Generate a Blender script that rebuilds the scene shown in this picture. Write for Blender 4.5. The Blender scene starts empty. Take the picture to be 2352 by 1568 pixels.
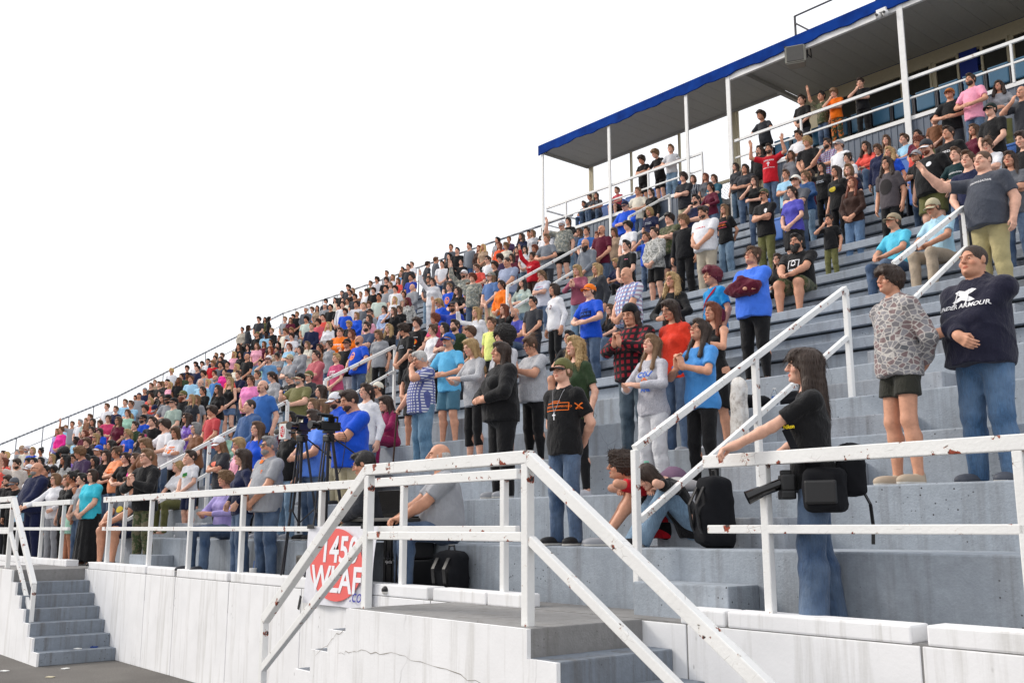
import bpy, bmesh, math, random
import numpy as np
from mathutils import Vector, Matrix
from mathutils.bvhtree import BVHTree

SC = bpy.context.scene
COL = SC.collection
RAD = math.radians
random.seed(11)

# ---------------------------------------------------------------- camera, sky, sun, exposure
cam_data = bpy.data.cameras.new('camera')
cam = bpy.data.objects.new('camera', cam_data)
COL.objects.link(cam)
SC.camera = cam
EYE = 1.91
YAW, PITCH = 40.5, 10.67            # degrees: turned from straight along the stand towards it, tilted up
cam_data.sensor_width = 36.0
cam_data.lens = 2277 / 2352 * 36.0
cam_data.clip_start = 0.1
cam_data.clip_end = 2000
cam.location = (0, 0, EYE)
h = Vector((-math.cos(RAD(YAW)), math.sin(RAD(YAW)), 0))
fwd = h * math.cos(RAD(PITCH)) + Vector((0, 0, math.sin(RAD(PITCH))))
cam.rotation_euler = fwd.to_track_quat('-Z', 'Y').to_euler()

SUN_EL, SUN_AZ = 38.0, 228.0        # the sun behind thin cloud, over the field on the left
world = bpy.data.worlds.new('World')
SC.world = world
world.use_nodes = True
wn = world.node_tree.nodes; wl = world.node_tree.links
wn.clear()
sky = wn.new('ShaderNodeTexSky'); sky.sky_type = 'NISHITA'; sky.sun_disc = False
sky.sun_elevation = RAD(SUN_EL); sky.sun_rotation = RAD(SUN_AZ); sky.dust_density = 5; sky.air_density = 1.0
mix = wn.new('ShaderNodeMix'); mix.data_type = 'RGBA'
mix.inputs[0].default_value = 0.86
mix.inputs[7].default_value = (12.4, 12.5, 12.9, 1)     # bright even cloud
bg = wn.new('ShaderNodeBackground'); bg.inputs[1].default_value = 0.10
wo = wn.new('ShaderNodeOutputWorld')
wl.new(sky.outputs[0], mix.inputs[6]); wl.new(mix.outputs[2], bg.inputs[0]); wl.new(bg.outputs[0], wo.inputs[0])

sun_data = bpy.data.lights.new('sun', 'SUN')
sun_data.energy = 2.0
sun_data.angle = RAD(14)
sun_data.color = (1.0, 0.93, 0.84)
sun = bpy.data.objects.new('sun', sun_data)
COL.objects.link(sun)
sd = Vector((-0.80, -0.42, 0.62)).normalized()
sun.rotation_euler = (-sd).to_track_quat('-Z', 'Y').to_euler()

SC.view_settings.view_transform = 'Standard'
SC.view_settings.look = 'None'
SC.view_settings.exposure = 0.15
SC.view_settings.gamma = 1.0
SC.view_settings.use_curve_mapping = False

# ---------------------------------------------------------------- materials
def lin(c):
    return tuple((x/255/12.92 if x/255 <= .04045 else ((x/255+.055)/1.055)**2.4) for x in c[:3])

MAT = {}
class N:
    """small helper to wire shader nodes"""
    def __init__(self, name):
        self.m = bpy.data.materials.new(name); self.m.use_nodes = True
        self.t = self.m.node_tree; self.t.nodes.clear()
        self.out = self.t.nodes.new('ShaderNodeOutputMaterial')
        self.b = self.t.nodes.new('ShaderNodeBsdfPrincipled')
        self.t.links.new(self.b.outputs[0], self.out.inputs[0])
        MAT[name] = self.m
    def n(self, typ, **kw):
        x = self.t.nodes.new('ShaderNode' + typ)
        for k, v in kw.items(): setattr(x, k, v)
        return x
    def put(self, sock, v):
        if isinstance(v, bpy.types.NodeSocket): self.t.links.new(v, sock)
        elif v is not None:
            if isinstance(v, tuple) and len(v) == 3 and sock.type == 'RGBA': v = v + (1,)
            sock.default_value = v
    def coord(self, kind='Object', scale=(1,1,1), loc=(0,0,0), rot=(0,0,0)):
        c = self.n('TexCoord'); m = self.n('Mapping')
        self.t.links.new(c.outputs[kind], m.inputs[0])
        m.inputs['Scale'].default_value = scale; m.inputs['Location'].default_value = loc; m.inputs['Rotation'].default_value = rot
        return m.outputs[0]
    def noise(self, vec, scale=5, detail=4, rough=.55, w=None):
        x = self.n('TexNoise'); self.put(x.inputs['Vector'], vec)
        x.inputs['Scale'].default_value = scale; x.inputs['Detail'].default_value = detail; x.inputs['Roughness'].default_value = rough
        return x.outputs[0]
    def vor(self, vec, scale=5, feature='F1', rnd=1.0, out=0):
        x = self.n('TexVoronoi', feature=feature); self.put(x.inputs['Vector'], vec)
        x.inputs['Scale'].default_value = scale; x.inputs['Randomness'].default_value = rnd
        return x.outputs[out]
    def wave(self, vec, scale, axis='Z', dist=0, prof='SIN'):
        x = self.n('TexWave', wave_type='BANDS', bands_direction=axis, wave_profile=prof); self.put(x.inputs['Vector'], vec)
        x.inputs['Scale'].default_value = scale; x.inputs['Distortion'].default_value = dist
        return x.outputs['Fac']
    def ramp(self, fac, stops, interp='LINEAR'):
        x = self.n('ValToRGB'); self.put(x.inputs[0], fac); r = x.color_ramp; r.interpolation = interp
        while len(r.elements) < len(stops): r.elements.new(0.5)
        for e, (p, c) in zip(r.elements, stops):
            e.position = p; e.color = (c if isinstance(c, tuple) else (c, c, c)) + (1,)
        return x.outputs[0]
    def mix(self, f, a, b, mode='MIX'):
        x = self.n('Mix', data_type='RGBA', blend_type=mode)
        self.put(x.inputs[0], f); self.put(x.inputs[6], a); self.put(x.inputs[7], b)
        return x.outputs[2]
    def math(self, op, a, b=None, c=None):
        x = self.n('Math', operation=op); self.put(x.inputs[0], a)
        if b is not None: self.put(x.inputs[1], b)
        if c is not None: self.put(x.inputs[2], c)
        return x.outputs[0]
    def objcol(self): return self.n('ObjectInfo').outputs['Color']
    def rand(self): return self.n('ObjectInfo').outputs['Random']
    def bump(self, height, strength=.3, dist=.02):
        x = self.n('Bump'); self.put(x.inputs['Height'], height)
        x.inputs['Strength'].default_value = strength; x.inputs['Distance'].default_value = dist
        self.t.links.new(x.outputs[0], self.b.inputs['Normal'])
    def fin(self, col=None, rough=.7, spec=.5, metal=0.0):
        self.put(self.b.inputs['Base Color'], col); self.put(self.b.inputs['Roughness'], rough)
        self.b.inputs['Specular IOR Level'].default_value = spec; self.b.inputs['Metallic'].default_value = metal
        return self.m

def plain(name, rgb, rough=.6, spec=.4, metal=0.0, var=.06):
    s = N(name)
    c = s.noise(s.coord('Object'), 14, 3)
    a = lin(rgb)
    s.fin(s.mix(c, tuple(x*(1-var*2) for x in a), tuple(min(1, x*(1+var*2)) for x in a)), rough, spec, metal)
    return s.m

# skin: object colour times the face paint of the mesh
s = N('skin')
t = s.n('Attribute', attribute_name='tint')
mot = s.ramp(s.noise(s.coord('Object'), 30, 3), [(.3, .88), (.7, 1.06)])
s.fin(s.mix(1.0, s.mix(1.0, s.objcol(), t.outputs[0], 'MULTIPLY'), mot, 'MULTIPLY'), .5, .35)
s.b.inputs['Subsurface Weight'].default_value = 0.0

def cloth(name, build, rough=.88, bump=.75):
    s = N(name)
    v = s.coord('Object')
    col = build(s, v)
    wr = s.noise(s.coord('Object', (1.0, 1.0, .6)), 16, 3, .6)
    we = s.noise(v, 260, 1)
    shade = s.ramp(s.noise(v, 7, 3), [(.25, .86), (.75, 1.08)])
    s.fin(s.mix(1.0, col, shade, 'MULTIPLY'), rough, .2)
    s.b.inputs['Sheen Weight'].default_value = .12
    s.bump(s.math('ADD', wr, s.math('MULTIPLY', we, .06)), bump, .03)
    return s.m

cloth('cloth', lambda s, v: s.objcol())
cloth('heather', lambda s, v: s.mix(s.ramp(s.noise(s.coord('Object', (1,1,.35)), 190, 2, .7), [(.38, 0.0), (.62, 1.0)]), s.objcol(), s.mix(.45, s.objcol(), (.8,.8,.82))))
def _denim(s, v):
    st = s.noise(s.coord('Object', (1,1,.12)), 120, 2, .7)
    fade = s.ramp(s.noise(s.coord('Object', (1,1,.7)), 5, 2), [(.35, 0.0), (.7, .55)])
    base = s.mix(.30, s.objcol(), (.06,.075,.10))
    a = s.mix(s.ramp(st, [(.3, .55), (.7, 0.0)]), base, (.02,.028,.045))
    return s.mix(fade, a, s.mix(.40, base, (.40,.50,.60)))
cloth('denim', _denim, .9, .8)
def _stripe(scale, c2, lo=.45):
    return lambda s, v: s.mix(s.ramp(s.wave(v, scale, 'Z'), [(lo, 0.0), (lo+.1, 1.0)]), s.objcol(), c2)
cloth('stripe_white', _stripe(14, (.75,.75,.74)))
cloth('stripe_black', _stripe(16, (.02,.02,.025)))
cloth('stripe_dark', _stripe(9, (.006,.007,.010), .5))
cloth('stripe_pink', _stripe(22, (.45,.12,.16), .7))
def _plaid(sc, ca, cb, cc):
    def f(s, v):
        a = s.ramp(s.wave(v, sc, 'X'), [(.5, 0.0), (.6, 1.0)]); b = s.ramp(s.wave(v, sc, 'Z'), [(.5, 0.0), (.6, 1.0)])
        x = s.mix(a, ca, cb)
        y = s.mix(b, x, cc)
        return s.mix(.5, s.mix(a, y, cb), y)
    return f
cloth('plaid_check', _plaid(7.5, (.72,.73,.78), (.10,.12,.32), (.12,.14,.36)))
cloth('plaid_madras', _plaid(4.6, (.72,.76,.82), (.16,.25,.52), (.42,.30,.40)))
cloth('plaid_flannel', _plaid(4.2, (.30,.012,.025), (.012,.010,.012), (.016,.008,.012)))
cloth('plaid_blue', _plaid(6, (.10,.18,.42), (.45,.50,.62), (.30,.05,.07)))
cloth('plaid_dark', _plaid(5, (.02,.03,.05), (.35,.37,.40), (.05,.06,.09)))
cloth('plaid_red', _plaid(6, (.55,.40,.42), (.32,.05,.08), (.20,.22,.30)))
def _camo(cols, sc):
    def f(s, v):
        n = s.noise(v, sc, 3, .6)
        k = len(cols); st = [(0.0, cols[0])] + [(.36 + .28*i/(k-1), c) for i, c in enumerate(cols[1:])]
        return s.ramp(n, st, 'CONSTANT')
    return f
cloth('camo_green', _camo([(.030,.032,.018), (.10,.10,.05), (.05,.07,.03), (.16,.14,.09)], 9))
cloth('camo_pale', _camo([(.10,.11,.07), (.30,.29,.24), (.17,.20,.20), (.46,.44,.36)], 16))
cloth('camo_snow', _camo([(.14,.15,.14), (.42,.42,.40), (.55,.55,.53), (.26,.26,.24)], 13))
cloth('camo_navy', _camo([(.03,.045,.07), (.12,.15,.18), (.06,.09,.13), (.22,.24,.26)], 18))
cloth('camo_orange', _camo([(.02,.02,.015), (.10,.09,.05), (.03,.05,.02), (.55,.16,.04)], 8))
def _duck(s, v):
    d = s.vor(s.coord('Object', (1,1,1.45)), 18, 'DISTANCE_TO_EDGE')
    c = s.n('TexVoronoi', feature='F1'); s.put(c.inputs['Vector'], s.coord('Object', (1,1,1.45))); c.inputs['Scale'].default_value = 18
    cell = s.ramp(c.outputs['Color'], [(0.0, (.20,.19,.20)), (.40, (.23,.165,.165)), (.62, (.27,.26,.275)), (.85, (.15,.155,.165))], 'CONSTANT')
    return s.mix(s.ramp(d, [(.05, 1.0), (.09, 0.0)]), cell, (.52,.49,.46))
cloth('camo_duck', _duck)
cloth('floral', lambda s, v: s.mix(s.ramp(s.vor(v, 30), [(.18, 1.0), (.26, 0.0)]), s.objcol(), (.40,.06,.10)))
cloth('tie_dye', lambda s, v: s.mix(s.ramp(s.noise(v, 7, 2), [(.42, 0.0), (.62, 1.0)]), s.objcol(), (.70,.66,.80)))
cloth('wash', lambda s, v: s.mix(s.ramp(s.noise(v, 12, 4, .7), [(.42, 0.0), (.6, .8)]), s.objcol(), (.012,.012,.016)))

s = N('hair')
st = s.noise(s.coord('Object', (1,1,.10)), 130, 3, .7)
s.fin(s.mix(s.ramp(st, [(.28, 1.0), (.72, 0.0)]), s.mix(.05, s.objcol(), (.5,.42,.35)), s.mix(1.0, s.objcol(), (.5,.47,.45), 'MULTIPLY')), .5, .35)
s.bump(st, .6, .006)

s = N('shoe'); s.fin(s.objcol(), .6, .4)
plain('sole', (215,212,205), .7)
plain('frame_black', (18,18,20), .3, .5)
s = N('lens_dark'); s.fin((.012,.010,.012), .12, .6)
s = N('print'); s.fin(s.objcol(), .85, .15)

def tube(bm, a, b, r, n=6, r2=None):
    a = Vector(a); b = Vector(b); d = (b - a)
    if d.length < 1e-6: return
    q = d.normalized().to_track_quat('Z', 'Y')
    r2 = r if r2 is None else r2
    va, vb = [], []
    for i in range(n):
        t = 2*math.pi*i/n
        o = Vector((math.cos(t), math.sin(t), 0))
        va.append(bm.verts.new(a + q @ (o*r))); vb.append(bm.verts.new(b + q @ (o*r2)))
    for i in range(n):
        j = (i+1) % n
        bm.faces.new((va[i], va[j], vb[j], vb[i]))
    bm.faces.new(va[::-1]); bm.faces.new(vb)

def link(name, me, parent=None, loc=(0,0,0), rot=(0,0,0), scale=(1,1,1), color=None):
    o = bpy.data.objects.new(name, me); COL.objects.link(o)
    o.location = loc; o.rotation_euler = rot; o.scale = scale
    if parent is not None: o.parent = parent
    if color is not None: o.color = tuple(color) + (1,)
    return o

def setmat(o, m):
    """an object's own material on a mesh that others share"""
    o.material_slots[0].link = 'OBJECT'; o.material_slots[0].material = m

# ---------------------------------------------------------------- surfaces of the stand
def concrete(name, rgb, pits=1.0, dirt=.5):
    s = N(name); v = s.coord('Object'); a = lin(rgb)
    big = s.ramp(s.noise(v, .9, 5, .6), [(.3, tuple(x*.80 for x in a)), (.7, tuple(min(1, x*1.12) for x in a))])
    fine = s.ramp(s.noise(v, 22, 4, .65), [(.3, .90), (.7, 1.07)])
    c = s.mix(1.0, big, fine, 'MULTIPLY')
    streak = s.ramp(s.noise(s.coord('Object', (3.2, 3.2, .22)), 2.2, 4, .65), [(.50, 0.0), (.74, dirt)])
    c = s.mix(streak, c, (.10, .085, .07))
    pit = s.math('MULTIPLY', s.ramp(s.vor(v, 19), [(.09, 1.0), (.14, 0.0)]), s.ramp(s.noise(v, 2.1, 3), [(.50, 0.0), (.60, pits)]))
    c = s.mix(pit, c, (.035, .032, .03))
    crack = s.math('MULTIPLY', s.ramp(s.vor(s.mix(.12, v, s.n('TexNoise').outputs[1]), .8, 'DISTANCE_TO_EDGE'), [(.0015, .5), (.004, 0.0)]), s.ramp(s.noise(v, .55, 2), [(.56, 0.0), (.62, 1.0)]))
    c = s.mix(crack, c, (.06, .055, .05))
    s.fin(c, .82, .25)
    s.bump(s.math('SUBTRACT', s.noise(v, 60, 3), s.math('ADD', pit, crack)), .35, .012)
    return s.m
concrete('concrete_blue', (158, 166, 175), 1.0, .5)
concrete('concrete_tread', (160, 165, 172), .5, .6)
concrete('concrete_floor', (140, 139, 138), .4, .45)
concrete('concrete_step', (132, 140, 150), 1.0, .7)
concrete('plank_grey', (152, 160, 170), .15, .35)

def paint(name, rgb, rust=1.0, wall=False):
    s = N(name); v = s.coord('Object'); a = lin(rgb)
    c = s.ramp(s.noise(v, 2.2, 4, .6), [(.3, tuple(x*.90 for x in a)), (.7, a)])
    if wall:
        st = s.ramp(s.noise(s.coord('Object', (2.4, 2.4, .16)), 2.6, 5, .7), [(.53, 0.0), (.76, .5)])
        c = s.mix(st, c, (.34, .32, .27))
        sp = s.math('MULTIPLY', s.ramp(s.vor(s.coord('Object', (1, 1, .45)), 17), [(.07, 1.0), (.16, 0.0)]), s.ramp(s.noise(v, 1.3, 4, .6), [(.56, 0.0), (.66, .85)]))
        c = s.mix(sp, c, (.07, .06, .05))
        cr = s.math('MULTIPLY', s.ramp(s.vor(s.mix(.16, v, s.n('TexNoise').outputs[1]), .75, 'DISTANCE_TO_EDGE'), [(.0008, .35), (.0025, 0.0)]), s.ramp(s.noise(v, .8, 2), [(.60, 0.0), (.68, 1.0)]))
        c = s.mix(cr, c, (.10, .09, .08))
        s.bump(s.math('SUBTRACT', s.noise(v, 45, 4), s.math('ADD', cr, sp)), .16, .008)
        s.fin(c, .75, .3)
    else:
        n = s.noise(v, 9, 5, .62)
        chip = s.ramp(n, [(.642 - .012*rust, 0.0), (.655 - .012*rust, 1.0)])
        edge = s.ramp(n, [(.612 - .012*rust, 0.0), (.642 - .012*rust, .35)])
        c = s.mix(edge, c, (.55, .47, .36))
        rc = s.ramp(s.noise(v, 33, 3), [(.40, (.035, .028, .026)), (.52, (.34, .055, .022)), (.7, (.16, .05, .03))])
        c = s.mix(s.math('MULTIPLY', chip, min(1, rust)), c, rc)
        ck = s.math('MULTIPLY', s.ramp(s.vor(v, 14, 'DISTANCE_TO_EDGE'), [(.012, .5), (.03, 0.0)]), s.ramp(s.noise(v, 4, 2), [(.58, 0.0), (.66, 1.0)]))
        c = s.mix(ck, c, (.22, .19, .16))
        s.fin(c, .55, .35)
        s.bump(s.math('SUBTRACT', s.noise(v, 40, 3), s.math('ADD', s.math('MULTIPLY', chip, 2.0), ck)), .4, .006)
    return s.m
paint('white_rail', (236, 236, 234), 1.0)
paint('white_rail_clean', (232, 233, 232), .3)
paint('white_wall', (240, 240, 241), 0, True)
plain('white_metal', (226, 226, 224), .5)
plain('cream_frame', (196, 186, 158), .6)
plain('soffit', (172, 172, 168), .6)
plain('steel_grey', (150, 152, 156), .45, .5)
plain('panel_blue_grey', (88, 98, 112), .5, .5)
s = N('fascia_blue'); v = s.coord('Object')
c = s.ramp(s.noise(v, 3, 4), [(.3, lin((6, 42, 112))), (.7, lin((12, 62, 146)))])
rs = s.ramp(s.noise(v, 5, 4, .6), [(.73, 0.0), (.75, .7)])
s.fin(s.mix(rs, c, (.16, .05, .03)), .85, .08)
plain('seat_teal', (42, 92, 122), .45, .5)
plain('seat_blue', (62, 112, 190), .45, .5)
plain('door_blue', (20, 44, 128), .5)
plain('black_plastic', (22, 22, 24), .45, .5)
plain('dark_metal', (40, 40, 46), .4, .5, .3)
plain('dark_cloth', (22, 23, 27), .9, .2)
plain('speaker_grey', (150, 148, 138), .7)
plain('lens_black', (8, 8, 10), .15, .6)
plain('wood_cane', (70, 44, 26), .5)
plain('case_grey', (86, 84, 80), .55)
plain('mint_steel', (128, 210, 180), .35, .5)
plain('foam_white', (225, 225, 222), .8)
plain('screen_black', (14, 14, 16), .2, .5)
plain('mauve_cloth', (110, 85, 108), .9)
plain('blanket_grey', (168, 166, 166), .95)
s = N('marble_pad'); v = s.coord('Object')
s.fin(s.ramp(s.noise(v, 11, 6, .7), [(.38, (.75, .74, .71)), (.52, (.62, .59, .55)), (.66, (.33, .30, .27))]), .7, .3)
s = N('glass_window'); s.fin((.035, .034, .028), .08, .6)
s = N('clear_plastic'); s.fin((.72, .78, .82), .1, .5); s.b.inputs['Transmission Weight'].default_value = .75
s = N('asphalt'); v = s.coord('Object')
c = s.ramp(s.noise(v, .7, 5), [(.3, (.105, .098, .092)), (.7, (.17, .16, .148))])
c = s.mix(1.0, c, s.ramp(s.noise(v, 60, 3), [(.3, .7), (.7, 1.25)]), 'MULTIPLY')
s.fin(c, .9, .2); s.bump(s.noise(v, 90, 3), .5, .01)
s = N('twist_rail'); v = s.coord('Object')
s.fin(s.mix(s.ramp(s.wave(s.coord('Object', rot=(0, .5, 0)), 2.6, 'DIAGONAL'), [(.42, 0.0), (.58, 1.0)]), (.20, .21, .23), (.46, .47, .49)), .5, .5)

# ---------------------------------------------------------------- building helpers
def empty(name, label, cat, loc=(0, 0, 0), group=None, rot=0):
    o = bpy.data.objects.new(name, None); COL.objects.link(o)
    o.location = loc; o.rotation_euler = (0, 0, rot); o.empty_display_size = .2
    o['label'] = label; o['category'] = cat
    if group: o['group'] = group
    return o
def tag(o, label, cat, group=None, kind=None):
    if label: o['label'] = label
    if cat: o['category'] = cat
    if group: o['group'] = group
    if kind: o['kind'] = kind
    return o
def box(bm, lo, hi, bev=0.0):
    lo = Vector(lo); hi = Vector(hi)
    r = bmesh.ops.create_cube(bm, size=1.0)
    vs = r['verts']
    for v in vs:
        v.co = Vector(((v.co.x+.5)*(hi.x-lo.x)+lo.x, (v.co.y+.5)*(hi.y-lo.y)+lo.y, (v.co.z+.5)*(hi.z-lo.z)+lo.z))
    if bev > 0:
        es = list({e for v in vs for e in v.link_edges})
        bmesh.ops.bevel(bm, geom=es, offset=bev, segments=2, affect='EDGES', profile=.6)
def bar(bm, a, b, w, hgt, bev=.006, up=(0, 0, 1)):
    """a square bar from a to b"""
    a = Vector(a); b = Vector(b); d = b - a; L = d.length; x = d.normalized()
    u = Vector(up); s_ = x.cross(u)
    if s_.length < 1e-4: s_ = Vector((1, 0, 0))
    s_.normalize(); u = s_.cross(x).normalized()
    t = bmesh.new(); box(t, (0, -w/2, -hgt/2), (L, w/2, hgt/2), bev)
    M = Matrix(((x.x, s_.x, u.x, a.x), (x.y, s_.y, u.y, a.y), (x.z, s_.z, u.z, a.z), (0, 0, 0, 1)))
    t.transform(M)
    me = bpy.data.meshes.new('t'); t.to_mesh(me); t.free(); bm.from_mesh(me); bpy.data.meshes.remove(me)
def done(name, bm, mats, parent=None, smooth=False):
    me = bpy.data.meshes.new(name)
    bmesh.ops.recalc_face_normals(bm, faces=bm.faces)
    bm.to_mesh(me); bm.free()
    for m in (mats if isinstance(mats, (list, tuple)) else [mats]): me.materials.append(MAT[m])
    if smooth: me.polygons.foreach_set('use_smooth', [True]*len(me.polygons))
    o = bpy.data.objects.new(name, me); COL.objects.link(o)
    if parent is not None: o.parent = parent
    return o
def boxo(name, lo, hi, mat, parent=None, bev=.006):
    """a box whose origin sits at its own middle bottom"""
    c = Vector(((lo[0]+hi[0])/2, (lo[1]+hi[1])/2, lo[2]))
    bm = bmesh.new(); box(bm, Vector(lo)-c, Vector(hi)-c, bev)
    o = done(name, bm, mat, parent)
    o.location = c - (parent.location if parent is not None and parent.type == 'EMPTY' else Vector((0, 0, 0)))
    return o
def prism(bm, pts, x0, x1):
    """an outline in y,z swept along x"""
    a = [bm.verts.new((x0, p[0], p[1])) for p in pts]; b = [bm.verts.new((x1, p[0], p[1])) for p in pts]
    n = len(pts)
    for i in range(n): bm.faces.new((a[i], a[(i+1) % n], b[(i+1) % n], b[i]))
    bm.faces.new(a[::-1]); bm.faces.new(b)

# ---------------------------------------------------------------- the ground
bm = bmesh.new(); bmesh.ops.create_grid(bm, x_segments=2, y_segments=2, size=400)
g = done('ground', bm, 'asphalt'); g['kind'] = 'structure'

# ---------------------------------------------------------------- the grandstand
FLOOR = 1.28
def rowy(k): return 6.02 + (min(k, 10)-1)*.91 + max(k-10, 0)*.68
def rowz(k):
    if k == 0: return FLOOR
    return 1.76 + (min(k, 10)-1)*.47 + max(k-10, 0)*.434 + (.2 if k > 19 else 0)
def endx(y): return -42.2
XR = 4.2
gs = empty('grandstand', 'long tiered concrete grandstand with grey-blue rows full of people', 'grandstand')
boxo('walkway', (-62, 5.455, 0.9), (XR, 6.02, FLOOR), 'concrete_floor', gs, 0)
for k in range(1, 21):
    y0, y1, z0, z1 = rowy(k), rowy(k+1), rowz(k-1), rowz(k)
    xl = min(-60, 0) if k < 4 else endx(y0)
    xr = XR if k < 19 else -22.2
    if k == 20: y1 = 22.2
    if k == 18: y1 = 19.93
    if k <= 5:
        bm = bmesh.new()
        prism(bm, [(y0, z0-.25), (y0, z1-.014), (y0+.004, z1-.004), (y0+.014, z1), (y1+.3, z1), (y1+.3, z0-.25)], xl, xr)
        done('tier', bm, 'concrete_blue', gs)
    else:
        bm = bmesh.new(); prism(bm, [(y0, z0-.3), (y0, z1-.155), (y0+.2, z1-.155), (y0+.2, z0-.3)], xl, xr)
        done('riser', bm, 'concrete_blue', gs)
        bm = bmesh.new()
        prism(bm, [(y0-.085, z1-.125), (y0-.085, z1-.010), (y0-.075, z1), (y1+.1, z1), (y1+.1, z1-.125)], xl, xr)
        done('tread_slab', bm, 'plank_grey', gs)
    # half steps of the two aisles in view
    for x0, x1 in ((-5.78, -4.50), (-16.25, -15.0)):
        if k == 1: x0, x1 = (x0+.55, x1+.15)
        if k < 19:
            hz = (z0+z1)/2
            boxo('step_block', (x0, y0-.36, z0-.02), (x1, y0-.004 if k <= 5 else y0-.09, hz), 'concrete_tread' if k != 1 else 'concrete_blue', gs, .012)
boxo('back_wall', (-42.2, 22.22, 0), (-22.3, 22.4, 10.2), 'concrete_blue', gs, 0)

# ---------------------------------------------------------------- front wall with its curb
wall = empty('front_wall', 'low white painted concrete wall under the lower railing', 'wall')
joints = [-62, -50, -41, -34, -28, -23.5, -19.3, -17.0, -14.42, -13.36, -11.7, -9.9, -7.52, -4.55, -2.88, -.6, 1.8, XR]
for a, b in zip(joints, joints[1:]):
    boxo('wall_panel', (a+.006, 5.45, 0), (b-.006, 5.64, 1.268), 'white_wall', wall, .008)
for a, b in ((-62, -50), (-50, -41), (-41, -34), (-34, -28), (-28, -23.5), (-23.5, -18.75), (-18.72, -18.06), (-16.95, -14.46), (-14.38, -13.4), (-13.32, -11.76), (-11.66, -7.56), (-7.48, -6.72), (-6.70, -6.26), (-4.60, -4.22), (-4.20, -2.93), (-2.84, 1.8), (1.82, XR)):
    boxo('curb', (a, 5.447, 1.271), (b, 5.655, 1.385 - random.random()*.012), 'white_wall', wall, .014)

# ---------------------------------------------------------------- the two stairs along the wall
def stair(xr, lab, left=True):
    """a landing against the wall with seven risers down to the right and seven down to the left"""
    st = empty('staircase', lab, 'staircase', (xr-1.1, 4.9, 0))
    L = 2.2; run = .275; R = FLOOR/7; y0, y1 = 4.385, 5.447
    boxo('landing', (xr-L, y0, 1.0), (xr, y1, FLOOR-.002), 'concrete_floor', st, .008)
    for i in range(1, 7):
        z = FLOOR - i*R
        boxo('step', (xr+(i-1)*run+.002, y0, 0), (xr+i*run, y1, z), 'concrete_step', st, .012)
        boxo('step', (xr-L-i*run, y0, 0), (xr-L-(i-1)*run-.002, y1, z), 'concrete_step', st, .012)
    boxo('riser_block', (xr-L+.01, y0+.004, 0), (xr-.003, y1, 1.0), 'concrete_step', st, 0)
    # stepped white outer wall
    bm = bmesh.new()
    def pr(x0, x1, z): box(bm, (x0, y0-.035, 0), (x1, y0-.002, z-.004), 0)
    pr(xr-L-.005, xr+.004, FLOOR)
    for i in range(1, 7):
        z = FLOOR - i*R
        pr(xr+(i-1)*run+.0045, xr+i*run+.004, z); pr(xr-L-i*run-.005, xr-L-(i-1)*run-.0055, z)
    o = done('side_wall', bm, 'white_wall', st); o.location = -st.location
    return st
stair(-4.95, 'near concrete stairs with white side wall, steps down both ways')
stair(-17.05, 'far grey concrete stairs running down along the white wall')

def crack(par, pts, y, seed):
    rnd = random.Random(seed); bm = bmesh.new(); prev = None
    P3 = []
    for (a, b) in zip(pts, pts[1:]):
        for j in range(7):
            t = j/7; P3.append((a[0]+(b[0]-a[0])*t + rnd.uniform(-.012, .012), a[1]+(b[1]-a[1])*t + rnd.uniform(-.014, .014)))
    for x, z in P3:
        w = rnd.uniform(.0006, .0024)
        cur = (bm.verts.new((x, y, z-w)), bm.verts.new((x, y, z+w)))
        if prev: bm.faces.new((prev[0], cur[0], cur[1], prev[1]))
        prev = cur
    o = done('crack', bm, 'crack_dark', par); o.location = -par.location
plain('crack_dark', (122, 114, 100), .9)
near_st = [o for o in COL.objects if o.name == 'staircase'][0]
crack(near_st, [(-7.24, .92), (-6.98, .965), (-6.5, .985), (-6.05, .965), (-5.48, .895), (-5.0, .86)], 4.3465, 3)
crack(near_st, [(-7.62, .86), (-7.36, 1.02), (-7.1, 1.16)], 4.3465, 5)

def rail_thing(name, lab, cat='railing', group=None, loc=(0, 0, 0)):
    return empty(name, lab, cat, loc, group)
def piece(name, parent, a, b, w, hgt, mat='white_rail', bev=.007, up=(0, 0, 1)):
    bm = bmesh.new(); a = Vector(a); b = Vector(b); bar(bm, Vector((0, 0, 0)), b-a, w, hgt, bev, up)
    o = done(name, bm, mat, parent); o.location = a - parent.location
    return o

# handrail on the outer edge of a landing
def handrail(x1, x0, lab, slopeL=1.74, slopeR=1.60):
    hr = rail_thing('handrail', lab, 'handrail', None, (x1, 4.45, FLOOR))
    y = 4.46; zt, zm = 2.385, 1.855
    for x in (x1, x0):
        piece('post', hr, (x, y, FLOOR-.003), (x, y, zt-.045), .066, .066, up=(0, 1, 0))
    piece('top_rail', hr, (x0-.03, y, zt), (x1+.03, y, zt), .075, .088)
    piece('mid_rail', hr, (x0+.034, y-.002, zm), (x1-.034, y-.002, zm), .058, .064)
    dl = (x0-slopeL, zt-1.31); dr = (x1+slopeR+.40, zt-1.31)
    piece('sloped_rail', hr, (x0-.02, y, zt-.006), (dl[0], y, dl[1]), .072, .084)
    piece('sloped_rail', hr, (x1+.02, y, zt-.006), (dr[0], y, dr[1]), .072, .084)
    piece('sloped_rail', hr, (x0-.034, y-.002, zm-.02), (dl[0], y-.002, dl[1]-.44), .052, .064)
    piece('sloped_rail', hr, (x1+.034, y-.002, zm-.02), (dr[0], y-.002, dr[1]-.44), .052, .064)
    piece('post', hr, (dl[0], y+.001, .0), (dl[0], y+.001, dl[1]+.01), .060, .060, up=(0, 1, 0))
    piece('post', hr, (dr[0], y+.001, .0), (dr[0], y+.001, dr[1]+.01), .060, .060, up=(0, 1, 0))
handrail(-5.06, -7.03, 'peeling white steel handrail on the near stair landing', 1.74, 1.5)
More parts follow.
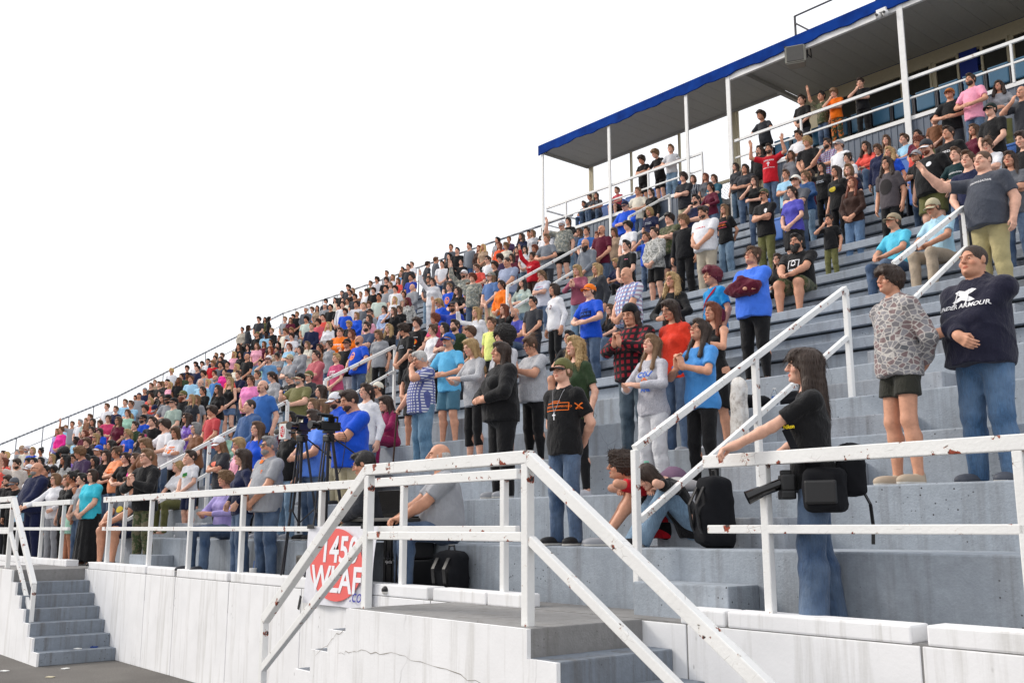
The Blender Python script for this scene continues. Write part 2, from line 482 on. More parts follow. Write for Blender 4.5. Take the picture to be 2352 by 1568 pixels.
handrail(-17.78, -19.7, 'white steel handrail on the far stair landing', 1.5, 1.16)

def guard(lab, x0, x1, posts, mids=None, clean=False):
    m = 'white_rail_clean' if clean else 'white_rail'
    gr = rail_thing('guard_rail', lab, 'railing', None, (x0, 5.55, 1.38))
    y = 5.55
    piece('top_rail', gr, (x0, y, 2.365), (x1, y, 2.365), .062, .088, m)
    piece('mid_rail', gr, (x0+.02, y-.002, 1.905), (x1-.02, y-.002, 1.905), .052, .056, m)
    for x in posts:
        piece('post', gr, (x, y+.001, 1.372), (x, y+.001, 2.322), .058, .058, m, up=(0, 1, 0))
guard('long white railing on the wall between the two stairs', -16.65, -6.40, [-6.6, -8.12, -9.70, -11.62, -13.2, -14.62, -16.38])
guard('white railing at the right, gripped by the photographer', -4.42, 4.0, [-3.93, -2.30, -.7, .9, 2.5])
guard('white railing left of the far stairs, people leaning on it', -40, -18.36, [-18.75, -20.0, -21.6, -23.2, -24.8, -26.4, -28, -30, -32, -34, -36, -38], clean=True)

def aisle_rail(lab, x, pts, grp):
    """pts: y, rail height z, foot height z"""
    ar = rail_thing('aisle_rail', lab, 'handrail', grp, (x, pts[0][0], pts[0][2]))
    a, b = pts[0], pts[-1]
    piece('top_rail', ar, (x, a[0], a[1]), (x, b[0], b[1]), .058, .058)
    piece('mid_rail', ar, (x, a[0]+.03, a[1]-.56), (x, b[0]-.03, b[1]-.52), .050, .050)
    for y, z, f in pts:
        piece('post', ar, (x+.001, y, f-.004), (x+.001, y, z-.01), .055, .055, up=(0, 1, 0))
G = 'handrails in the stand aisles'
aisle_rail('white aisle handrail rising beside the seated couple', -5.36, [(5.86, 2.53, FLOOR), (7.5, 3.44, rowz(2)), (9.12, 4.35, rowz(4))], G)
aisle_rail('white aisle handrail beside the man with outstretched arm', -5.30, [(10.05, 4.77, rowz(5)), (11.86, 5.80, rowz(7))], G)
aisle_rail('lowest white aisle handrail, below the man in red tee', -16.40, [(5.80, 2.60, FLOOR), (7.15, 3.38, rowz(2)), (8.60, 4.20, rowz(3))], G)
aisle_rail('white aisle handrail beside man in blue shield tee', -16.40, [(9.36, 4.66, rowz(4)), (10.92, 5.50, rowz(6))], G)
aisle_rail('white aisle handrail below the woman in red sweatshirt', -16.40, [(13.87, 7.20, rowz(9)), (16.2, 8.57, rowz(12))], G)
aisle_rail('topmost white aisle handrail rising to the upper deck', -16.40, [(17.9, 9.65, rowz(15)), (19.5, 10.6, rowz(17))], G)

# thin rail along the sloping left end and the back of the stand
sr = rail_thing('end_rail', 'thin grey pipe rail along the top and sloping end of the stand', 'railing')
P_ = [Vector((-42, 7.2, 3.75)), Vector((-42, 9.5, 4.90)), Vector((-42, 14.2, 7.33)), Vector((-42, 21.6, 11.93)), Vector((-22.3, 21.65, 11.95))]
def pipe(name, pts, r, mat):
    bm = bmesh.new()
    for a, b in zip(pts, pts[1:]): tube(bm, a, b, r, 8)
    return done(name, bm, mat, sr, True)
pipe('top_pipe', P_, .040, 'twist_rail')
pipe('mid_pipe', [p - Vector((0, 0, .56)) for p in P_], .018, 'steel_grey')
def along(seg, n, drop):
    a, b = seg
    for i in range(n):
        p = a.lerp(b, i/n)
        bm = bmesh.new(); tube(bm, (0, 0, -drop), (0, 0, 0), .024, 6); o = done('pipe_post', bm, 'steel_grey', sr, True); o.location = p
along((P_[0], P_[1]), 2, 1.25); along((P_[1], P_[2]), 5, 1.3); along((P_[2], P_[3]), 4, 1.4); along((P_[3], P_[4]), 16, 1.15)

# ---------------------------------------------------------------- upper deck, canopy and press box
dk = empty('viewing_deck', 'raised deck with corrugated front above the top rows', 'deck', (-22.000, 20.000, 9.628))
DZ = 10.774
def at(o, par): o.location = Vector(o.location) - par.location if o.location.length else -par.location; return o
for a, b, z in ((-22.000, -15.955, DZ), (-15.955, -14.727, DZ-.55), (-14.727, XR, DZ)):
    boxo('deck_floor', (a+.003, 20.027, z-.15), (b-.003, 23.000, z), 'concrete_floor', dk, 0)
    if b < -15.455 or a > -15.000:
        boxo('edge_strip', (a, 19.973, z-.06), (b, 20.024, z+.03), 'white_metal', dk, .004)
x = -22.000
while x < XR-.5:
    if not (-16.000 < x < -14.818):
        w = min(.90, -15.955-x) if x < -15.955 else .90
        bm = bmesh.new()
        n = max(1, int(w/.15))
        for i in range(n):
            box(bm, (i*.15, .012, 0), (i*.15+.118, .028, DZ-.065-9.52), 0)
            box(bm, (i*.15+.119, .0, 0), (i*.15+.149, .03, DZ-.065-9.52), 0)
        o = done('panel', bm, 'panel_blue_grey', dk); o.location = Vector((x, 19.991, 9.52)) - dk.location
    x += .905
boxo('end_panel', (-22.018, 20.027, 9.537), (-22.000, 23.000, DZ-.02), 'panel_blue_grey', dk, 0)
boxo('back_panel', (-22.000, 23.018, 8.810), (XR, 23.055, DZ), 'panel_blue_grey', dk, 0)
def deck_rail(x0, x1, posts, lab):
    dr = rail_thing('deck_rail', lab, 'railing', None, (x0, 19.982, DZ))
    piece('top_rail', dr, (x0, 19.986, 11.674), (x1, 19.986, 11.674), .055, .07, 'white_rail_clean')
    piece('mid_rail', dr, (x0, 19.986, 11.219), (x1, 19.986, 11.219), .04, .045, 'white_rail_clean')
    for p in posts: piece('post', dr, (p, 19.987, DZ+.02), (p, 19.987, 11.646), .05, .05, 'white_rail_clean', up=(0, 1, 0))
deck_rail(-21.755, -15.636, [-20.864, -17.545, -15.655], 'white railing of the left deck with three boys behind')
deck_rail(-14.591, XR, [-12.636, -7.682, -6.273, -2.727], 'white railing of the right deck in front of the windows')
er = rail_thing('deck_end_rail', 'white railing closing the left end of the deck', 'railing', None, (-21.818, 20.000, DZ))
piece('top_rail', er, (-21.818, 20.045, 11.628), (-21.818, 22.000, 11.628), .05, .05, 'white_rail_clean')
piece('mid_rail', er, (-21.818, 20.045, 11.174), (-21.818, 22.000, 11.174), .04, .04, 'white_rail_clean')
br = rail_thing('deck_back_rail', 'pale rail across the open back of the left deck', 'railing', None, (-21.818, 22.000, DZ))
piece('top_rail', br, (-21.818, 22.045, 11.583), (-14.545, 22.045, 11.583), .06, .09, 'cream_frame')
bm = bmesh.new()
for i in range(28):
    for j in range(2):
        a = (i*.1, 0, j*.0); tube(bm, (i*.1, 0, 0 if j else .9), (min(2.8, i*.1+.9), 0, .9 if j else 0), .004, 4)
o = done('chain_link', bm, 'steel_grey', br); o.location = Vector((-17.182, 22.055, 10.719)) - br.location

cn = empty('canopy', 'flat canopy with blue scalloped fascia over the upper deck', 'canopy', (-21.955, 20.000, 13.446))
def part(name, lo, hi, mat, par, bev=.004): return boxo(name, lo, hi, mat, par, bev)
bm = bmesh.new()                                     # fascia with a torn, wavy lower edge
n = 280; x0, x1 = -22.000, XR
ring = []
for i in range(n+1):
    x = x0 + (x1-x0)*i/n
    zl = 13.483 + .022*math.sin(x*5.2) + .012*math.sin(x*12.628+1) + .012*math.sin(x*2.1)
    ring.append([bm.verts.new((x, y, z)) for y, z in ((19.873, zl), (19.873, 13.769), (19.914, 13.769), (19.914, zl))])
for a, b in zip(ring, ring[1:]):
    for i in range(4): bm.faces.new((a[i], b[i], b[(i+1) % 4], a[(i+1) % 4]))
bm.faces.new(ring[0]); bm.faces.new(ring[-1][::-1])
o = done('fascia', bm, 'fascia_blue', cn); o.location = -cn.location
part('roof_sheet', (-22.000, 19.918, 13.719), (-14.418, 22.109, 13.765), 'fascia_blue', cn, 0)
part('roof_sheet', (-14.409, 19.918, 13.719), (XR, 25.091, 13.765), 'fascia_blue', cn, 0)
x = -21.982
while x < XR:
    yb = 22.045 if x < -14.545 else 22.909
    part('soffit_panel', (x, 19.927, 13.619), (x+.395, yb, 13.646), 'soffit', cn, .004)
    x += .40
part('back_beam', (-22.000, 22.047, 13.555), (-14.409, 22.118, 13.715), 'soffit', cn)
part('side_beam', (-14.500, 19.955, 13.501), (-14.382, 22.891, 13.615), 'soffit', cn)
part('end_beam', (-22.000, 19.955, 13.537), (-21.945, 22.045, 13.615), 'soffit', cn)
part('front_beam', (-14.636, 19.936, 13.355), (XR, 20.018, 13.555), 'white_metal', cn)
for xx, w in ((-21.864, .10), (-18.982, .10), (-16.091, .10), (-14.691, .125), (-9.945, .14), (-5.091, .14)):
    part('post', (xx-w/2, 19.873+.05, 9.628), (xx+w/2, 19.964, 13.474), 'white_metal', cn, .008)
for xx, w in ((-21.909, .09), (-20.091, .07), (-18.136, .07), (-16.136, .16)):
    part('back_post', (xx-w/2, 22.064, 8.810), (xx+w/2, 22.127, 13.555), 'cream_frame', cn, .006)
    if w > .08: part('back_post', (xx+w/2+.03, 22.064, 8.810), (xx+w/2+.09, 22.118, 13.555), 'cream_frame', cn, .006)

pb = empty('press_box', 'press box under the canopy with cream window frames', 'press box', (-14.364, 22.909, DZ))
part('wall', (-14.364, 22.927, DZ), (XR, 23.091, 12.265), 'cream_frame', pb, 0)
part('lintel', (-14.364, 22.927, 13.319), (XR, 23.091, 13.615), 'cream_frame', pb, 0)
part('sill', (-14.273, 22.773, 12.137), (XR, 22.924, 12.265), 'white_metal', pb)
part('side_wall', (-14.364, 23.100, DZ), (-14.182, 25.000, 13.615), 'cream_frame', pb, 0)
wins = [(-13.818, -12.773), (-12.682, -11.509), (-11.418, -10.745), (-10.673, -10.055), (-9.52, -8.864), (-8.791, -8.164), (-8.091, -7.455), (-7.364, -6.545), (-6.455, -5.636), (-5.545, -4.545), (-4.455, -3.273), (-3.182, -1.818)]
prev = -14.355
for a, b in wins:
    if a - prev > .3 and prev > -10.182:
        part('door_panel', (prev+.02, 22.932, 12.266), (a-.09, 22.973, 13.316), 'door_blue', pb)
    else:
        part('pier', (prev+.004, 22.945, 12.266), (a-.004, 23.073, 13.316), 'cream_frame', pb, 0)
    bm = bmesh.new()
    for lo, hi in (((a, 22.918, 12.267), (a+.05, 22.991, 13.315)), ((b-.05, 22.918, 12.267), (b, 22.991, 13.315)), ((a+.051, 22.920, 13.265), (b-.051, 22.991, 13.315)), ((a+.051, 22.920, 12.267), (b-.051, 22.991, 12.310))):
        box(bm, lo, hi, 0)
    w = done('window', bm, 'cream_frame', pb); w.location = -pb.location
    bm = bmesh.new(); box(bm, (a+.05, 22.965, 12.310), (b-.05, 22.971, 13.265), 0)
    done('pane', bm, 'glass_window', w)
    prev = b
part('pier', (prev+.004, 22.945, 12.266), (XR, 23.073, 13.316), 'cream_frame', pb, 0)
bm = bmesh.new()
box(bm, (-14.091, 24.909, 10.810), (XR, 25.000, 13.537), 0)
o = done('rear_wall', bm, 'door_blue', pb); o.location = -pb.location
# air duct seen through the panes
bm = bmesh.new(); tube(bm, (-13.636, 24.000, 13.174), (XR, 24.000, 13.174), .16, 12); o = done('air_duct', bm, 'steel_grey', pb, True); o.location = -pb.location

def seat(x, y, z, mat, lab, grp, up=True):
    t = empty('stadium_seat', lab, 'stadium seat', (x, y, z), grp)
    return t
SEATM = {}
def seat_meshes(mat):
    bm = bmesh.new(); box(bm, (-.225, .0, .42), (.225, .05, .86), .02); box(bm, (-.17, -.012, .48), (.17, -.001, .80), .008)
    o1 = done('backrest', bm, mat)
    bm = bmesh.new(); box(bm, (-.215, -.14, .38), (.215, -.04, .80), .03); box(bm, (-.215, -.15, .78), (.215, -.03, .83), .015)
    o2 = done('seat', bm, mat)
    fr = []
    for s_ in (-1, 1):
        bm = bmesh.new(); box(bm, (s_*.25-.018, -.16, .0), (s_*.25+.018, .06, .70), .01); fr.append(done('seat_frame', bm, 'dark_metal'))
    ms = [(o.name.split('.')[0], o.data) for o in [o1, o2] + fr]
    for o in [o1, o2] + fr: bpy.data.objects.remove(o)
    return ms
for m in ('seat_teal', 'seat_blue'): SEATM[m] = seat_meshes(m)
def add_seat(x, y, z, mat, lab, grp):
    t = empty('stadium_seat', lab, 'stadium seat', (x, y, z), grp)
    for nm, me in SEATM[mat]: link(nm, me, t)
for i in range(24):
    xx = -13.636 + i*.54
    if xx < -3.636: add_seat(xx, 20.773, DZ, 'seat_teal', 'folded teal seat in the row on the right deck', 'folded teal seats on the deck')
for i in range(8):
    xx = -21.182 + i*.52
    add_seat(xx, 21.091, DZ, 'seat_blue', 'blue plastic seat on the left deck', 'blue seats on the left deck')
for k in (13, 14, 15, 16, 17):
    n = 0
    for i in range(22):
        xx = -13.091 + i*.52 + (k % 2)*.2
        if xx < -4.182 - (k-11.083)*.1 and not (-5.636 < xx < -3.818) and k > 11.992 and random.random() < .16:
            add_seat(xx, rowy(k)+.58, rowz(k), 'seat_blue', 'blue plastic seat among the upper rows', 'blue seats in the upper rows')

# things on the canopy
lr = empty('roof_rail', 'dark pipe frame standing on the canopy roof', 'pipe rail', (-12.709, 20.091, 13.765))
for xx in (-12.709, -10.545, -8.364): piece('pipe_post', lr, (xx, 20.091, 13.765), (xx, 20.091, 14.410), .045, .045, 'dark_metal', up=(0, 1, 0))
piece('top_pipe', lr, (-12.709, 20.091, 14.401), (-5.455, 20.091, 14.401), .035, .035, 'dark_metal')
piece('brace', lr, (-12.682, 20.091, 14.192), (-12.227, 20.091, 13.774), .04, .04, 'dark_metal')
sp = empty('loudspeaker', 'grey box loudspeaker hanging under the canopy edge', 'loudspeaker', (-12.655, 19.982, 12.992), None, .45)
bm = bmesh.new()
v8 = [(-.25, -.26, .0), (.25, -.26, .0), (.19, .20, .04), (-.19, .20, .04), (-.25, -.24, .48), (.25, -.24, .48), (.19, .20, .44), (-.19, .20, .44)]
vv = [bm.verts.new(p) for p in v8]
for f in ((0, 1, 2, 3), (7, 6, 5, 4), (0, 4, 5, 1), (1, 5, 6, 2), (2, 6, 7, 3), (3, 7, 4, 0)): bm.faces.new([vv[i] for i in f])
bmesh.ops.bevel(bm, geom=list(bm.edges), offset=.03, segments=2, affect='EDGES'); done('cabinet', bm, 'speaker_grey', sp)
bm = bmesh.new(); box(bm, (-.20, -.278, .05), (.20, -.262, .43), .008); done('grille', bm, 'case_grey', sp)
bm = bmesh.new(); tube(bm, (.26, 0, .2), (.26, 0, .60), .018, 6); tube(bm, (-.26, 0, .2), (-.26, 0, .60), .018, 6); box(bm, (-.28, -.02, .56), (.28, .02, .59), 0); done('bracket', bm, 'dark_metal', sp)
bm = bmesh.new(); pts = [(.27, .05, .3), (.34, .10, .22), (.33, .15, .45), (.28, .1, .6)]
for a, b in zip(pts, pts[1:]): tube(bm, a, b, .012, 6)
done('cable', bm, 'black_plastic', sp)
sc_ = empty('security_camera', 'white twin security camera at the canopy post', 'camera', (-10.318, 19.855, 13.310))
for dx in (-.09, .09):
    bm = bmesh.new(); bmesh.ops.create_uvsphere(bm, u_segments=12, v_segments=8, radius=.075); o = done('camera_head', bm, 'white_metal', sc_, True); o.location = (dx, 0, .05)
    bm = bmesh.new(); tube(bm, (0, -.07, 0), (0, -.082, 0), .035, 10); l = done('lens', bm, 'lens_black', o)
bm = bmesh.new(); box(bm, (-.12, -.04, .10), (.12, .08, .19), .01); done('mount', bm, 'white_metal', sc_)

# ---------------------------------------------------------------- people
f32 = np.float32

def nrm(v):
    v = np.asarray(v, float)
    return v / (np.linalg.norm(v) + 1e-9)

class Field:
    """signed distance samples of one figure on a regular grid"""
    def __init__(self, lo, hi, h):
        self.h = h
        self.lo = np.array(lo, float)
        self.n = np.maximum(np.ceil((np.array(hi) - self.lo) / h).astype(int) + 1, 3)
        self.d = np.full(self.n, 0.6, f32)
        self.ax = [(self.lo[i] + h * np.arange(self.n[i])).astype(f32) for i in range(3)]

    def window(self, lo, hi):
        s = []
        for i in range(3):
            a = int(max(0, math.floor((lo[i] - self.lo[i]) / self.h)))
            b = int(min(self.n[i], math.ceil((hi[i] - self.lo[i]) / self.h) + 1))
            if b <= a:
                return None, None
            s.append(slice(a, b))
        X, Y, Z = np.meshgrid(*[self.ax[i][s[i]] for i in range(3)], indexing='ij')
        return tuple(s), (X, Y, Z)

    def add(self, prims):
        for p in prims:
            lo, hi = p.box()
            m = p.k + 0.05
            s, P = self.window(lo - m, hi + m)
            if s is None:
                continue
            v = p.sd(P)
            a = self.d[s]
            k = p.k
            if p.op == 'u':
                if k > 1e-4:
                    hh = np.clip(0.5 + 0.5 * (a - v) / k, 0, 1)
                    self.d[s] = a + (v - a) * hh - k * hh * (1 - hh)
                else:
                    self.d[s] = np.minimum(a, v)
            else:
                if k > 1e-4:
                    hh = np.clip(0.5 + 0.5 * (a + v) / k, 0, 1)
                    self.d[s] = a + (-v - a) * (1 - hh) + k * hh * (1 - hh)
                else:
                    self.d[s] = np.maximum(a, -v)

    def every(self):
        return np.meshgrid(*self.ax, indexing='ij')

class Ell:
    def __init__(self, c, r, k=0.03, rot=None, op='u'):
        self.c = np.array(c, float); self.r = np.array(r, float); self.k = k; self.rot = rot; self.op = op
    def box(self):
        m = max(self.r) if self.rot is not None else self.r
        return self.c - m, self.c + m
    def sd(self, P):
        q = [P[i] - f32(self.c[i]) for i in range(3)]
        if self.rot is not None:
            R = self.rot
            q = [sum(f32(R[j, i]) * q[j] for j in range(3)) for i in range(3)]
        a = [q[i] / f32(self.r[i]) for i in range(3)]
        k0 = np.sqrt(a[0]**2 + a[1]**2 + a[2]**2)
        b = [a[i] / f32(self.r[i]) for i in range(3)]
        k1 = np.sqrt(b[0]**2 + b[1]**2 + b[2]**2) + 1e-6
        return k0 * (k0 - 1) / k1
    def grow(self, t):
        return Ell(self.c, self.r + t, self.k, self.rot, self.op)

class Cone:
    """tapered capsule; sq squashes it along y about its start point; cut makes its end flat"""
    def __init__(self, a, b, ra, rb, k=0.02, sq=1.0, cut=False, op='u'):
        self.a = np.array(a, float); self.b = np.array(b, float); self.ra = ra; self.rb = rb
        self.k = k; self.sq = sq; self.cut = cut; self.op = op
    def box(self):
        r = max(self.ra, self.rb) * max(1, 1 / self.sq)
        return np.minimum(self.a, self.b) - r, np.maximum(self.a, self.b) + r
    def sd(self, P):
        ba = self.b - self.a
        q = [P[i] - f32(self.a[i]) for i in range(3)]
        t = (q[0] * f32(ba[0]) + q[1] * f32(ba[1]) + q[2] * f32(ba[2])) / f32(ba @ ba)
        tc = np.clip(t, 0, 1)
        e = [q[i] - tc * f32(ba[i]) for i in range(3)]
        d = np.sqrt(e[0]**2 + (e[1] * f32(self.sq))**2 + e[2]**2) - (f32(self.ra) + f32(self.rb - self.ra) * tc)
        if self.sq > 1:
            d = d / f32(self.sq ** 0.5)
        if self.cut:
            d = np.maximum(d, (t - 1) * f32(np.linalg.norm(ba)))
        return d

class Rbox:
    """a box with rounded corners"""
    def __init__(self, c, r, e=.03, k=.02, op='u'):
        self.c = np.array(c, float); self.r = np.array(r, float); self.e = e; self.k = k; self.op = op
    def box(self): return self.c - self.r, self.c + self.r
    def sd(self, P):
        q = [np.abs(P[i] - f32(self.c[i])) - f32(self.r[i] - self.e) for i in range(3)]
        o = np.sqrt(sum(np.maximum(a, 0)**2 for a in q))
        return o + np.minimum(np.maximum(np.maximum(q[0], q[1]), q[2]), 0) - f32(self.e)

def nets(F):
    """surface nets: quads round the zero level of a Field"""
    d = F.d
    s = d < 0
    c = np.zeros(tuple(np.array(d.shape) - 1), np.int8)
    for i in (0, 1):
        for j in (0, 1):
            for k in (0, 1):
                c += s[i:d.shape[0]-1+i, j:d.shape[1]-1+j, k:d.shape[2]-1+k]
    act = (c > 0) & (c < 8)
    ijk = np.argwhere(act)
    if len(ijk) == 0:
        return np.zeros((0, 3)), np.zeros((0, 4), int)
    idx = np.full(act.shape, -1, np.int64)
    idx[act] = np.arange(len(ijk))
    acc = np.zeros((len(ijk), 3)); n = np.zeros(len(ijk))
    cs = [(0,0,0),(1,0,0),(0,1,0),(1,1,0),(0,0,1),(1,0,1),(0,1,1),(1,1,1)]
    dv = [d[ijk[:,0]+a, ijk[:,1]+b, ijk[:,2]+e] for a, b, e in cs]
    for a, b in ((0,1),(2,3),(4,5),(6,7),(0,2),(1,3),(4,6),(5,7),(0,4),(1,5),(2,6),(3,7)):
        m = (dv[a] < 0) != (dv[b] < 0)
        t = dv[a][m] / (dv[a][m] - dv[b][m])
        acc[m] += np.array(cs[a]) + (np.array(cs[b]) - np.array(cs[a])) * t[:, None]
        n[m] += 1
    V = F.lo + (ijk + acc / n[:, None]) * F.h
    Q = []
    for ax in range(3):
        u, w = [(1, 2), (2, 0), (0, 1)][ax]
        A = np.moveaxis(s, (ax, u, w), (0, 1, 2)); I = np.moveaxis(idx, (ax, u, w), (0, 1, 2))
        e = (A[:-1, 1:-1, 1:-1] != A[1:, 1:-1, 1:-1])
        g = np.argwhere(e)
        if len(g) == 0:
            continue
        i, j, k = g[:, 0], g[:, 1] + 1, g[:, 2] + 1
        q = np.stack([I[i, j-1, k-1], I[i, j, k-1], I[i, j, k], I[i, j-1, k]], 1)
        fl = ~A[i, j, k]
        q[fl] = q[fl][:, ::-1]
        Q.append(q)
    return V, np.concatenate(Q)

def smooth(V, Q, f=0.4):
    acc = np.zeros_like(V); n = np.zeros(len(V))
    for a, b in ((0,1),(1,2),(2,3),(3,0)):
        np.add.at(acc, Q[:, a], V[Q[:, b]]); np.add.at(n, Q[:, a], 1)
        np.add.at(acc, Q[:, b], V[Q[:, a]]); np.add.at(n, Q[:, b], 1)
    return V + f * (acc / n[:, None] - V)

def keep(V, Q, mask):
    Q = Q[mask]
    u, inv = np.unique(Q, return_inverse=True)
    return V[u], inv.reshape(Q.shape)

def surf(prims, lo, hi, h, boxes=(), fine=0.006, post=None):
    """one skin: coarse grid, and finer grids inside the given boxes (head, hands)"""
    parts = []
    F = Field(lo, hi, h); F.add(prims)
    if post: post(F)
    V, Q = nets(F)
    if len(V): V = smooth(V, Q)
    if len(boxes):
        cen = V[Q].mean(1)
        m = np.ones(len(Q), bool)
        for b in boxes:
            m &= ~np.all((cen > b[0]) & (cen < b[1]), axis=1)
        V, Q = keep(V, Q, m)
    parts.append((V, Q))
    done = []
    for b in boxes:
        F = Field(np.array(b[0]) - 3 * fine, np.array(b[1]) + 3 * fine, fine); F.add(prims)
        if post: post(F)
        v, q = nets(F)
        if len(v) == 0:
            continue
        v = smooth(v, q, 0.3)
        cen = v[q].mean(1)
        m = np.all((cen > np.array(b[0]) - 0.6 * h) & (cen < np.array(b[1]) + 0.6 * h), axis=1)
        for o in done:
            m &= ~np.all((cen > o[0]) & (cen < o[1]), axis=1)
        done.append(b)
        v, q = keep(v, q, m)
        parts.append((v, q))
    VV = np.concatenate([p[0] for p in parts]); o = 0; QQ = []
    for v, q in parts:
        QQ.append(q + o); o += len(v)
    return VV, np.concatenate(QQ)

def to_mesh(name, V, Q, mats, tint=None, midx=None):
    me = bpy.data.meshes.new(name)
    n = len(Q)
    me.vertices.add(len(V)); me.vertices.foreach_set('co', np.asarray(V, f32).ravel())
    k = Q.shape[1]
    me.loops.add(n * k); me.loops.foreach_set('vertex_index', np.asarray(Q, np.int32).ravel())
    me.polygons.add(n)
    me.polygons.foreach_set('loop_start', np.arange(0, n * k, k, dtype=np.int32))
    me.polygons.foreach_set('use_smooth', np.ones(n, bool))
    if midx is not None:
        me.polygons.foreach_set('material_index', np.asarray(midx, np.int32))
    me.update(calc_edges=True)
    for m in mats:
        me.materials.append(m)
    if tint is not None:
        a = me.color_attributes.new('tint', 'FLOAT_COLOR', 'POINT')
        a.data.foreach_set('color', np.asarray(tint, f32).ravel())
    return me

# ---- body shapes: half widths and radii in a figure 1.75 m tall
SH = {
 'm': dict(sh=.172, chest=(.158,.112,.20), cy=0, belly=(.142,.105,.17), by=-.008, hip=(.152,.112,.13), arm=(.052,.043,.031), th=.083, cf=.057, nk=.056, hx=.088, hd=.99, bust=0),
 'M': dict(sh=.198, chest=(.195,.148,.21), cy=-.005, belly=(.205,.185,.20), by=-.045, hip=(.192,.150,.15), arm=(.066,.053,.035), th=.104, cf=.066, nk=.066, hx=.098, hd=1.02, bust=0),
 'f': dict(sh=.152, chest=(.138,.100,.18), cy=0, belly=(.120,.092,.17), by=-.004, hip=(.165,.118,.14), arm=(.043,.036,.027), th=.086, cf=.053, nk=.046, hx=.090, hd=.965, bust=.062),
 'F': dict(sh=.175, chest=(.180,.135,.20), cy=0, belly=(.190,.160,.19), by=-.03, hip=(.212,.160,.17), arm=(.062,.050,.032), th=.112, cf=.066, nk=.054, hx=.100, hd=.98, bust=.085),
 'c': dict(sh=.162, chest=(.145,.110,.19), cy=0, belly=(.138,.112,.17), by=-.012, hip=(.146,.112,.13), arm=(.047,.040,.032), th=.080, cf=.056, nk=.050, hx=.082, hd=1.17, bust=0),
}
SEATDZ = -0.375

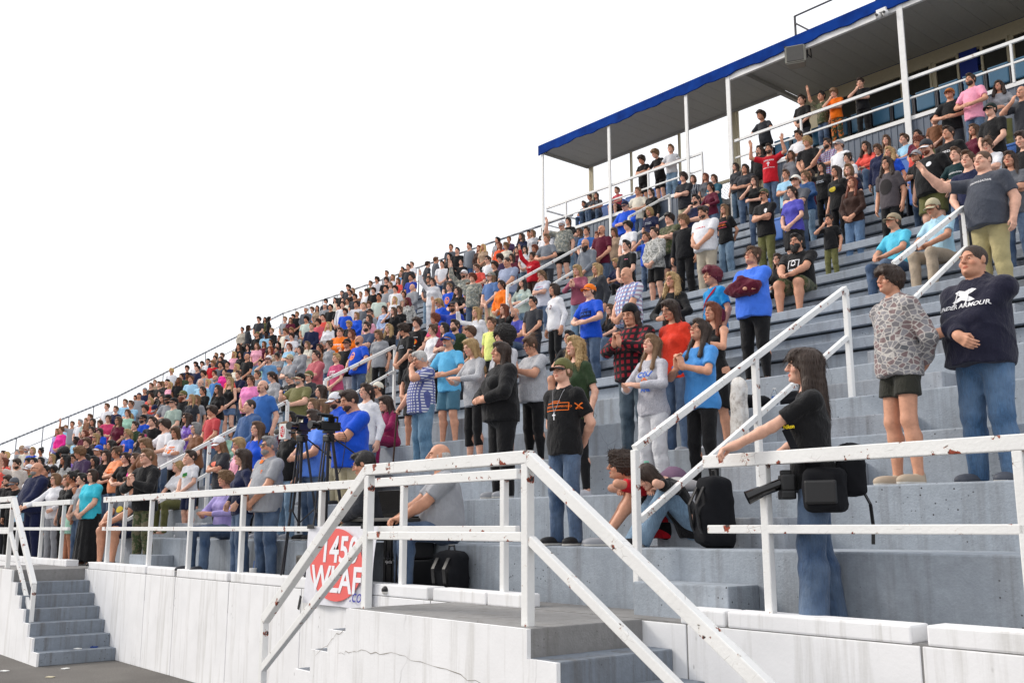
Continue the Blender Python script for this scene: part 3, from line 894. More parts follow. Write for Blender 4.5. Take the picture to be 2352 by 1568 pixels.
def arms(pose, dz):
    """wrist, elbow pole, hand direction, palm normal, curl for the right (-x) and left (+x) arm"""
    hang = lambda s: ((s*.255,-.03,.875+dz), (s*.6,1,0), (s*.05,-.12,-1), (-s,.1,0), .45)
    R, L = hang(-1), hang(1)
    if pose == 'clasp':
        R = ((-.085,-.205,.925+dz), (-1,.5,0), (.75,-.15,-.6), (.3,1,.1), .5)
        L = ((.085,-.195,.945+dz), (1,.5,0), (-.75,-.25,-.6), (-.3,1,.1), .5)
    elif pose == 'belly':
        R = ((-.095,-.235,1.07+dz), (-1,.35,-.2), (.9,-.2,.05), (.2,1,0), .6)
        L = ((.095,-.215,1.075+dz), (1,.35,-.2), (-.9,-.3,.1), (-.2,1,0), .6)
    elif pose == 'cross':
        R = ((.10,-.225,1.16+dz), (-1,-.1,-.6), (1,.15,.12), (0,1,0), .5)
        L = ((-.10,-.175,1.20+dz), (1,-.1,-.6), (-1,.35,.05), (0,1,.3), .5)
    elif pose == 'lowcross':
        R = ((.06,-.25,1.03+dz), (-1,.3,-.3), (.75,-.1,-.6), (.2,1,0), .5)
        L = ((-.11,-.22,1.09+dz), (1,.3,-.3), (-1,-.1,-.1), (0,1,0), .8)
    elif pose == 'pray':
        R = ((-.035,-.27,1.245+dz), (-1,.1,-.7), (.12,-.15,1), (1,0,0), .55)
        L = ((.035,-.27,1.245+dz), (1,.1,-.7), (-.12,-.15,1), (-1,0,0), .55)
    elif pose == 'clap':
        R = ((-.09,-.30,1.12+dz), (-1,.1,-.7), (.5,-.8,.1), (.6,.2,.8), .2)
        L = ((.08,-.29,1.15+dz), (1,.1,-.7), (-.55,-.75,.15), (-.7,0,-.7), .2)
    elif pose == 'back':
        R = ((-.09,.185,.955+dz), (-1,-.1,0), (.8,.1,-.5), (0,-1,0), .6)
        L = ((.09,.185,.955+dz), (1,-.1,0), (-.8,.1,-.5), (0,-1,0), .6)
    elif pose in ('raise', 'raiseboth', 'raiseL'):
        up = lambda s: ((s*.38,-.20,1.72+dz), (s*1,-.1,-.9), (s*.18,-.1,1), (0,-1,0), .12)
        if pose != 'raiseL': R = up(-1)
        if pose != 'raise': L = up(1)
    elif pose == 'raisehigh':
        R = ((-.30,-.22,1.86+dz), (-1,-.2,-.5), (-.1,-.15,1), (0,-1,0), .12)
    elif pose == 'point':
        R = ((-.44,-.42,1.565+dz), (-.6,.1,-1), (-.35,-.25,.9), (-.3,-1,-.2), .15)
    elif pose == 'face':
        R = ((-.075,-.20,1.40+dz), (-1,-.2,-.9), (.35,.1,1), (.4,1,0), .7)
        L = ((-.05,-.215,1.13+dz), (1,.1,-.6), (-1,.1,.1), (0,1,0), .5)
    elif pose == 'facehi':
        R = ((-.085,-.20,1.46+dz), (-1,-.2,-.9), (.3,.25,1), (.3,1,0), .5)
    elif pose == 'phone':
        R = ((-.07,-.34,1.26+dz), (-1,.1,-.7), (.1,-.35,1), (0,1,.3), .7)
        L = ((.09,-.24,1.10+dz), (1,.3,-.4), (-.9,-.3,.2), (-.2,1,0), .5)
    elif pose == 'hips':
        R = ((-.20,-.13,1.0+dz), (-1,.6,0), (.3,-.4,-1), (1,0,0), .6)
        L = ((.20,-.13,1.0+dz), (1,.6,0), (-.3,-.4,-1), (-1,0,0), .6)
    elif pose == 'rail':
        R = ((-.20,-.36,1.06+dz), (-1,.5,-.2), (.5,-1,-.2), (0,0,-1), .9)
        L = ((.17,-.38,1.06+dz), (1,.5,-.2), (-.6,-1,-.2), (0,0,-1), .9)
    elif pose == 'reach':
        R = ((-.37,-.40,1.07+dz), (-.5,.6,-1), (-.55,-.75,-.25), (-.2,-.2,-1), .8)
        L = ((.16,-.16,1.02+dz), (1,.4,-.3), (-.6,-.5,-.3), (-.2,1,0), .8)
    elif pose == 'reachL':
        R = ((-.20,-.24,1.05+dz), (-1,.5,-.2), (.3,-.8,-.1), (.6,.4,.2), .7)
        L = ((.05,-.50,1.11+dz), (1,.3,-.6), (.1,-.9,-.25), (0,-.25,-1), .8)
    elif pose == 'lap':
        R = ((-.075,-.37,1.045+dz), (-1,.2,-.3), (.65,-.7,-.1), (0,0,-1), .5)
        L = ((.075,-.36,1.05+dz), (1,.2,-.3), (-.65,-.7,-.1), (0,0,-1), .5)
    elif pose == 'knees':
        R = ((-.16,-.44,1.06+dz), (-1,-.1,-.3), (.9,-.5,-.25), (0,0,-1), .4)
        L = ((.13,-.42,1.07+dz), (1,-.1,-.3), (-.9,-.5,-.25), (0,0,-1), .4)
    if pose == 'knees' and dz < -.7:
        R = ((-.10,-.40,.55), (-1,-.1,.1), (.9,-.4,-.1), (0,0,-1), .4)
        L = ((.10,-.38,.56), (1,-.1,.1), (-.9,-.4,-.1), (0,0,-1), .4)
    elif pose == 'type':
        R = ((-.13,-.42,1.02+dz), (-1,.2,-.7), (.1,-1,-.1), (0,0,-1), .4)
        L = ((.13,-.42,1.02+dz), (1,.2,-.7), (-.1,-1,-.1), (0,0,-1), .4)
    elif pose == 'cane':
        R = ((-.30,-.16,.93+dz), (-.8,1,0), (0,-.5,-.8), (.9,.2,0), .9)
        L = ((.045,-.225,1.47+dz), (1,-.2,-.9), (-.35,.25,.8), (-.3,1,0), .9)
    elif pose == 'camera':
        R = ((-.10,-.26,1.14+dz), (-1,.2,-.6), (.7,-.7,.1), (.4,.6,.4), .6)
        L = ((.09,-.25,1.13+dz), (1,.2,-.6), (-.7,-.7,.1), (-.4,.6,.4), .6)
    return R, L

def ik(S, W, pole, a=.295, b=.262):
    S = np.array(S, float); W = np.array(W, float)
    v = W - S; L = np.linalg.norm(v)
    if L > a + b - .004:
        W = S + v / L * (a + b - .004); L = a + b - .004
    u = (W - S) / L
    x = (a*a - b*b + L*L) / (2*L)
    hh = math.sqrt(max(a*a - x*x, 0))
    p = np.array(pole, float); p = p - u * (p @ u); p = nrm(p)
    return S + u*x + p*hh, W

HEADC = np.array((0, -.022, 1.632))

def skeleton(shape, pose, seat, down):
    g = SH[shape]; dz = (0, SEATDZ, -.80)[int(seat)]
    J = dict(g=g, dz=dz, seat=seat)
    lean = {'knees': -.16 if seat == 1 else -.30, 'rail': -.10, 'type': -.20, 'lap': -.05}.get(pose, 0) if (seat or pose == 'rail') else 0
    J['lean'] = lean
    def up(p):            # torso points lean forward about the hips
        z0 = .95 + dz
        return np.array((p[0], p[1] + lean * max(p[2] - z0, 0) / .5, p[2] - abs(lean) * .16 * max(p[2] - z0, 0) / .5))
    J['up'] = up
    R, L = arms(pose, dz)
    for s, A, n in ((-1, R, 'R'), (1, L, 'L')):
        S = up((s*g['sh'], .004, 1.398 + dz))
        W0 = np.array(A[0], float)
        if g['belly'][1] > .14 and W0[1] < -.1 and W0[2] < 1.3 + dz:
            W0[1] -= .075 if g['belly'][1] > .17 else .05
        if shape in 'MF' and A[1][0] * s > 0 and W0[1] > -.1 and abs(W0[0]) > .2 and W0[2] < 1.1 + dz:
            W0[0] += s * .045
        E, W = ik(S, W0, A[1])
        D = nrm(A[2]); N = nrm(np.array(A[3]) - D * (np.array(A[3]) @ D))
        J[n] = dict(S=S, E=E, W=W, D=D, N=N, T=np.cross(N, D) * (1 if s > 0 else -1), curl=A[4], s=s)
    # legs
    for s, n in ((-1, 'r'), (1, 'l')):
        if not seat:
            H = np.array((s*g['hx'], .01, .93)); K = np.array((s*(g['hx']+.012), -.015, .50)); A = np.array((s*(g['hx']+.034), .02, .085))
        elif seat == 2:
            H = np.array((s*g['hx'], .02, .93+dz)); K = np.array((s*(g['hx']+.03), -.34, .50)); A = np.array((s*(g['hx']+.025), -.60, .085))
        elif pose == 'knees':
            H = np.array((s*g['hx'], .02, .93+dz)); K = np.array((s*(g['hx']+.03), -.37, .66)); A = np.array((s*(g['hx']+.025), -.50, .085))
        else:
            H = np.array((s*g['hx'], .02, .93+dz)); K = np.array((s*(g['hx']+.055), -.41, .545)); A = np.array((s*(g['hx']+.05), -.40, .085))
        if pose == 'reachL':
            K = K + np.array((0, -s*.03, 0)); A = A + np.array((0, -s*.07, 0))
        J[n] = (H, K, A)
    c = up(HEADC + np.array((0, 0, dz)))
    a = {0: 0.0, 1: .35, 2: .75, -1: -.22}[down]
    ca, sa = math.cos(a), math.sin(a)
    J['Rh'] = np.array(((1,0,0),(0,ca,-sa),(0,sa,ca)))      # nods the head forward
    neck = up(np.array((0, .005, 1.50 + dz)))
    J['hc'] = neck + J['Rh'] @ (c - neck) * (1 + .25 * (g['hd'] - 1))
    J['neck'] = neck
    return J

def torso(J, t=0.0, k=.05):
    g = J['g']; dz = J['dz']; up = J['up']
    e = lambda c, r, kk=k, rot=None: Ell(up(np.array(c) + np.array((0,0,dz))), np.array(r) + t, kk, rot)
    p = [e((0, g['cy']+.004, 1.275), g['chest']), e((0, g['by'], 1.07), g['belly']), e((0, .006, .945), g['hip'])]
    for q in (-1, 1):
        p.append(Cone(up((q*g['sh']*.25, .006, 1.425+dz)), up((q*g['sh']*.88, .006, 1.392+dz)), .062+t, .048+t, .04))
    p.append(Cone(up((0, .014, 1.38+dz)), up((0, .010, 1.475+dz)), .080+t, g['nk']+.006+t, .045))
    if g['bust']:
        b = g['bust']
        for s in (-1, 1):
            p.append(e((s*.070*(1+2*(b-.06)), -g['chest'][1]+.018, 1.255), (b, b*.88, b*.95), .04))
    if g['belly'][0] < .19 or g['bust']:
        for s in (-1, 1):
            p.append(e((s*.075, .055, .90), (.088, .075, .095), .04))
    return p

def arm_prims(J, t=0.0, upto=2):
    g = J['g']; r = g['arm']; p = []
    for n in 'RL':
        A = J[n]
        p.append(Ell(A['S'], np.array((r[0]+.004,)*3)+t, .035))
        p.append(Cone(A['S'], A['E'], r[0]+t, r[1]+t, .025))
        mid = A['E'] + .3*(A['W']-A['E'])
        p.append(Cone(A['E'], mid, r[1]+t, r[1]*1.02+t, .02))
        p.append(Cone(mid, A['W'], r[1]*1.02+t, r[2]+t, .02))
    return p

def hand_prims(J, n, fine=True):
    A = J[n]; W, D, N, T, c, s = A['W'], A['D'], A['N'], A['T'], A['curl'], .97
    q = lambda d, t, nn: W + s*(D*d + T*t + N*nn)
    p = [Cone(q(-.02,0,0), q(.03,0,.002), .027, .030, .02)]
    offs = ((.030,.072,1.0),(.010,.080,1.07),(-.011,.075,1.0),(-.030,.060,.9))
    for t, ln, kk in offs:
        p.append(Cone(q(.015, t*.75, 0), q(.088 - abs(t-.005)*.25, t, 0), .016, .0118, .012))
    for t, ln, kk in offs:
        b = q(.088 - abs(t-.005)*.25, t, 0)
        a1 = c*1.05; a2 = c*2.1
        d1 = D*math.cos(a1) + N*math.sin(a1) + T*t*1.2*(1-c); d2 = D*math.cos(a2) + N*math.sin(a2) + T*t*1.2*(1-c)
        m = b + d1*ln*.52; e = m + d2*ln*.50
        p += [Cone(b, m, .0105, .0095, .005), Cone(m, e, .0095, .0075, .004)]
    tb = q(.025, .026, .006); tm = q(.058, .052-.012*c, .016+.02*c); te = q(.084, .050-.03*c, .030+.022*c)
    p += [Cone(tb, tm, .0155, .0115, .012), Cone(tm, te, .011, .0085, .005)]
    return p

def head_prims(J):
    g = J['g']; R = J['Rh']; c = J['hc']; h = g['hd']
    fem = 1 if g['bust'] else 0
    fat = 1 if g['belly'][1] > .15 else 0
    kid = 1 if h > 1.1 else 0
    P = lambda v: c + R @ (np.array(v)*h)
    E = lambda v, r, k, op='u': Ell(P(v), np.array(r)*h, k*h, R, op)
    C = lambda a, b, ra, rb, k, op='u': Cone(P(a), P(b), ra*h, rb*h, k*h, op=op)
    jw = .050 + .006*fat - .004*fem + .004*kid
    p = [E((0,.018,.030), (.075,.094,.090), .03),
         E((0,-.030,-.030), (jw+.010,.058,.066), .03),
         E((0,-.046,-.072), (jw-.012,.040,.034), .025),
         E((0,.0,-.05), (jw+.006,.060,.05), .02)]
    if fat: p.append(E((0,-.02,-.085), (.055,.055,.03), .03))
    p += [C((0,-.083,.030), (0,-.108,-.014), .008, .0125, .012),          # nose
          E((-.011,-.097,-.018), (.009,.010,.0075), .006), E((.011,-.097,-.018), (.009,.010,.0075), .006),
          E((-.030,-.078,.012), (.019,.013,.011), .010, 'd'), E((.030,-.078,.012), (.019,.013,.011), .010, 'd'),
          C((-.045,-.074,.036), (.045,-.074,.036), .008, .008, .014),       # brow
          E((-.031,-.071,.012), (.0145,.0125,.0125), .003), E((.031,-.071,.012), (.0145,.0125,.0125), .003),
          E((-.042,-.062,-.022), (.020,.018,.018), .02), E((.042,-.062,-.022), (.020,.018,.018), .02),
          E((0,-.090,-.047), (.021,.010,.0055), .005), E((0,-.088,-.057), (.017,.010,.0065), .005),
          E((0,-.084,-.083), (.016,.014,.014), .012)]
    for s in (-1, 1):
        p.append(E((s*.078,.008,.002), (.011,.020,.032), .006))
    # neck
    p.insert(0, Cone(J['neck'] + np.array((0,.006,-.04)), c + R @ np.array((0,.022,-.05))*h, g['nk'], g['nk']*.94, .03))
    return p

def leg_prims(J, t=0.0):
    g = J['g']; p = []
    for n in 'rl':
        H, K, A = J[n]
        p.append(Cone(H, K, g['th']+t, g['cf']+.004+t, .04))
        m = K + .32*(A-K) + np.array((0,.018,0))
        p += [Cone(K, m, g['cf']+t, g['cf']+.003+t, .03), Cone(m, A, g['cf']+.002+t, .037+t, .03)]
        toe = A + np.array((0,-.13,-.05)); p += [Cone(A + np.array((0,.012,-.03)), A, .034, .034, .02), Cone(A + np.array((0,0,-.045)), toe, .032, .026, .015)]
    return p

def tint_head(V, J):
    """painted face: lips, brows, irises and lashes, cheeks - the same on the figure in any light"""
    g = J['g']; h = g['hd']
    q = (V - J['hc']) @ J['Rh'] / h
    T = np.ones((len(V), 4), f32)
    x, y, z = np.abs(q[:,0]), q[:,1], q[:,2]
    front = (y < -.045)
    def blend(m, c):
        m = np.clip(m, 0, 1)[:, None]
        T[:, :3] = T[:, :3]*(1-m) + np.array(c)*m
    el = lambda cx, cz, rx, rz: 1 - np.sqrt(((x-cx)/rx)**2 + ((z-cz)/rz)**2)
    fem = g['bust'] > 0
    blend(front*(el(.046,-.022,.026,.022)*1.2).clip(0,.45), (1.08,.80,.76))
    blend(front*(el(0,-.016,.02,.016)).clip(0,.35), (1.05,.80,.76))
    blend(front*(el(0,-.052,.026,.013)*5), (.93,.46,.48) if fem else (.92,.60,.58))
    blend(front*(1-np.abs(z+.0520)/.0022)*(x<.022)*.9, (.35,.16,.14))
    blend(front*(el(.031,.033+.0,.021,.0065)*5 * (z > .027)), (.30,.22,.17) if not fem else (.38,.28,.22))
    eye = front*(el(.031,.011,.0165,.0075)*6)
    blend(eye, (1.25,1.3,1.4))
    blend(front*(el(.031,.011,.0078,.0085)*6), (.13,.10,.09))
    blend(front*(1-np.abs(z-.0195+((x-.031)*9)**2*.02)/.0032)*(np.abs(x-.031)<.018), (.18,.12,.10))
    blend(((y>-.10)&(y<-.085))*0.0, (1,1,1))
    return T

BODY = {}
LOD = {0: (.013, .0052), 1: (.019, .0082), 2: (.030, .016)}

def bounds(J, m=.12):
    pts = [J['hc'], J['r'][1], J['l'][1], J['r'][2], J['l'][2]] + [J[n][k] for n in 'RL' for k in ('S','E','W')]
    pts += [J[n]['W'] + J[n]['D']*.2 for n in 'RL']
    pts = np.array(pts)
    lo = pts.min(0) - m; hi = pts.max(0) + m
    lo = np.minimum(lo, (-.28, -.30, -.02)); hi = np.maximum(hi, (.28, .24, 0)); hi[2] = max(hi[2], J['hc'][2] + .17); lo[2] = -.02
    lo[1] -= .08
    return lo, hi

def get_body(shape, pose, seat, down, lod):
    key = (shape, pose, seat, down, lod)
    if key in BODY: return BODY[key]
    J = skeleton(shape, pose, seat, down)
    h, fine = LOD[lod]
    pr = torso(J) + arm_prims(J) + leg_prims(J) + head_prims(J) + hand_prims(J, 'R') + hand_prims(J, 'L')
    lo, hi = bounds(J)
    hb = .13*J['g']['hd']
    boxes = [(J['hc'] - np.array((hb*.8, hb, hb*.98)), J['hc'] + np.array((hb*.8, hb, hb*1.1)))]
    for n in 'RL':
        a, b = J[n]['W'], J[n]['W'] + J[n]['D']*.13
        boxes.append((np.minimum(a, b) - .055, np.maximum(a, b) + .055))
    V, Q = surf(pr, lo, hi, h, boxes, fine)
    me = to_mesh('person_body', V, Q, [MAT['skin']], tint_head(V, J))
    BODY[key] = (me, J)
    return BODY[key]

# ---- clothes
def folds(F, amp, seed=0, low=.6):
    X, Y, Z = F.every()
    q = X*8 + Y*5 + 1.5*np.sin(Z*5 + seed)
    r1 = 1 - np.abs(np.sin(Z*13 + 2.2*np.sin(X*7 + seed) + Y*4))*1.0
    r2 = 1 - np.abs(np.sin(X*15 - Z*9 + 1.7*np.sin(Y*9 + Z*6 + seed*1.3)))
    r3 = np.sin(Z*34 + X*22 + 2*np.sin(Y*13 + seed))
    m = .5 + .5*np.sin(Z*6 + X*5 + seed)
    F.d -= (amp*(r1**3*1.3*m + r2**4*1.1*(1-m) + .22*r3 - .35)).astype(f32)

CLOTH = {}
def get_top(kind, shape, pose, seat, lod):
    key = (kind, shape, pose, seat, lod)
    if key in CLOTH: return CLOTH[key]
    J = skeleton(shape, pose, seat, 0)
    g = J['g']; dz = J['dz']; up = J['up']
    loose = {'t': .013, 'l': .014, 'h': .026, 'p': .013, 'n': .007, 'd': .010, 's': .009}[kind]
    hemz = {'t': .835, 'l': .845, 'h': .85, 'p': .825, 'n': .86, 'd': .60, 's': .80}[kind] + dz
    if seat: hemz = max(hemz, .93 + dz - .05)
    pr = torso(J, loose, .07)
    w = max(g['chest'][0], g['hip'][0]*.94, g['belly'][0]*.97) + loose
    dp = max(g['chest'][1], g['belly'][1]) + loose
    yy = min(g['by'], 0)
    if kind != 'n' or g['belly'][0] > .18:
        pr.append(Cone(up((0, yy*.5, 1.37-w*.97+dz)), up((0, yy, hemz-.04)), w*.97, w*(1.02 if kind != 'd' else 1.25), .06, w/dp))
    r = g['arm']
    for n in 'RL':
        A = J[n]; S, E, W = A['S'], A['E'], A['W']
        if kind in 'tpd':
            e = S + (E-S)*.72
            pr += [Ell(S, np.array((r[0]+.004,)*3)+loose, .035), Cone(S, e, r[0]+loose+.006, r[1]+.024, .025, cut=True)]
        elif kind in 'lhs':
            x = {'l': .012, 'h': .024, 's': .008}[kind]
            pr += [Ell(S, np.array((r[0]+.004,)*3)+loose, .035), Cone(S, E, r[0]+x+.004, r[1]+x+.006, .025)]
            e = E + (W-E)*.93
            pr += [Cone(E, e, r[1]+x+.006, r[2]+.010+x*.5, .02, cut=True)]
    if kind == 'h':
        nk = J['neck']
        pr += [Cone(nk+np.array((-.065,.075,-.03)), nk+np.array((.065,.075,-.03)), .050, .050, .03),
               Cone(nk+np.array((-.085,.02,-.035)), nk+np.array((-.035,-.075,-.085)), .034, .022, .02),
               Cone(nk+np.array((.085,.02,-.035)), nk+np.array((.035,-.075,-.085)), .034, .022, .02)]
    if kind == 'p':
        nk = J['neck']
        pr += [Cone(nk+np.array((-.06,.02,-.035)), nk+np.array((-.035,-.085,-.075)), .020, .012, .008),
               Cone(nk+np.array((.06,.02,-.035)), nk+np.array((.035,-.085,-.075)), .020, .012, .008),
               Cone(nk+np.array((-.06,.03,-.03)), nk+np.array((.06,.03,-.03)), .034, .034, .01)]
    nk = J['neck'] + np.array((0, -.025, .02))
    nr = {'t': .078, 'l': .074, 'h': .066, 'p': .066, 'n': .105, 'd': .095, 's': .08}[kind] + (.008 if shape in 'MF' else 0)
    pr.append(Ell(nk, (nr, nr*1.0, .075 if kind != 'n' else .13), .012, None, 'd'))
    pr.append(Ell(J['neck'] + np.array((0,-.01,.13)), (.10,.12,.10), .01, None, 'd'))
    lo, hi = bounds(J); hi[2] = J['neck'][2] + .10 if pose not in ('raise','raiseboth','raisehigh','raiseL') else hi[2]
    lo[2] = hemz - .06
    amp = {'t': .0065, 'l': .007, 'h': .0085, 'p': .006, 'n': .003, 'd': .005, 's': .003}[kind]
    def post(F):
        folds(F, amp, len(pose) + ord(shape))
        Z = F.ax[2][None, None, :]; X = F.ax[0][:, None, None]
        F.d = np.maximum(F.d, (f32(hemz) + .006*np.sin(X*30) - Z).astype(f32))
    h = {0: .0115, 1: .0175, 2: .03}[lod]
    V, Q = surf(pr, lo, hi, h, (), post=post)
    me = to_mesh('shirt_' + kind, V, Q, [MAT['cloth']])
    CLOTH[key] = me
    return me

def get_bottom(kind, shape, pose, seat, lod):
    if not seat: pose = 'hang' if pose != 'reachL' else pose
    elif pose != 'knees': pose = 'lap'
    key = ('b' + kind, shape, pose, seat, lod)
    if key in CLOTH: return CLOTH[key]
    J = skeleton(shape, pose, seat, 0)
    g = J['g']; dz = J['dz']
    t = {'j': .012, 'w': .020, 'e': .004, 's': .016, 'k': .016, 'g': .020, 'd': .012, 'D': .012, 'c': .004, 'v': .010}[kind]
    pr = [p.grow(t) for p in torso(J, 0, .05) if isinstance(p, Ell) and p.c[2] < 1.0 + dz]
    cutz = None
    if kind in 'dD':
        hz = (.50 if kind == 'd' else .07)
        if seat: hz = .3
        pr.append(Cone((0,.0,.96+dz), (0,-.01,hz), g['hip'][0]+.01, g['hip'][0]*(1.12 if kind == 'd' else 1.35)+.02, .05, 1.35, cut=True))
        if seat:
            for n in 'rl': pr.append(Cone(J[n][0], J[n][1], g['th']+.03, g['th']+.02, .08))
    else:
        for n in 'rl':
            H, K, A = J[n]
            if kind in 'sv':
                e = H + (K-H)*(.86 if kind == 's' else .55)
                pr.append(Cone(H, e, g['th']+t, g['th']+.020, .035, cut=True))
            else:
                kn = {'j': .012, 'w': .026, 'e': .004, 'k': .014, 'g': .022, 'c': .004}[kind]
                an = {'j': .066, 'w': .092, 'e': .040, 'k': .064, 'g': .075, 'c': .0}[kind]
                hem = A + np.array((0, 0, -.055 if kind != 'e' else -.01))
                pr.append(Cone(H, K, g['th']+t, g['cf']+.006+kn, .035))
                if kind == 'c':
                    pr.append(Cone(K, K + (A-K)*.55, g['cf']+.006, g['cf']+.008, .03, cut=True))
                else:
                    m = K + .35*(A-K) + np.array((0,.012,0))
                    pr += [Cone(K, m, g['cf']+kn+.002, max(g['cf']+kn, an*.95), .03), Cone(m, hem, max(g['cf']+kn, an*.95), an, .03, cut=True)]
    lo, hi = bounds(J); hi[2] = 1.05 + dz + .08
    if seat: hi[2] = max(hi[2], J['r'][1][2] + .14)
    amp = {'j': .0045, 'w': .004, 'e': .001, 's': .004, 'k': .004, 'g': .006, 'd': .003, 'D': .006, 'c': .001, 'v': .003}[kind]
    def post(F):
        folds(F, amp, 5)
        X, Y, Z = F.every()
        F.d += ((.014 if shape not in 'MF' else .004)*np.clip((Z - (.83 + dz))/.06, 0, 1)).astype(f32) if not seat else 0
        top = 1.07 + dz if not seat else 1.03 + dz + 9*np.maximum(0, -Y-.1)
        F.d = np.maximum(F.d, (Z - top).astype(f32))
        if kind in 'dD': F.d += (.010*np.sin(np.arctan2(Y, X)*11)*np.clip((1.0+dz-Z)*2, 0, 1)).astype(f32)
    h = {0: .0115, 1: .0175, 2: .03}[lod]
    V, Q = surf(pr, lo, hi, h, (), post=post)
    me = to_mesh('bottom_' + kind, V, Q, [MAT['cloth']])
    CLOTH[key] = me
    return me

# ---- hair, caps, beards, glasses: in head space, so shared by every pose
def add_strands(V, Q, kind, lod):
    """loose locks that break the outline of the hair"""
    rs = np.random.RandomState(ord(kind) + lod)
    n = {0: 520, 1: 200}[lod]
    if kind in 'LWGTv': n = int(n*1.7)
    if kind in 'zD': n = n//2
    c = V[Q].mean(1)
    e1 = V[Q[:, 2]] - V[Q[:, 0]]; e2 = V[Q[:, 3]] - V[Q[:, 1]]
    nn = np.cross(e1, e2); nn /= np.linalg.norm(nn, axis=1)[:, None] + 1e-9
    ok = np.where((np.abs(nn).max(1) > 0) & (c[:, 1] > -.105))[0]
    i = rs.choice(ok, n)
    p, m = c[i], nn[i]
    if (m*(p - np.array((0, .02, .0)))).sum() < 0: m = -m
    down = np.array((0, 0, -1.0)); crown = np.array((0, .05, .13))
    out = p - crown; out /= np.linalg.norm(out, axis=1)[:, None] + 1e-9
    flow = out*.7 + down*(1.0 if kind in 'LWGTvBDE' else .35) + np.array((0, -.25, 0))*(kind == 'p')
    if kind in 'ca': flow = rs.randn(n, 3)*.7 + m*.8
    flow = flow - m*(flow*m).sum(1)[:, None]*.9 + rs.randn(n, 3)*.16
    flow /= np.linalg.norm(flow, axis=1)[:, None] + 1e-9
    L = {'z': .010, 'D': .014, 'E': .035, 's': .030, 'r': .018, 'u': .022, 'p': .045, 'c': .040, 'a': .040}.get(kind, .085)*rs.uniform(.6, 1.3, n)
    w = ({0: .0022, 1: .0036}[lod])*rs.uniform(.7, 1.4, n)
    side = np.cross(flow, m); side /= np.linalg.norm(side, axis=1)[:, None] + 1e-9
    lift = rs.uniform(.03, .22, n) if kind not in 'ca' else rs.uniform(.2, .6, n)
    segs = 3; vs = []
    for j in range(segs + 1):
        t = j/segs
        q = p + m*(.0005 + lift*L*t*(1 - .45*t))[:, None] + flow*(L*t)[:, None] + side*(.004*np.sin(t*3 + i % 7))[:, None]
        ww = (w*(1 - .85*t))[:, None]
        vs += [q - side*ww, q + side*ww]
    vs = np.stack(vs, 1)                          # n, 2*(segs+1), 3
    base = len(V) + np.arange(n)[:, None]*(2*(segs+1))
    qs = np.concatenate([np.stack([base[:, 0]+2*j, base[:, 0]+2*j+1, base[:, 0]+2*j+3, base[:, 0]+2*j+2], 1) for j in range(segs)])
    return np.concatenate([V, vs.reshape(-1, 3)]), np.concatenate([Q, qs])

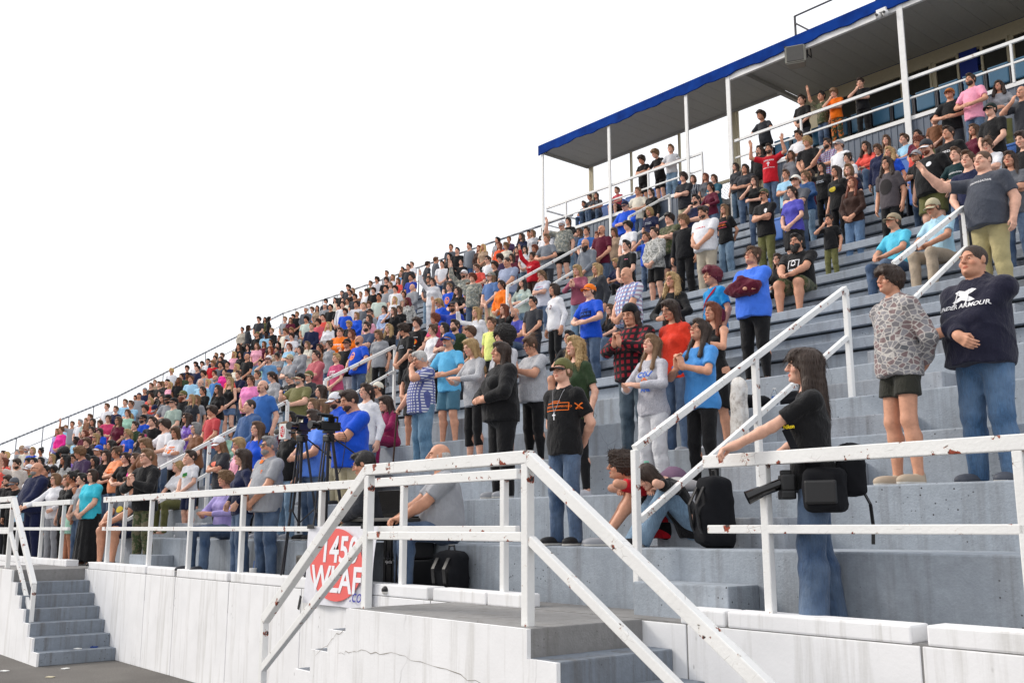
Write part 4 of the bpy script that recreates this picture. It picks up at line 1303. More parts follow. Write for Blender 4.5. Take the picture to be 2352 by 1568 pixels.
HAIR = {}
def get_hair(kind, lod):
    key = (kind, lod)
    if key in HAIR: return HAIR[key]
    E = lambda c, r, k=.02, op='u': Ell(c, r, k, None, op)
    skull = lambda t, dz=0: E((0,.020,.032+dz), (.075+t,.094+t,.090+t))
    face = lambda z=.055, y=-.115, r=(.072,.080,.115), zz=-.045: E((0, y, zz), r, .012, 'd')
    low = -.06; amp = .003; fr = 1.0
    pr = []
    if kind == 'z':      # close crop
        pr = [skull(.006), E((0,-.120,-.018),(.084,.086,.124),.008,'d'), E((0,-.12,-.06),(.085,.10,.12),.01,'d')]; low = -.035; amp = .001
    elif kind == 's':    # short
        pr = [skull(.013), E((0,-.045,.105),(.060,.050,.030),.02), E((0,.045,.0),(.070,.070,.075)), E((0,-.120,-.024),(.084,.086,.124),.010,'d')]; low = -.055
        pr += [E((-.085,-.05,-.05),(.03,.05,.06),.01,'d'), E((.085,-.05,-.05),(.03,.05,.06),.01,'d')]
    elif kind == 'p':    # floppy fringe
        pr = [skull(.020), E((0,-.055,.098),(.074,.050,.040),.02), E((.03,-.085,.070),(.045,.028,.032),.02), E((-.035,-.083,.072),(.045,.028,.030),.02), E((0,.055,.0),(.074,.068,.085)), E((0,-.126,-.046),(.082,.080,.108),.01,'d')]; low = -.075; amp = .006
    elif kind == 'c':    # loose curls
        pr = [skull(.025), E((0,-.05,.105),(.078,.052,.04),.02), E((0,.05,.0),(.083,.070,.085)), E((0,-.130,-.06),(.082,.080,.105),.01,'d')]; low = -.085; amp = .014; fr = 2.0
    elif kind == 'a':    # big round curls
        pr = [E((0,.03,.055),(.155,.150,.135)), E((0,-.135,-.05),(.082,.080,.11),.012,'d')]; low = -.09; amp = .014; fr = 2.2
    elif kind in 'LWBTUR' or kind == 'G':
        pr = [skull(.014), E((0,-.03,.10),(.066,.06,.034),.02)]
        if kind == 'L':
            pr += [Cone((-.066,.02,.03),(-.092,-.03,-.30),.034,.026,.03), Cone((.066,.02,.03),(.092,-.03,-.30),.034,.026,.03), Cone((0,.075,.02),(0,.085,-.34),.075,.075,.04,1.5)]
            low = -.40; amp = .003
        elif kind == 'W':
            pr += [Cone((-.072,.01,.03),(-.110,-.03,-.20),.042,.042,.03), Cone((.072,.01,.03),(.110,-.03,-.20),.042,.042,.03), Cone((0,.075,.02),(0,.090,-.26),.085,.100,.04,1.4)]
            low = -.33; amp = .010; fr = 1.4
        elif kind == 'B':
            pr += [E((-.062,.015,-.03),(.040,.062,.095)), E((.062,.015,-.03),(.040,.062,.095)), E((0,.06,-.02),(.085,.062,.10))]; low = -.115; amp = .004
        elif kind == 'G':  # bangs and long dark hair
            pr += [Cone((-.066,.02,.03),(-.085,.005,-.20),.040,.036,.03), Cone((.066,.02,.03),(.085,.005,-.20),.040,.036,.03), Cone((0,.075,.02),(0,.095,-.33),.085,.085,.04,1.4), E((0,-.070,.068),(.068,.034,.036),.02)]
            low = -.40; amp = .004
        elif kind == 'T':
            pr += [E((0,.045,-.01),(.066,.07,.07)), E((0,.125,.02),(.035,.035,.035),.02), Cone((0,.135,.01),(0.01,.125,-.22),.038,.028,.02)]; low = -.30; amp = .004
        elif kind == 'U':
            pr += [E((0,.045,-.01),(.066,.07,.07)), E((0,.085,.125),(.052,.048,.045),.015)]; low = -.07; amp = .005
        cut = (.066,.084,.128) if kind != 'G' else (.066,.080,.105)
        pr.append(E((0,-.118 if kind != 'G' else -.122,-.030 if kind != 'G' else -.062), cut, .012, 'd'))
        pr.append(E((0,-.03,-.22),(.068,.085,.13),.01,'d'))
    elif kind == 'r':    # receding ring
        pr = [E((0,.030,.0),(.084,.092,.075)), E((0,-.02,.11),(.075,.095,.085),.01,'d'), E((0,-.118,-.03),(.090,.090,.12),.012,'d')]; low = -.06; amp = .001
    elif kind == 'u':    # hair showing below a cap
        pr = [E((0,.030,-.005),(.082,.092,.07)), E((0,-.10,-.04),(.10,.095,.12),.012,'d')]; low = -.06
    elif kind == 'v':    # long hair showing below a cap
        pr = [E((0,.030,-.005),(.082,.092,.07)), Cone((-.066,.02,.0),(-.09,.0,-.22),.036,.034,.03), Cone((.066,.02,.0),(.09,.0,-.22),.036,.034,.03), Cone((0,.075,.0),(0,.085,-.28),.075,.080,.04,1.5), E((0,-.10,-.04),(.075,.085,.13),.012,'d'), E((0,-.03,-.22),(.068,.085,.13),.01,'d')]; low = -.34; amp = .006
    elif kind == 'H':    # raised hood
        pr = [E((0,.030,.020),(.105,.118,.125)), Cone((0,.06,-.05),(0,.05,-.16),.10,.12,.04), E((0,-.13,.0),(.075,.10,.105),.015,'d')]; low = -.20; amp = .005
    elif kind == 'D':    # short beard
        pr = [E((0,-.036,-.062),(.0635,.065,.058)), E((0,-.06,.012),(.080,.10,.054),.008,'d'), E((0,-.112,-.052),(.021,.030,.0105),.004,'d')]; low = -.135; amp = .0015
    elif kind == 'E':    # full long beard
        pr = [E((0,-.036,-.062),(.070,.070,.064)), E((0,-.070,-.115),(.050,.045,.070),.03), E((0,-.06,.012),(.080,.10,.054),.008,'d'), E((0,-.114,-.052),(.021,.032,.0105),.004,'d')]; low = -.21; amp = .004
    elif kind == 'N':    # goatee and moustache
        pr = [E((0,-.092,-.036),(.026,.014,.0075),.006), E((0,-.086,-.082),(.024,.022,.026),.01), E((0,-.106,-.051),(.017,.020,.0065),.003,'d')]; low = -.12; amp = .001
    elif kind == 'C':    # baseball cap crown + bill
        pr = [E((0,.020,.040),(.092,.110,.100)), E((0,.02,-.10),(.2,.2,.125),.004,'d'), E((0,.0,.028),(.079,.102,.050),.004,'d')]
        low = -.05; amp = 0
    elif kind == 'S':    # shoe
        pr = [E((0,-.075,.042),(.047,.115,.040)), E((0,-.115,.038),(.048,.085,.034)), E((0,.02,.062),(.040,.050,.062)), Cone((0,.02,.02),(0,-.15,.016),.047,.045,.02)]; low = .002; amp = 0
    if kind in 'zsprLWBTUG' : pass
    bb_lo = np.array((-.2,-.22,low)); bb_hi = np.array((.2,.22,.23))
    if kind == 'S': bb_lo = np.array((-.08,-.26,-.02)); bb_hi = np.array((.08,.12,.15))
    def post(F):
        if amp:
            X, Y, Z = F.every(); a = amp
            F.d += (a*(np.sin(X*70*fr+3*np.sin(Z*30*fr))*np.sin(Z*45*fr+2)*.6 + .5*np.sin(X*110*fr+Y*60*fr)*np.sin(Y*95*fr+Z*20))).astype(f32)
        Z = F.ax[2][None,None,:]; X = F.ax[0][:,None,None]
        F.d = np.maximum(F.d, (f32(low) + .03*np.abs(np.sin(X*60))*(low < -.2) - Z).astype(f32))
    bb_lo[2] = low - .03
    h = {0: .0058, 1: .0085, 2: .016}[lod]
    V, Q = surf(pr, bb_lo, bb_hi, h, (), post=post)
    midx = None; mats = [MAT['hair']]
    if kind in 'sprcaLWBTUGuvzDE' and lod < 2:
        V, Q = add_strands(V, Q, kind, lod)
    if kind == 'H': mats = [MAT['cloth']]
    if kind == 'S':
        mats = [MAT['shoe'], MAT['sole']]; midx = (V[Q].mean(1)[:, 2] < .022).astype(int)
    if kind == 'C':
        mats = [MAT['cloth']]
        # bill: a curved lip with thickness
        bv, bq = [], []
        n = 12; m = 4
        for t in (0, 1):
            for i in range(n+1):
                a = -1.05 + 2.1*i/n
                for j in range(m+1):
                    u = j/m
                    r0 = .098; w = (.082*math.cos(a*.92)**.7)*u
                    x = math.sin(a)*(.086+.006*u); y = .02 - math.cos(a)*.100 - w
                    z = .040 - .030*abs(math.sin(a))**2 - .016*u - t*.004
                    bv.append((x, y, z))
        st = (n+1)*(m+1); ix = lambda t, i, j: t*st + i*(m+1) + j
        for i in range(n):
            for j in range(m):
                bq.append((ix(0,i,j), ix(0,i,j+1), ix(0,i+1,j+1), ix(0,i+1,j)))
                bq.append((ix(1,i,j), ix(1,i+1,j), ix(1,i+1,j+1), ix(1,i,j+1)))
            bq.append((ix(0,i,m), ix(1,i,m), ix(1,i+1,m), ix(0,i+1,m)))
        HAIR[('bill', lod)] = to_mesh('cap_bill', np.array(bv), np.array(bq), [MAT['cloth']])
    me = to_mesh('hair_' + kind, V, Q, mats, None, midx)
    HAIR[key] = me
    return me

def get_glasses(dark):
    key = 'sun' if dark else 'spec'
    if key in HAIR: return HAIR[key]
    bm = bmesh.new()
    y = -.104
    for s in (-1, 1):
        n = 12; ring = []
        for i in range(n):
            a = 2*math.pi*i/n
            ring.append((s*.031 + .024*math.cos(a)*(1 if not dark else 1.1), y + .0, .011 + .0185*math.sin(a)))
        if dark:
            f = bm.faces.new([bm.verts.new((p[0], p[1] - .001, p[2])) for p in ring]); f.material_index = 1
        for i in range(n):
            tube(bm, ring[i], ring[(i+1) % n], .0017, 4)
        tube(bm, (s*.055, y, .016), (s*.080, .0, .014), .0024, 4)
    tube(bm, (-.008, y, .014), (.008, y, .014), .0022, 4)
    me = bpy.data.meshes.new('glasses'); bm.to_mesh(me); bm.free()
    me.materials.append(MAT['frame_black']); me.materials.append(MAT['lens_dark'])
    HAIR[key] = me
    return me

# ---------------------------------------------------------------- one person from a row of the table
SKIN = {'a': (222,172,148), 'b': (205,150,122), 'c': (182,122,92), 'd': (120,76,52), 'e': (72,45,34)}
def person(loc, height, yaw, shape, skin, hair, haircol, top, topcol, topmat, bottom, botcol, botmat, pose, seat=False, down=0,
           lod=1, cap=None, beard=None, glasses=0, shoes=None, label='', group=None, wid=1.0):
    me, J = get_body(shape, pose, seat, down, lod)
    k = height / 1.75
    o = link('person', me, None, loc, (0, 0, yaw), (k*wid, k*wid, k), lin(SKIN[skin]))
    o['label'] = label; o['category'] = 'person'
    if group: o['group'] = group
    t = link('shirt' if top in 'tpns' else ('hooded_sweatshirt' if top == 'h' else ('dress' if top == 'd' else 'long_sleeved_top')), get_top(top, shape, pose, seat, lod), o, color=topcol)
    if topmat: setmat(t, MAT[topmat])
    if bottom:
        b = link({'j': 'jeans', 'w': 'jeans', 'e': 'leggings', 'c': 'leggings', 's': 'shorts', 'v': 'shorts', 'd': 'skirt', 'D': 'skirt', 'g': 'sweatpants', 'k': 'trousers'}[bottom],
                 get_bottom(bottom, shape, pose, seat, lod), o, color=botcol)
        if botmat: setmat(b, MAT[botmat])
    hc = Vector(J['hc']); Rh = Matrix([list(r) for r in J['Rh']]).to_euler()
    hs = J['g']['hd']
    H = dict(loc=hc, rot=Rh, scale=(hs, hs, hs))
    hk = hair
    if cap is not None:
        hk = {'L': 'v', 'W': 'v', 'B': 'v', 'T': 'v', 'U': 'u', '0': None, 'r': 'u'}.get(hair, 'u')
    if hk and hk != '0':
        link('hood' if hk == 'H' else 'hair', get_hair(hk, lod), o, color=haircol, **H)
    if cap is not None:
        c = link('cap', get_hair('C', lod), o, color=cap[0], **H)
        if not (len(cap) > 2 and cap[2]):
            link('bill', HAIR[('bill', lod)], c, color=cap[1])
        else:
            link('bill', HAIR[('bill', lod)], c, rot=(0, 0, math.pi), color=cap[1], loc=(0, .03, -.01))
        if len(cap) > 3 and cap[3]: setmat(c, MAT[cap[3]])
    if beard:
        link('beard', get_hair(beard[0], lod), o, color=beard[1], **H)
    if glasses:
        link('sunglasses' if glasses == 2 else 'glasses', get_glasses(glasses == 2), o, **H)
    if shoes is not None:
        for n in 'rl':
            A = J[n][2]
            link('shoe', get_hair('S', lod), o, loc=(A[0], A[1]-.012, 0), rot=(0, 0, .12 if n == 'l' else -.12), color=shoes)
    return o, J

# ---------------------------------------------------------------- lettering
def text_mesh(txt, size, bold=0.0, italic=0.0, spacing=1.0):
    cu = bpy.data.curves.new('txt', 'FONT'); cu.body = txt; cu.size = size; cu.align_x = 'CENTER'; cu.align_y = 'CENTER'
    cu.offset = bold*size; cu.shear = italic; cu.space_character = spacing; cu.resolution_u = 3
    o = bpy.data.objects.new('txt', cu); COL.objects.link(o)
    bpy.context.view_layer.update()
    me = bpy.data.meshes.new_from_object(o.evaluated_get(bpy.context.evaluated_depsgraph_get()))
    bpy.data.objects.remove(o); bpy.data.curves.remove(cu)
    return me
def disc_mesh(rx, rz, n=28, inner=0.0):
    bm = bmesh.new()
    rings = [max(inner, .001) + (1-max(inner, .001))*i/3 for i in range(4)]
    vs = [[bm.verts.new((rx*r*math.cos(2*math.pi*j/n), rz*r*math.sin(2*math.pi*j/n), 0)) for j in range(n)] for r in rings]
    for a, b in zip(vs, vs[1:]):
        for j in range(n): bm.faces.new((a[j], a[(j+1) % n], b[(j+1) % n], b[j]))
    me = bpy.data.meshes.new('d'); bm.to_mesh(me); bm.free(); return me
def rect_mesh(w, h, nx=8, nz=4):
    bm = bmesh.new(); bmesh.ops.create_grid(bm, x_segments=nx, y_segments=nz, size=.5)
    for v in bm.verts: v.co.x *= w; v.co.y *= h
    me = bpy.data.meshes.new('d'); bm.to_mesh(me); bm.free(); return me
def poly_mesh(pts):
    bm = bmesh.new(); f = bm.faces.new([bm.verts.new((x, y, 0)) for x, y in pts])
    bmesh.ops.triangulate(bm, faces=[f])
    me = bpy.data.meshes.new('d'); bm.to_mesh(me); bm.free(); return me
def rot_mesh(me, ang):
    me.transform(Matrix.Rotation(ang, 4, 'Z')); return me

def press_on(person_o, me, cx, cz, color, lift=.006, frm=(0, -1, 0)):
    """lay flat print onto the front of a shirt (person space) so that it follows the cloth"""
    sh = [c for c in person_o.children if c.name.split('.')[0] in ('shirt', 'long_sleeved_top', 'hooded_sweatshirt', 'dress')][0]
    key = sh.data.name
    if key not in BVH:
        m = sh.data; BVH[key] = BVHTree.FromPolygons([v.co[:] for v in m.vertices], [p.vertices[:] for p in m.polygons])
    t = BVH[key]
    bm = bmesh.new(); bm.from_mesh(me)
    bmesh.ops.triangulate(bm, faces=bm.faces)
    long = [e for e in bm.edges if e.calc_length() > .045]
    if long: bmesh.ops.subdivide_edges(bm, edges=long, cuts=2)
    for v in bm.verts:
        x, z = v.co.x + cx, v.co.y + cz
        hit = t.ray_cast(Vector((x, -.75, z)), Vector((0, 1, 0)))
        y = hit[0].y if hit[0] is not None else -.12
        v.co = Vector((x, y - lift, z))
    out = bpy.data.meshes.new('print'); bm.to_mesh(out); bm.free()
    out.materials.append(MAT['print'])
    o = link('print', out, person_o, color=lin(color))
    bpy.data.meshes.remove(me)
    return o
def bars(o, cx, cz, w, n, color, hgt):
    """a print too small to read: rows of uneven marks"""
    bm = bmesh.new(); rnd = random.Random(int(cz*1000) + n)
    for r in range(n):
        x = -w/2
        while x < w/2 - hgt*.3:
            cw = hgt*rnd.uniform(.35, .9)
            bmesh.ops.create_grid(bm, x_segments=1, y_segments=1, size=.5, matrix=Matrix.Translation((x+cw/2, (n-1)/2*hgt*1.5 - r*hgt*1.5, 0)) @ Matrix.Diagonal((cw*.8, hgt*rnd.uniform(.7, 1), 1, 1)))
            x += cw + hgt*(.12 if rnd.random() < .8 else .5)
    me = bpy.data.meshes.new('d'); bm.to_mesh(me); bm.free()
    return press_on(o, me, cx, cz, color)
plain('bag_red', (120, 26, 50), .6)
BVH = {}
W_ = (230, 230, 232); OR_ = (240, 120, 50); RD_ = (215, 50, 50); BK_ = (25, 25, 28)
def prints(o, J, code):
    dz = J['dz']; z = 1.25 + dz
    T = lambda s, sz, x, zz, c, **k: press_on(o, text_mesh(s, sz, **k), x, zz, c)
    if code == 'armour':
        T('UNDER ARMOUR', .050, 0.01, 1.275, W_, bold=.02)
        ring = [(-.085, .040), (-.05, .052), (0, .035), (.05, .052), (.085, .040), (.06, .020), (.028, .0), (.06, -.020), (.085, -.040), (.05, -.052), (0, -.035), (-.05, -.052), (-.085, -.040), (-.06, -.020), (-.028, 0), (-.06, .020)]
        press_on(o, poly_mesh(ring), 0.01, 1.355, W_)
        for s_ in (-1, 1):
            press_on(o, poly_mesh([(-.004, -.10), (.004, -.10), (.005, .02), (-.005, .02)]), s_*.045, 1.38, (235, 235, 235), .012)
    elif code == 'orangebox':
        bars(o, 0, 1.335, .10, 1, OR_, .014); T('CURRENTLY UNSUPERVISED', .025, 0, 1.283, OR_, bold=.01)
        for w, h, x, zz in ((.27, .007, 0, 1.318), (.27, .007, 0, 1.248), (.007, .07, -.135, 1.283), (.007, .07, .135, 1.283)): press_on(o, rect_mesh(w, h), x, zz, OR_)
        press_on(o, rot_mesh(rect_mesh(.012, .09), .9), .215, 1.285, OR_); press_on(o, rot_mesh(rect_mesh(.012, .09), -.9), .215, 1.285, OR_)
        T('GS', .032, .215, 1.268, OR_)
        press_on(o, rect_mesh(.012, .066), .0, 1.19, (235, 235, 240), .014); press_on(o, rect_mesh(.042, .012), .0, 1.202, (235, 235, 240), .016)
        for s_ in (-1, 1): press_on(o, rot_mesh(rect_mesh(.004, .24, 2, 10), s_*-.30), s_*.038, 1.335, (170, 170, 175), .008)
    elif code == 'cougars':
        T('COU', .085, .02, 1.29, (70, 110, 200), bold=.03); T('ARS', .080, .02, 1.13, (70, 110, 200), bold=.03); T('Lady', .045, .04, 1.352, (235, 235, 240))
        press_on(o, disc_mesh(.030, .026), .02, 1.197, OR_)
        for dx, dy in ((-.035, .02), (-.013, .038), (.013, .038), (.035, .02)): press_on(o, disc_mesh(.011, .014, 12), .02+dx, 1.205+dy, OR_)
    elif code == 'jesus':
        T('Jesus', .07, .0, 1.315, (20, 30, 70), italic=.25); press_on(o, rect_mesh(.25, .09), 0, 1.235, (22, 32, 70)); T('S.W.A.G.', .062, 0, 1.235, (60, 110, 215), bold=.02); bars(o, 0, 1.176, .2, 1, (22, 32, 70), .012)
    elif code == 'shield':
        press_on(o, disc_mesh(.085, .105), .0, 1.24, (235, 150, 120)); press_on(o, disc_mesh(.075, .095), .0, 1.24, (225, 225, 240), .0055)
        press_on(o, poly_mesh([(-.06, .02), (0, .075), (.06, .02), (.03, .0), (0, .02), (-.03, 0)]), 0, 1.25, (30, 60, 180), .007)
        bars(o, 0, 1.222, .10, 1, (30, 50, 160), .018); press_on(o, poly_mesh([(-.065, .0), (.065, .0), (.0, -.06)]), 0, 1.205, (235, 110, 60), .007)
    elif code == 'photokit': photokit(o)
    elif code == 'bundle': bundle(o)
    elif code == 'redbag':
        press_on(o, rot_mesh(rect_mesh(.035, .46, 2, 14), -.62), .0, 1.26, (150, 30, 60), .009)
        M = Matrix.Translation(o.location) @ Matrix.Rotation(o.rotation_euler.z, 4, 'Z') @ Matrix.Scale(o.scale.z, 4)
        b = cushion('shoulder_bag', 'dark red shoulder bag worn by the maroon-haired person in azure tee', 'bag', M @ Vector((.20, -.10, .93)), (.12, .06, .17), 'bag_red', o.rotation_euler.z + .5)
    elif code == 'weezer': T('weezer', .088, 0, 1.29, W_, bold=.01)
    elif code == 'eration': T('GENERATION', .040, 0, 1.27, W_, bold=.02)
    elif code == 'grow': T('GROWLEADER', .036, .02, 1.36, W_, bold=.01)
    elif code == 'thirty': T('30', .075, .21, 1.33, (25, 25, 30), bold=.02)
    elif code == 'lifeguard':
        T('LIFEGUARD', .050, 0, 1.345, W_, bold=.02); press_on(o, rect_mesh(.024, .105), 0, 1.255, W_); press_on(o, rect_mesh(.072, .024), 0, 1.272, W_); T('WALKS ON WATER', .032, 0, 1.165, W_, bold=.02)
    elif code == 'D': T('D', .12, .06, 1.27, (100, 30, 34), bold=.02); T('III', .085, -.05, 1.27, (150, 150, 160))
    elif code == 'football': T('FOOTBALL', .046, 0, 1.245, OR_, bold=.03); press_on(o, rect_mesh(.22, .012), 0, 1.32, (220, 90, 110)); press_on(o, rect_mesh(.22, .012), 0, 1.195, (220, 90, 110)); bars(o, 0, 1.29, .18, 1, (170, 75, 50), .02)
    elif code == 'globe':
        press_on(o, disc_mesh(.075, .075), 0, 1.22, (40, 110, 215)); press_on(o, disc_mesh(.030, .042), .018, 1.225, (50, 165, 110), .006); bars(o, 0, 1.32, .18, 1, W_, .02); bars(o, .11, 1.25, .03, 3, W_, .016)
    elif code == 'fire':
        press_on(o, disc_mesh(.085, .062), 0, 1.22, (225, 90, 40)); press_on(o, disc_mesh(.034, .05), -.045, 1.225, (110, 170, 215), .006); press_on(o, disc_mesh(.03, .03), .025, 1.21, (240, 190, 60), .006); bars(o, 0, 1.315, .18, 1, W_, .02); bars(o, 0, 1.13, .12, 1, W_, .022)
    elif code == 'hoops': 
        for w, h, x, zz in ((.17, .012, 0, z+.07), (.012, .13, -.08, z), (.012, .13, .08, z), (.07, .012, 0, z-.01)): press_on(o, rect_mesh(w, h), x, zz, W_)
        press_on(o, disc_mesh(.035, .045, 20, .7), .0, z+.02, W_); bars(o, 0, z-.09, .15, 1, W_, .035)
    elif code == 'orangeT': T('T', .055, .085, 1.31, OR_, bold=.03); press_on(o, rect_mesh(.07, .05), 0, 1.445, OR_, .012)
    elif code == 'orange': bars(o, 0, 1.27, .16, 2, OR_, .04); press_on(o, disc_mesh(.05, .03), 0, 1.19, OR_)
    elif code == 'coral': press_on(o, disc_mesh(.075, .045), 0, 1.27, (235, 130, 110))
    elif code == 'green': press_on(o, rot_mesh(rect_mesh(.15, .07), .2), .0, 1.27, (60, 130, 70)); press_on(o, rect_mesh(.12, .012), 0, 1.225, (215, 205, 80))
    elif code == 'yellow': press_on(o, disc_mesh(.08, .05), 0, z, (190, 170, 60))
    elif code == 'yellowtext' or code == 'yellow2': pass
    elif code == 'aqua': press_on(o, rect_mesh(.26, .075), 0, 1.23, (140, 215, 225)); bars(o, 0, 1.23, .2, 1, (40, 60, 80), .045)
    elif code == 'whiteS': T('S', .075, -.05, 1.31, W_, bold=.03)
    elif code == 'white': bars(o, 0, 1.27, .16, 2, W_, .035)
    elif code == 'red': bars(o, 0, 1.29, .2, 1, RD_, .032)
    elif code == 'blue': T('CHILD', .045, 0, 1.31, (90, 160, 200)); T('OF', .045, 0, 1.255, (90, 160, 200)); T('GOD', .045, 0, 1.20, (90, 160, 200))
    elif code == 'navytext': T('HARRISON', .042, 0, 1.27, (40, 50, 100), bold=.02)
    elif code == 'pinkblue': bars(o, 0, 1.31, .2, 1, (200, 110, 140), .03); bars(o, 0, 1.25, .22, 1, (110, 150, 200), .03); bars(o, 0, 1.19, .2, 1, (200, 120, 140), .03)
    elif code == 'purple': bars(o, 0, 1.30, .17, 1, (70, 70, 160), .03); press_on(o, disc_mesh(.03, .026), 0, 1.24, (110, 60, 120)); T('FOOTBALL', .036, 0, 1.18, (70, 70, 160), bold=.02)
    elif code == 'pink': bars(o, .075, 1.33, .08, 1, (235, 130, 160), .02)
    elif code == 'chest': press_on(o, disc_mesh(.032, .045), .09, 1.30, W_)
    elif code == 'wash': press_on(o, disc_mesh(.12, .14), 0, 1.20, (52, 49, 50))
    elif code == 'raiders': T('RAIDERS', .062, 0, 1.27, W_, bold=.03)
    elif code == 'csu': T('CSU', .075, 0, 1.28, W_, bold=.02)
    elif code == 'text': bars(o, 0, 1.27, .18, 2, (170, 175, 185), .026)

# ---------------------------------------------------------------- the radio station's gear
def sign_board(name, lab, cat, loc, w, h, rot=0):
    return empty(name, lab, cat, loc, None, rot)
def flat(name, me, mat, parent, loc, color=None, rx=math.pi/2):
    o = link(name, me, parent, loc, (rx, 0, 0), color=color); me.materials.append(MAT[mat]); return o
bn = empty('banner', 'white 1450 WLAF .com banner with red oval hung from railing', 'banner', (-9.13, 5.415, 1.13))
bm = bmesh.new()
nx, nz = 16, 10
for sgn in (0, 1):
    gv = [[bm.verts.new(((i/nx-.5)*1.34 + (.10*(j/nz)), .012*math.sin(i*.9+j*.5) - .004*sgn*1.0, j/nz*.80)) for j in range(nz+1)] for i in range(nx+1)]
    for i in range(nx):
        for j in range(nz):
            q = (gv[i][j], gv[i+1][j], gv[i+1][j+1], gv[i][j+1]); bm.faces.new(q if sgn else q[::-1])
plain('banner_vinyl', (226, 226, 232), .5)
done('sheet', bm, 'banner_vinyl', bn, True)
flat('oval', disc_mesh(.52, .365, 48), 'print', bn, (.02, -.022, .415), lin((232, 112, 108)))
flat('lettering', text_mesh('1450', .37, bold=.022, italic=.12), 'print', bn, (.08, -.026, .555), lin((240, 240, 244)))
flat('lettering', text_mesh('WLAF', .37, bold=.022, italic=.12), 'print', bn, (.02, -.026, .255), lin((240, 240, 244)))
flat('lettering', text_mesh('.com', .19, italic=.3), 'print', bn, (.50, -.027, .12), lin((80, 80, 165)))
for x, z, r in ((-.68, .0, .3), (.68, -.02, -.2), (-.5, .80, 1.57), (.58, .80, 1.57)):
    bm = bmesh.new(); box(bm, (-.022, -.002, -.075), (.022, .002, .075), 0); o = done('tape_strip', bm, 'black_plastic', bn); o.location = (x, -.03, z); o.rotation_euler = (0, r, 0)

def tripod_camera(x, y, zc, lab_t, lab_c, big, rot):
    t = empty('tripod', lab_t, 'tripod', (x, y, FLOOR), None, rot)
    top = zc - FLOOR - .14
    for i in range(3):
        a = .5 + i*2*math.pi/3
        ex, ey = math.cos(a), math.sin(a)
        bm = bmesh.new()
        r = .40
        for off in (-.022, .022):
            tube(bm, (ex*.05 - ey*off, ey*.05 + ex*off, top), (ex*r*.55 - ey*off, ey*r*.35 + ex*off, top*.5), .010, 6)
        tube(bm, (ex*r*.55, ey*r*.35, top*.52), (ex*r, ey*.27, 0.02), .012, 6); tube(bm, (ex*r, ey*.27, .035), (ex*r, ey*.27, .0), .02, 6)
        done('leg', bm, 'dark_metal', t)
    bm = bmesh.new(); tube(bm, (0, 0, top*.35), (0, 0, top+.02), .018, 8)
    for i in range(3):
        a = .5 + i*2*math.pi/3; tube(bm, (0, 0, top*.42), (math.cos(a)*.2, math.sin(a)*.13, top*.52), .008, 6)
    done('centre_column', bm, 'dark_metal', t)
    bm = bmesh.new(); box(bm, (-.05, -.05, top), (.05, .05, top+.075), .012); tube(bm, (-.065, 0, top+.06), (.065, 0, top+.06), .035, 12); box(bm, (-.045, -.06, top+.10), (.045, .06, top+.13), .006); done('tripod_head', bm, 'black_plastic', t)
    bm = bmesh.new(); tube(bm, (.04, .03, top+.05), (.16, .42, top-.20), .009, 6); tube(bm, (.125, .31, top-.13), (.165, .44, top-.21), .016, 8); done('pan_handle', bm, 'black_plastic', t)
    c = empty('video_camera', lab_c, 'video camera', (x, y, zc), None, rot)
    c.scale = (.82, .82, .82)
    L = .34 if big else .26
    bm = bmesh.new(); box(bm, (-.055, -L/2, -.01), (.055, L/2, .115), .014); box(bm, (-.062, -.02, .015), (-.054, .10, .095), .004); done('camera_body', bm, 'black_plastic', c)
    bm = bmesh.new(); tube(bm, (0, -L/2, .05), (0, -L/2-.10, .05), .045, 16); tube(bm, (0, -L/2-.09, .05), (0, -L/2-.16, .05), .058, 16); done('lens', bm, 'lens_black', c)
    bm = bmesh.new(); tube(bm, (0, -L/2+.02, .11), (0, -L/2+.03, .185), .014, 8); tube(bm, (0, -L/2+.02, .185), (0, L/2-.02, .185), .017, 8); tube(bm, (0, L/2-.03, .11), (0, L/2-.02, .185), .014, 8); done('handle', bm, 'black_plastic', c)
    bm = bmesh.new(); tube(bm, (.05, -L/2-.08, .20), (.05, .02, .20), .018, 10); done('microphone', bm, 'black_plastic', c)
    bm = bmesh.new(); box(bm, (.06, -.07, .10), (.075, .04, .185), .004); done('flip_screen', bm, 'screen_black', c)
    if big:
        bm = bmesh.new(); pts = [(.06, .12, .1), (.14, .20, -.1), (.12, .16, -.5), (.03, .05, -.8)]
        for a, b in zip(pts, pts[1:]): tube(bm, a, b, .006, 6)
        done('cable', bm, 'black_plastic', c)
tripod_camera(-10.66, 5.80, 3.06, 'black video tripod nearer the grey polo man', 'smaller black video camera beside the 1450 microphone', False, .35)
tripod_camera(-10.0, 5.78, 3.02, 'black video tripod in front of the men in blue', 'larger black video camera with handle and cable', True, .15)
mk = empty('microphone', 'grey ball microphone with 1450 WLAF flag held near tripod', 'microphone', (-10.98, 5.70, 2.98), None, .2)
bm = bmesh.new(); bmesh.ops.create_uvsphere(bm, u_segments=14, v_segments=10, radius=.036); o = done('mic_head', bm, 'case_grey', mk, True); o.location = (-.10, 0, .09)
bm = bmesh.new(); tube(bm, (-.07, 0, .085), (.22, .02, .06), .013, 8); done('mic_handle', bm, 'black_plastic', mk)
bm = bmesh.new(); box(bm, (-.01, -.04, -.01), (.12, .04, .175), .006); o = done('mic_flag', bm, 'foam_white', mk)
flat('oval', disc_mesh(.042, .068, 30), 'print', mk, (.055, -.042, .08), lin((205, 50, 60)))
flat('lettering', rot_mesh(text_mesh('1450', .040, bold=.02), math.pi/2), 'print', mk, (.036, -.0435, .08), lin((240, 240, 240)))
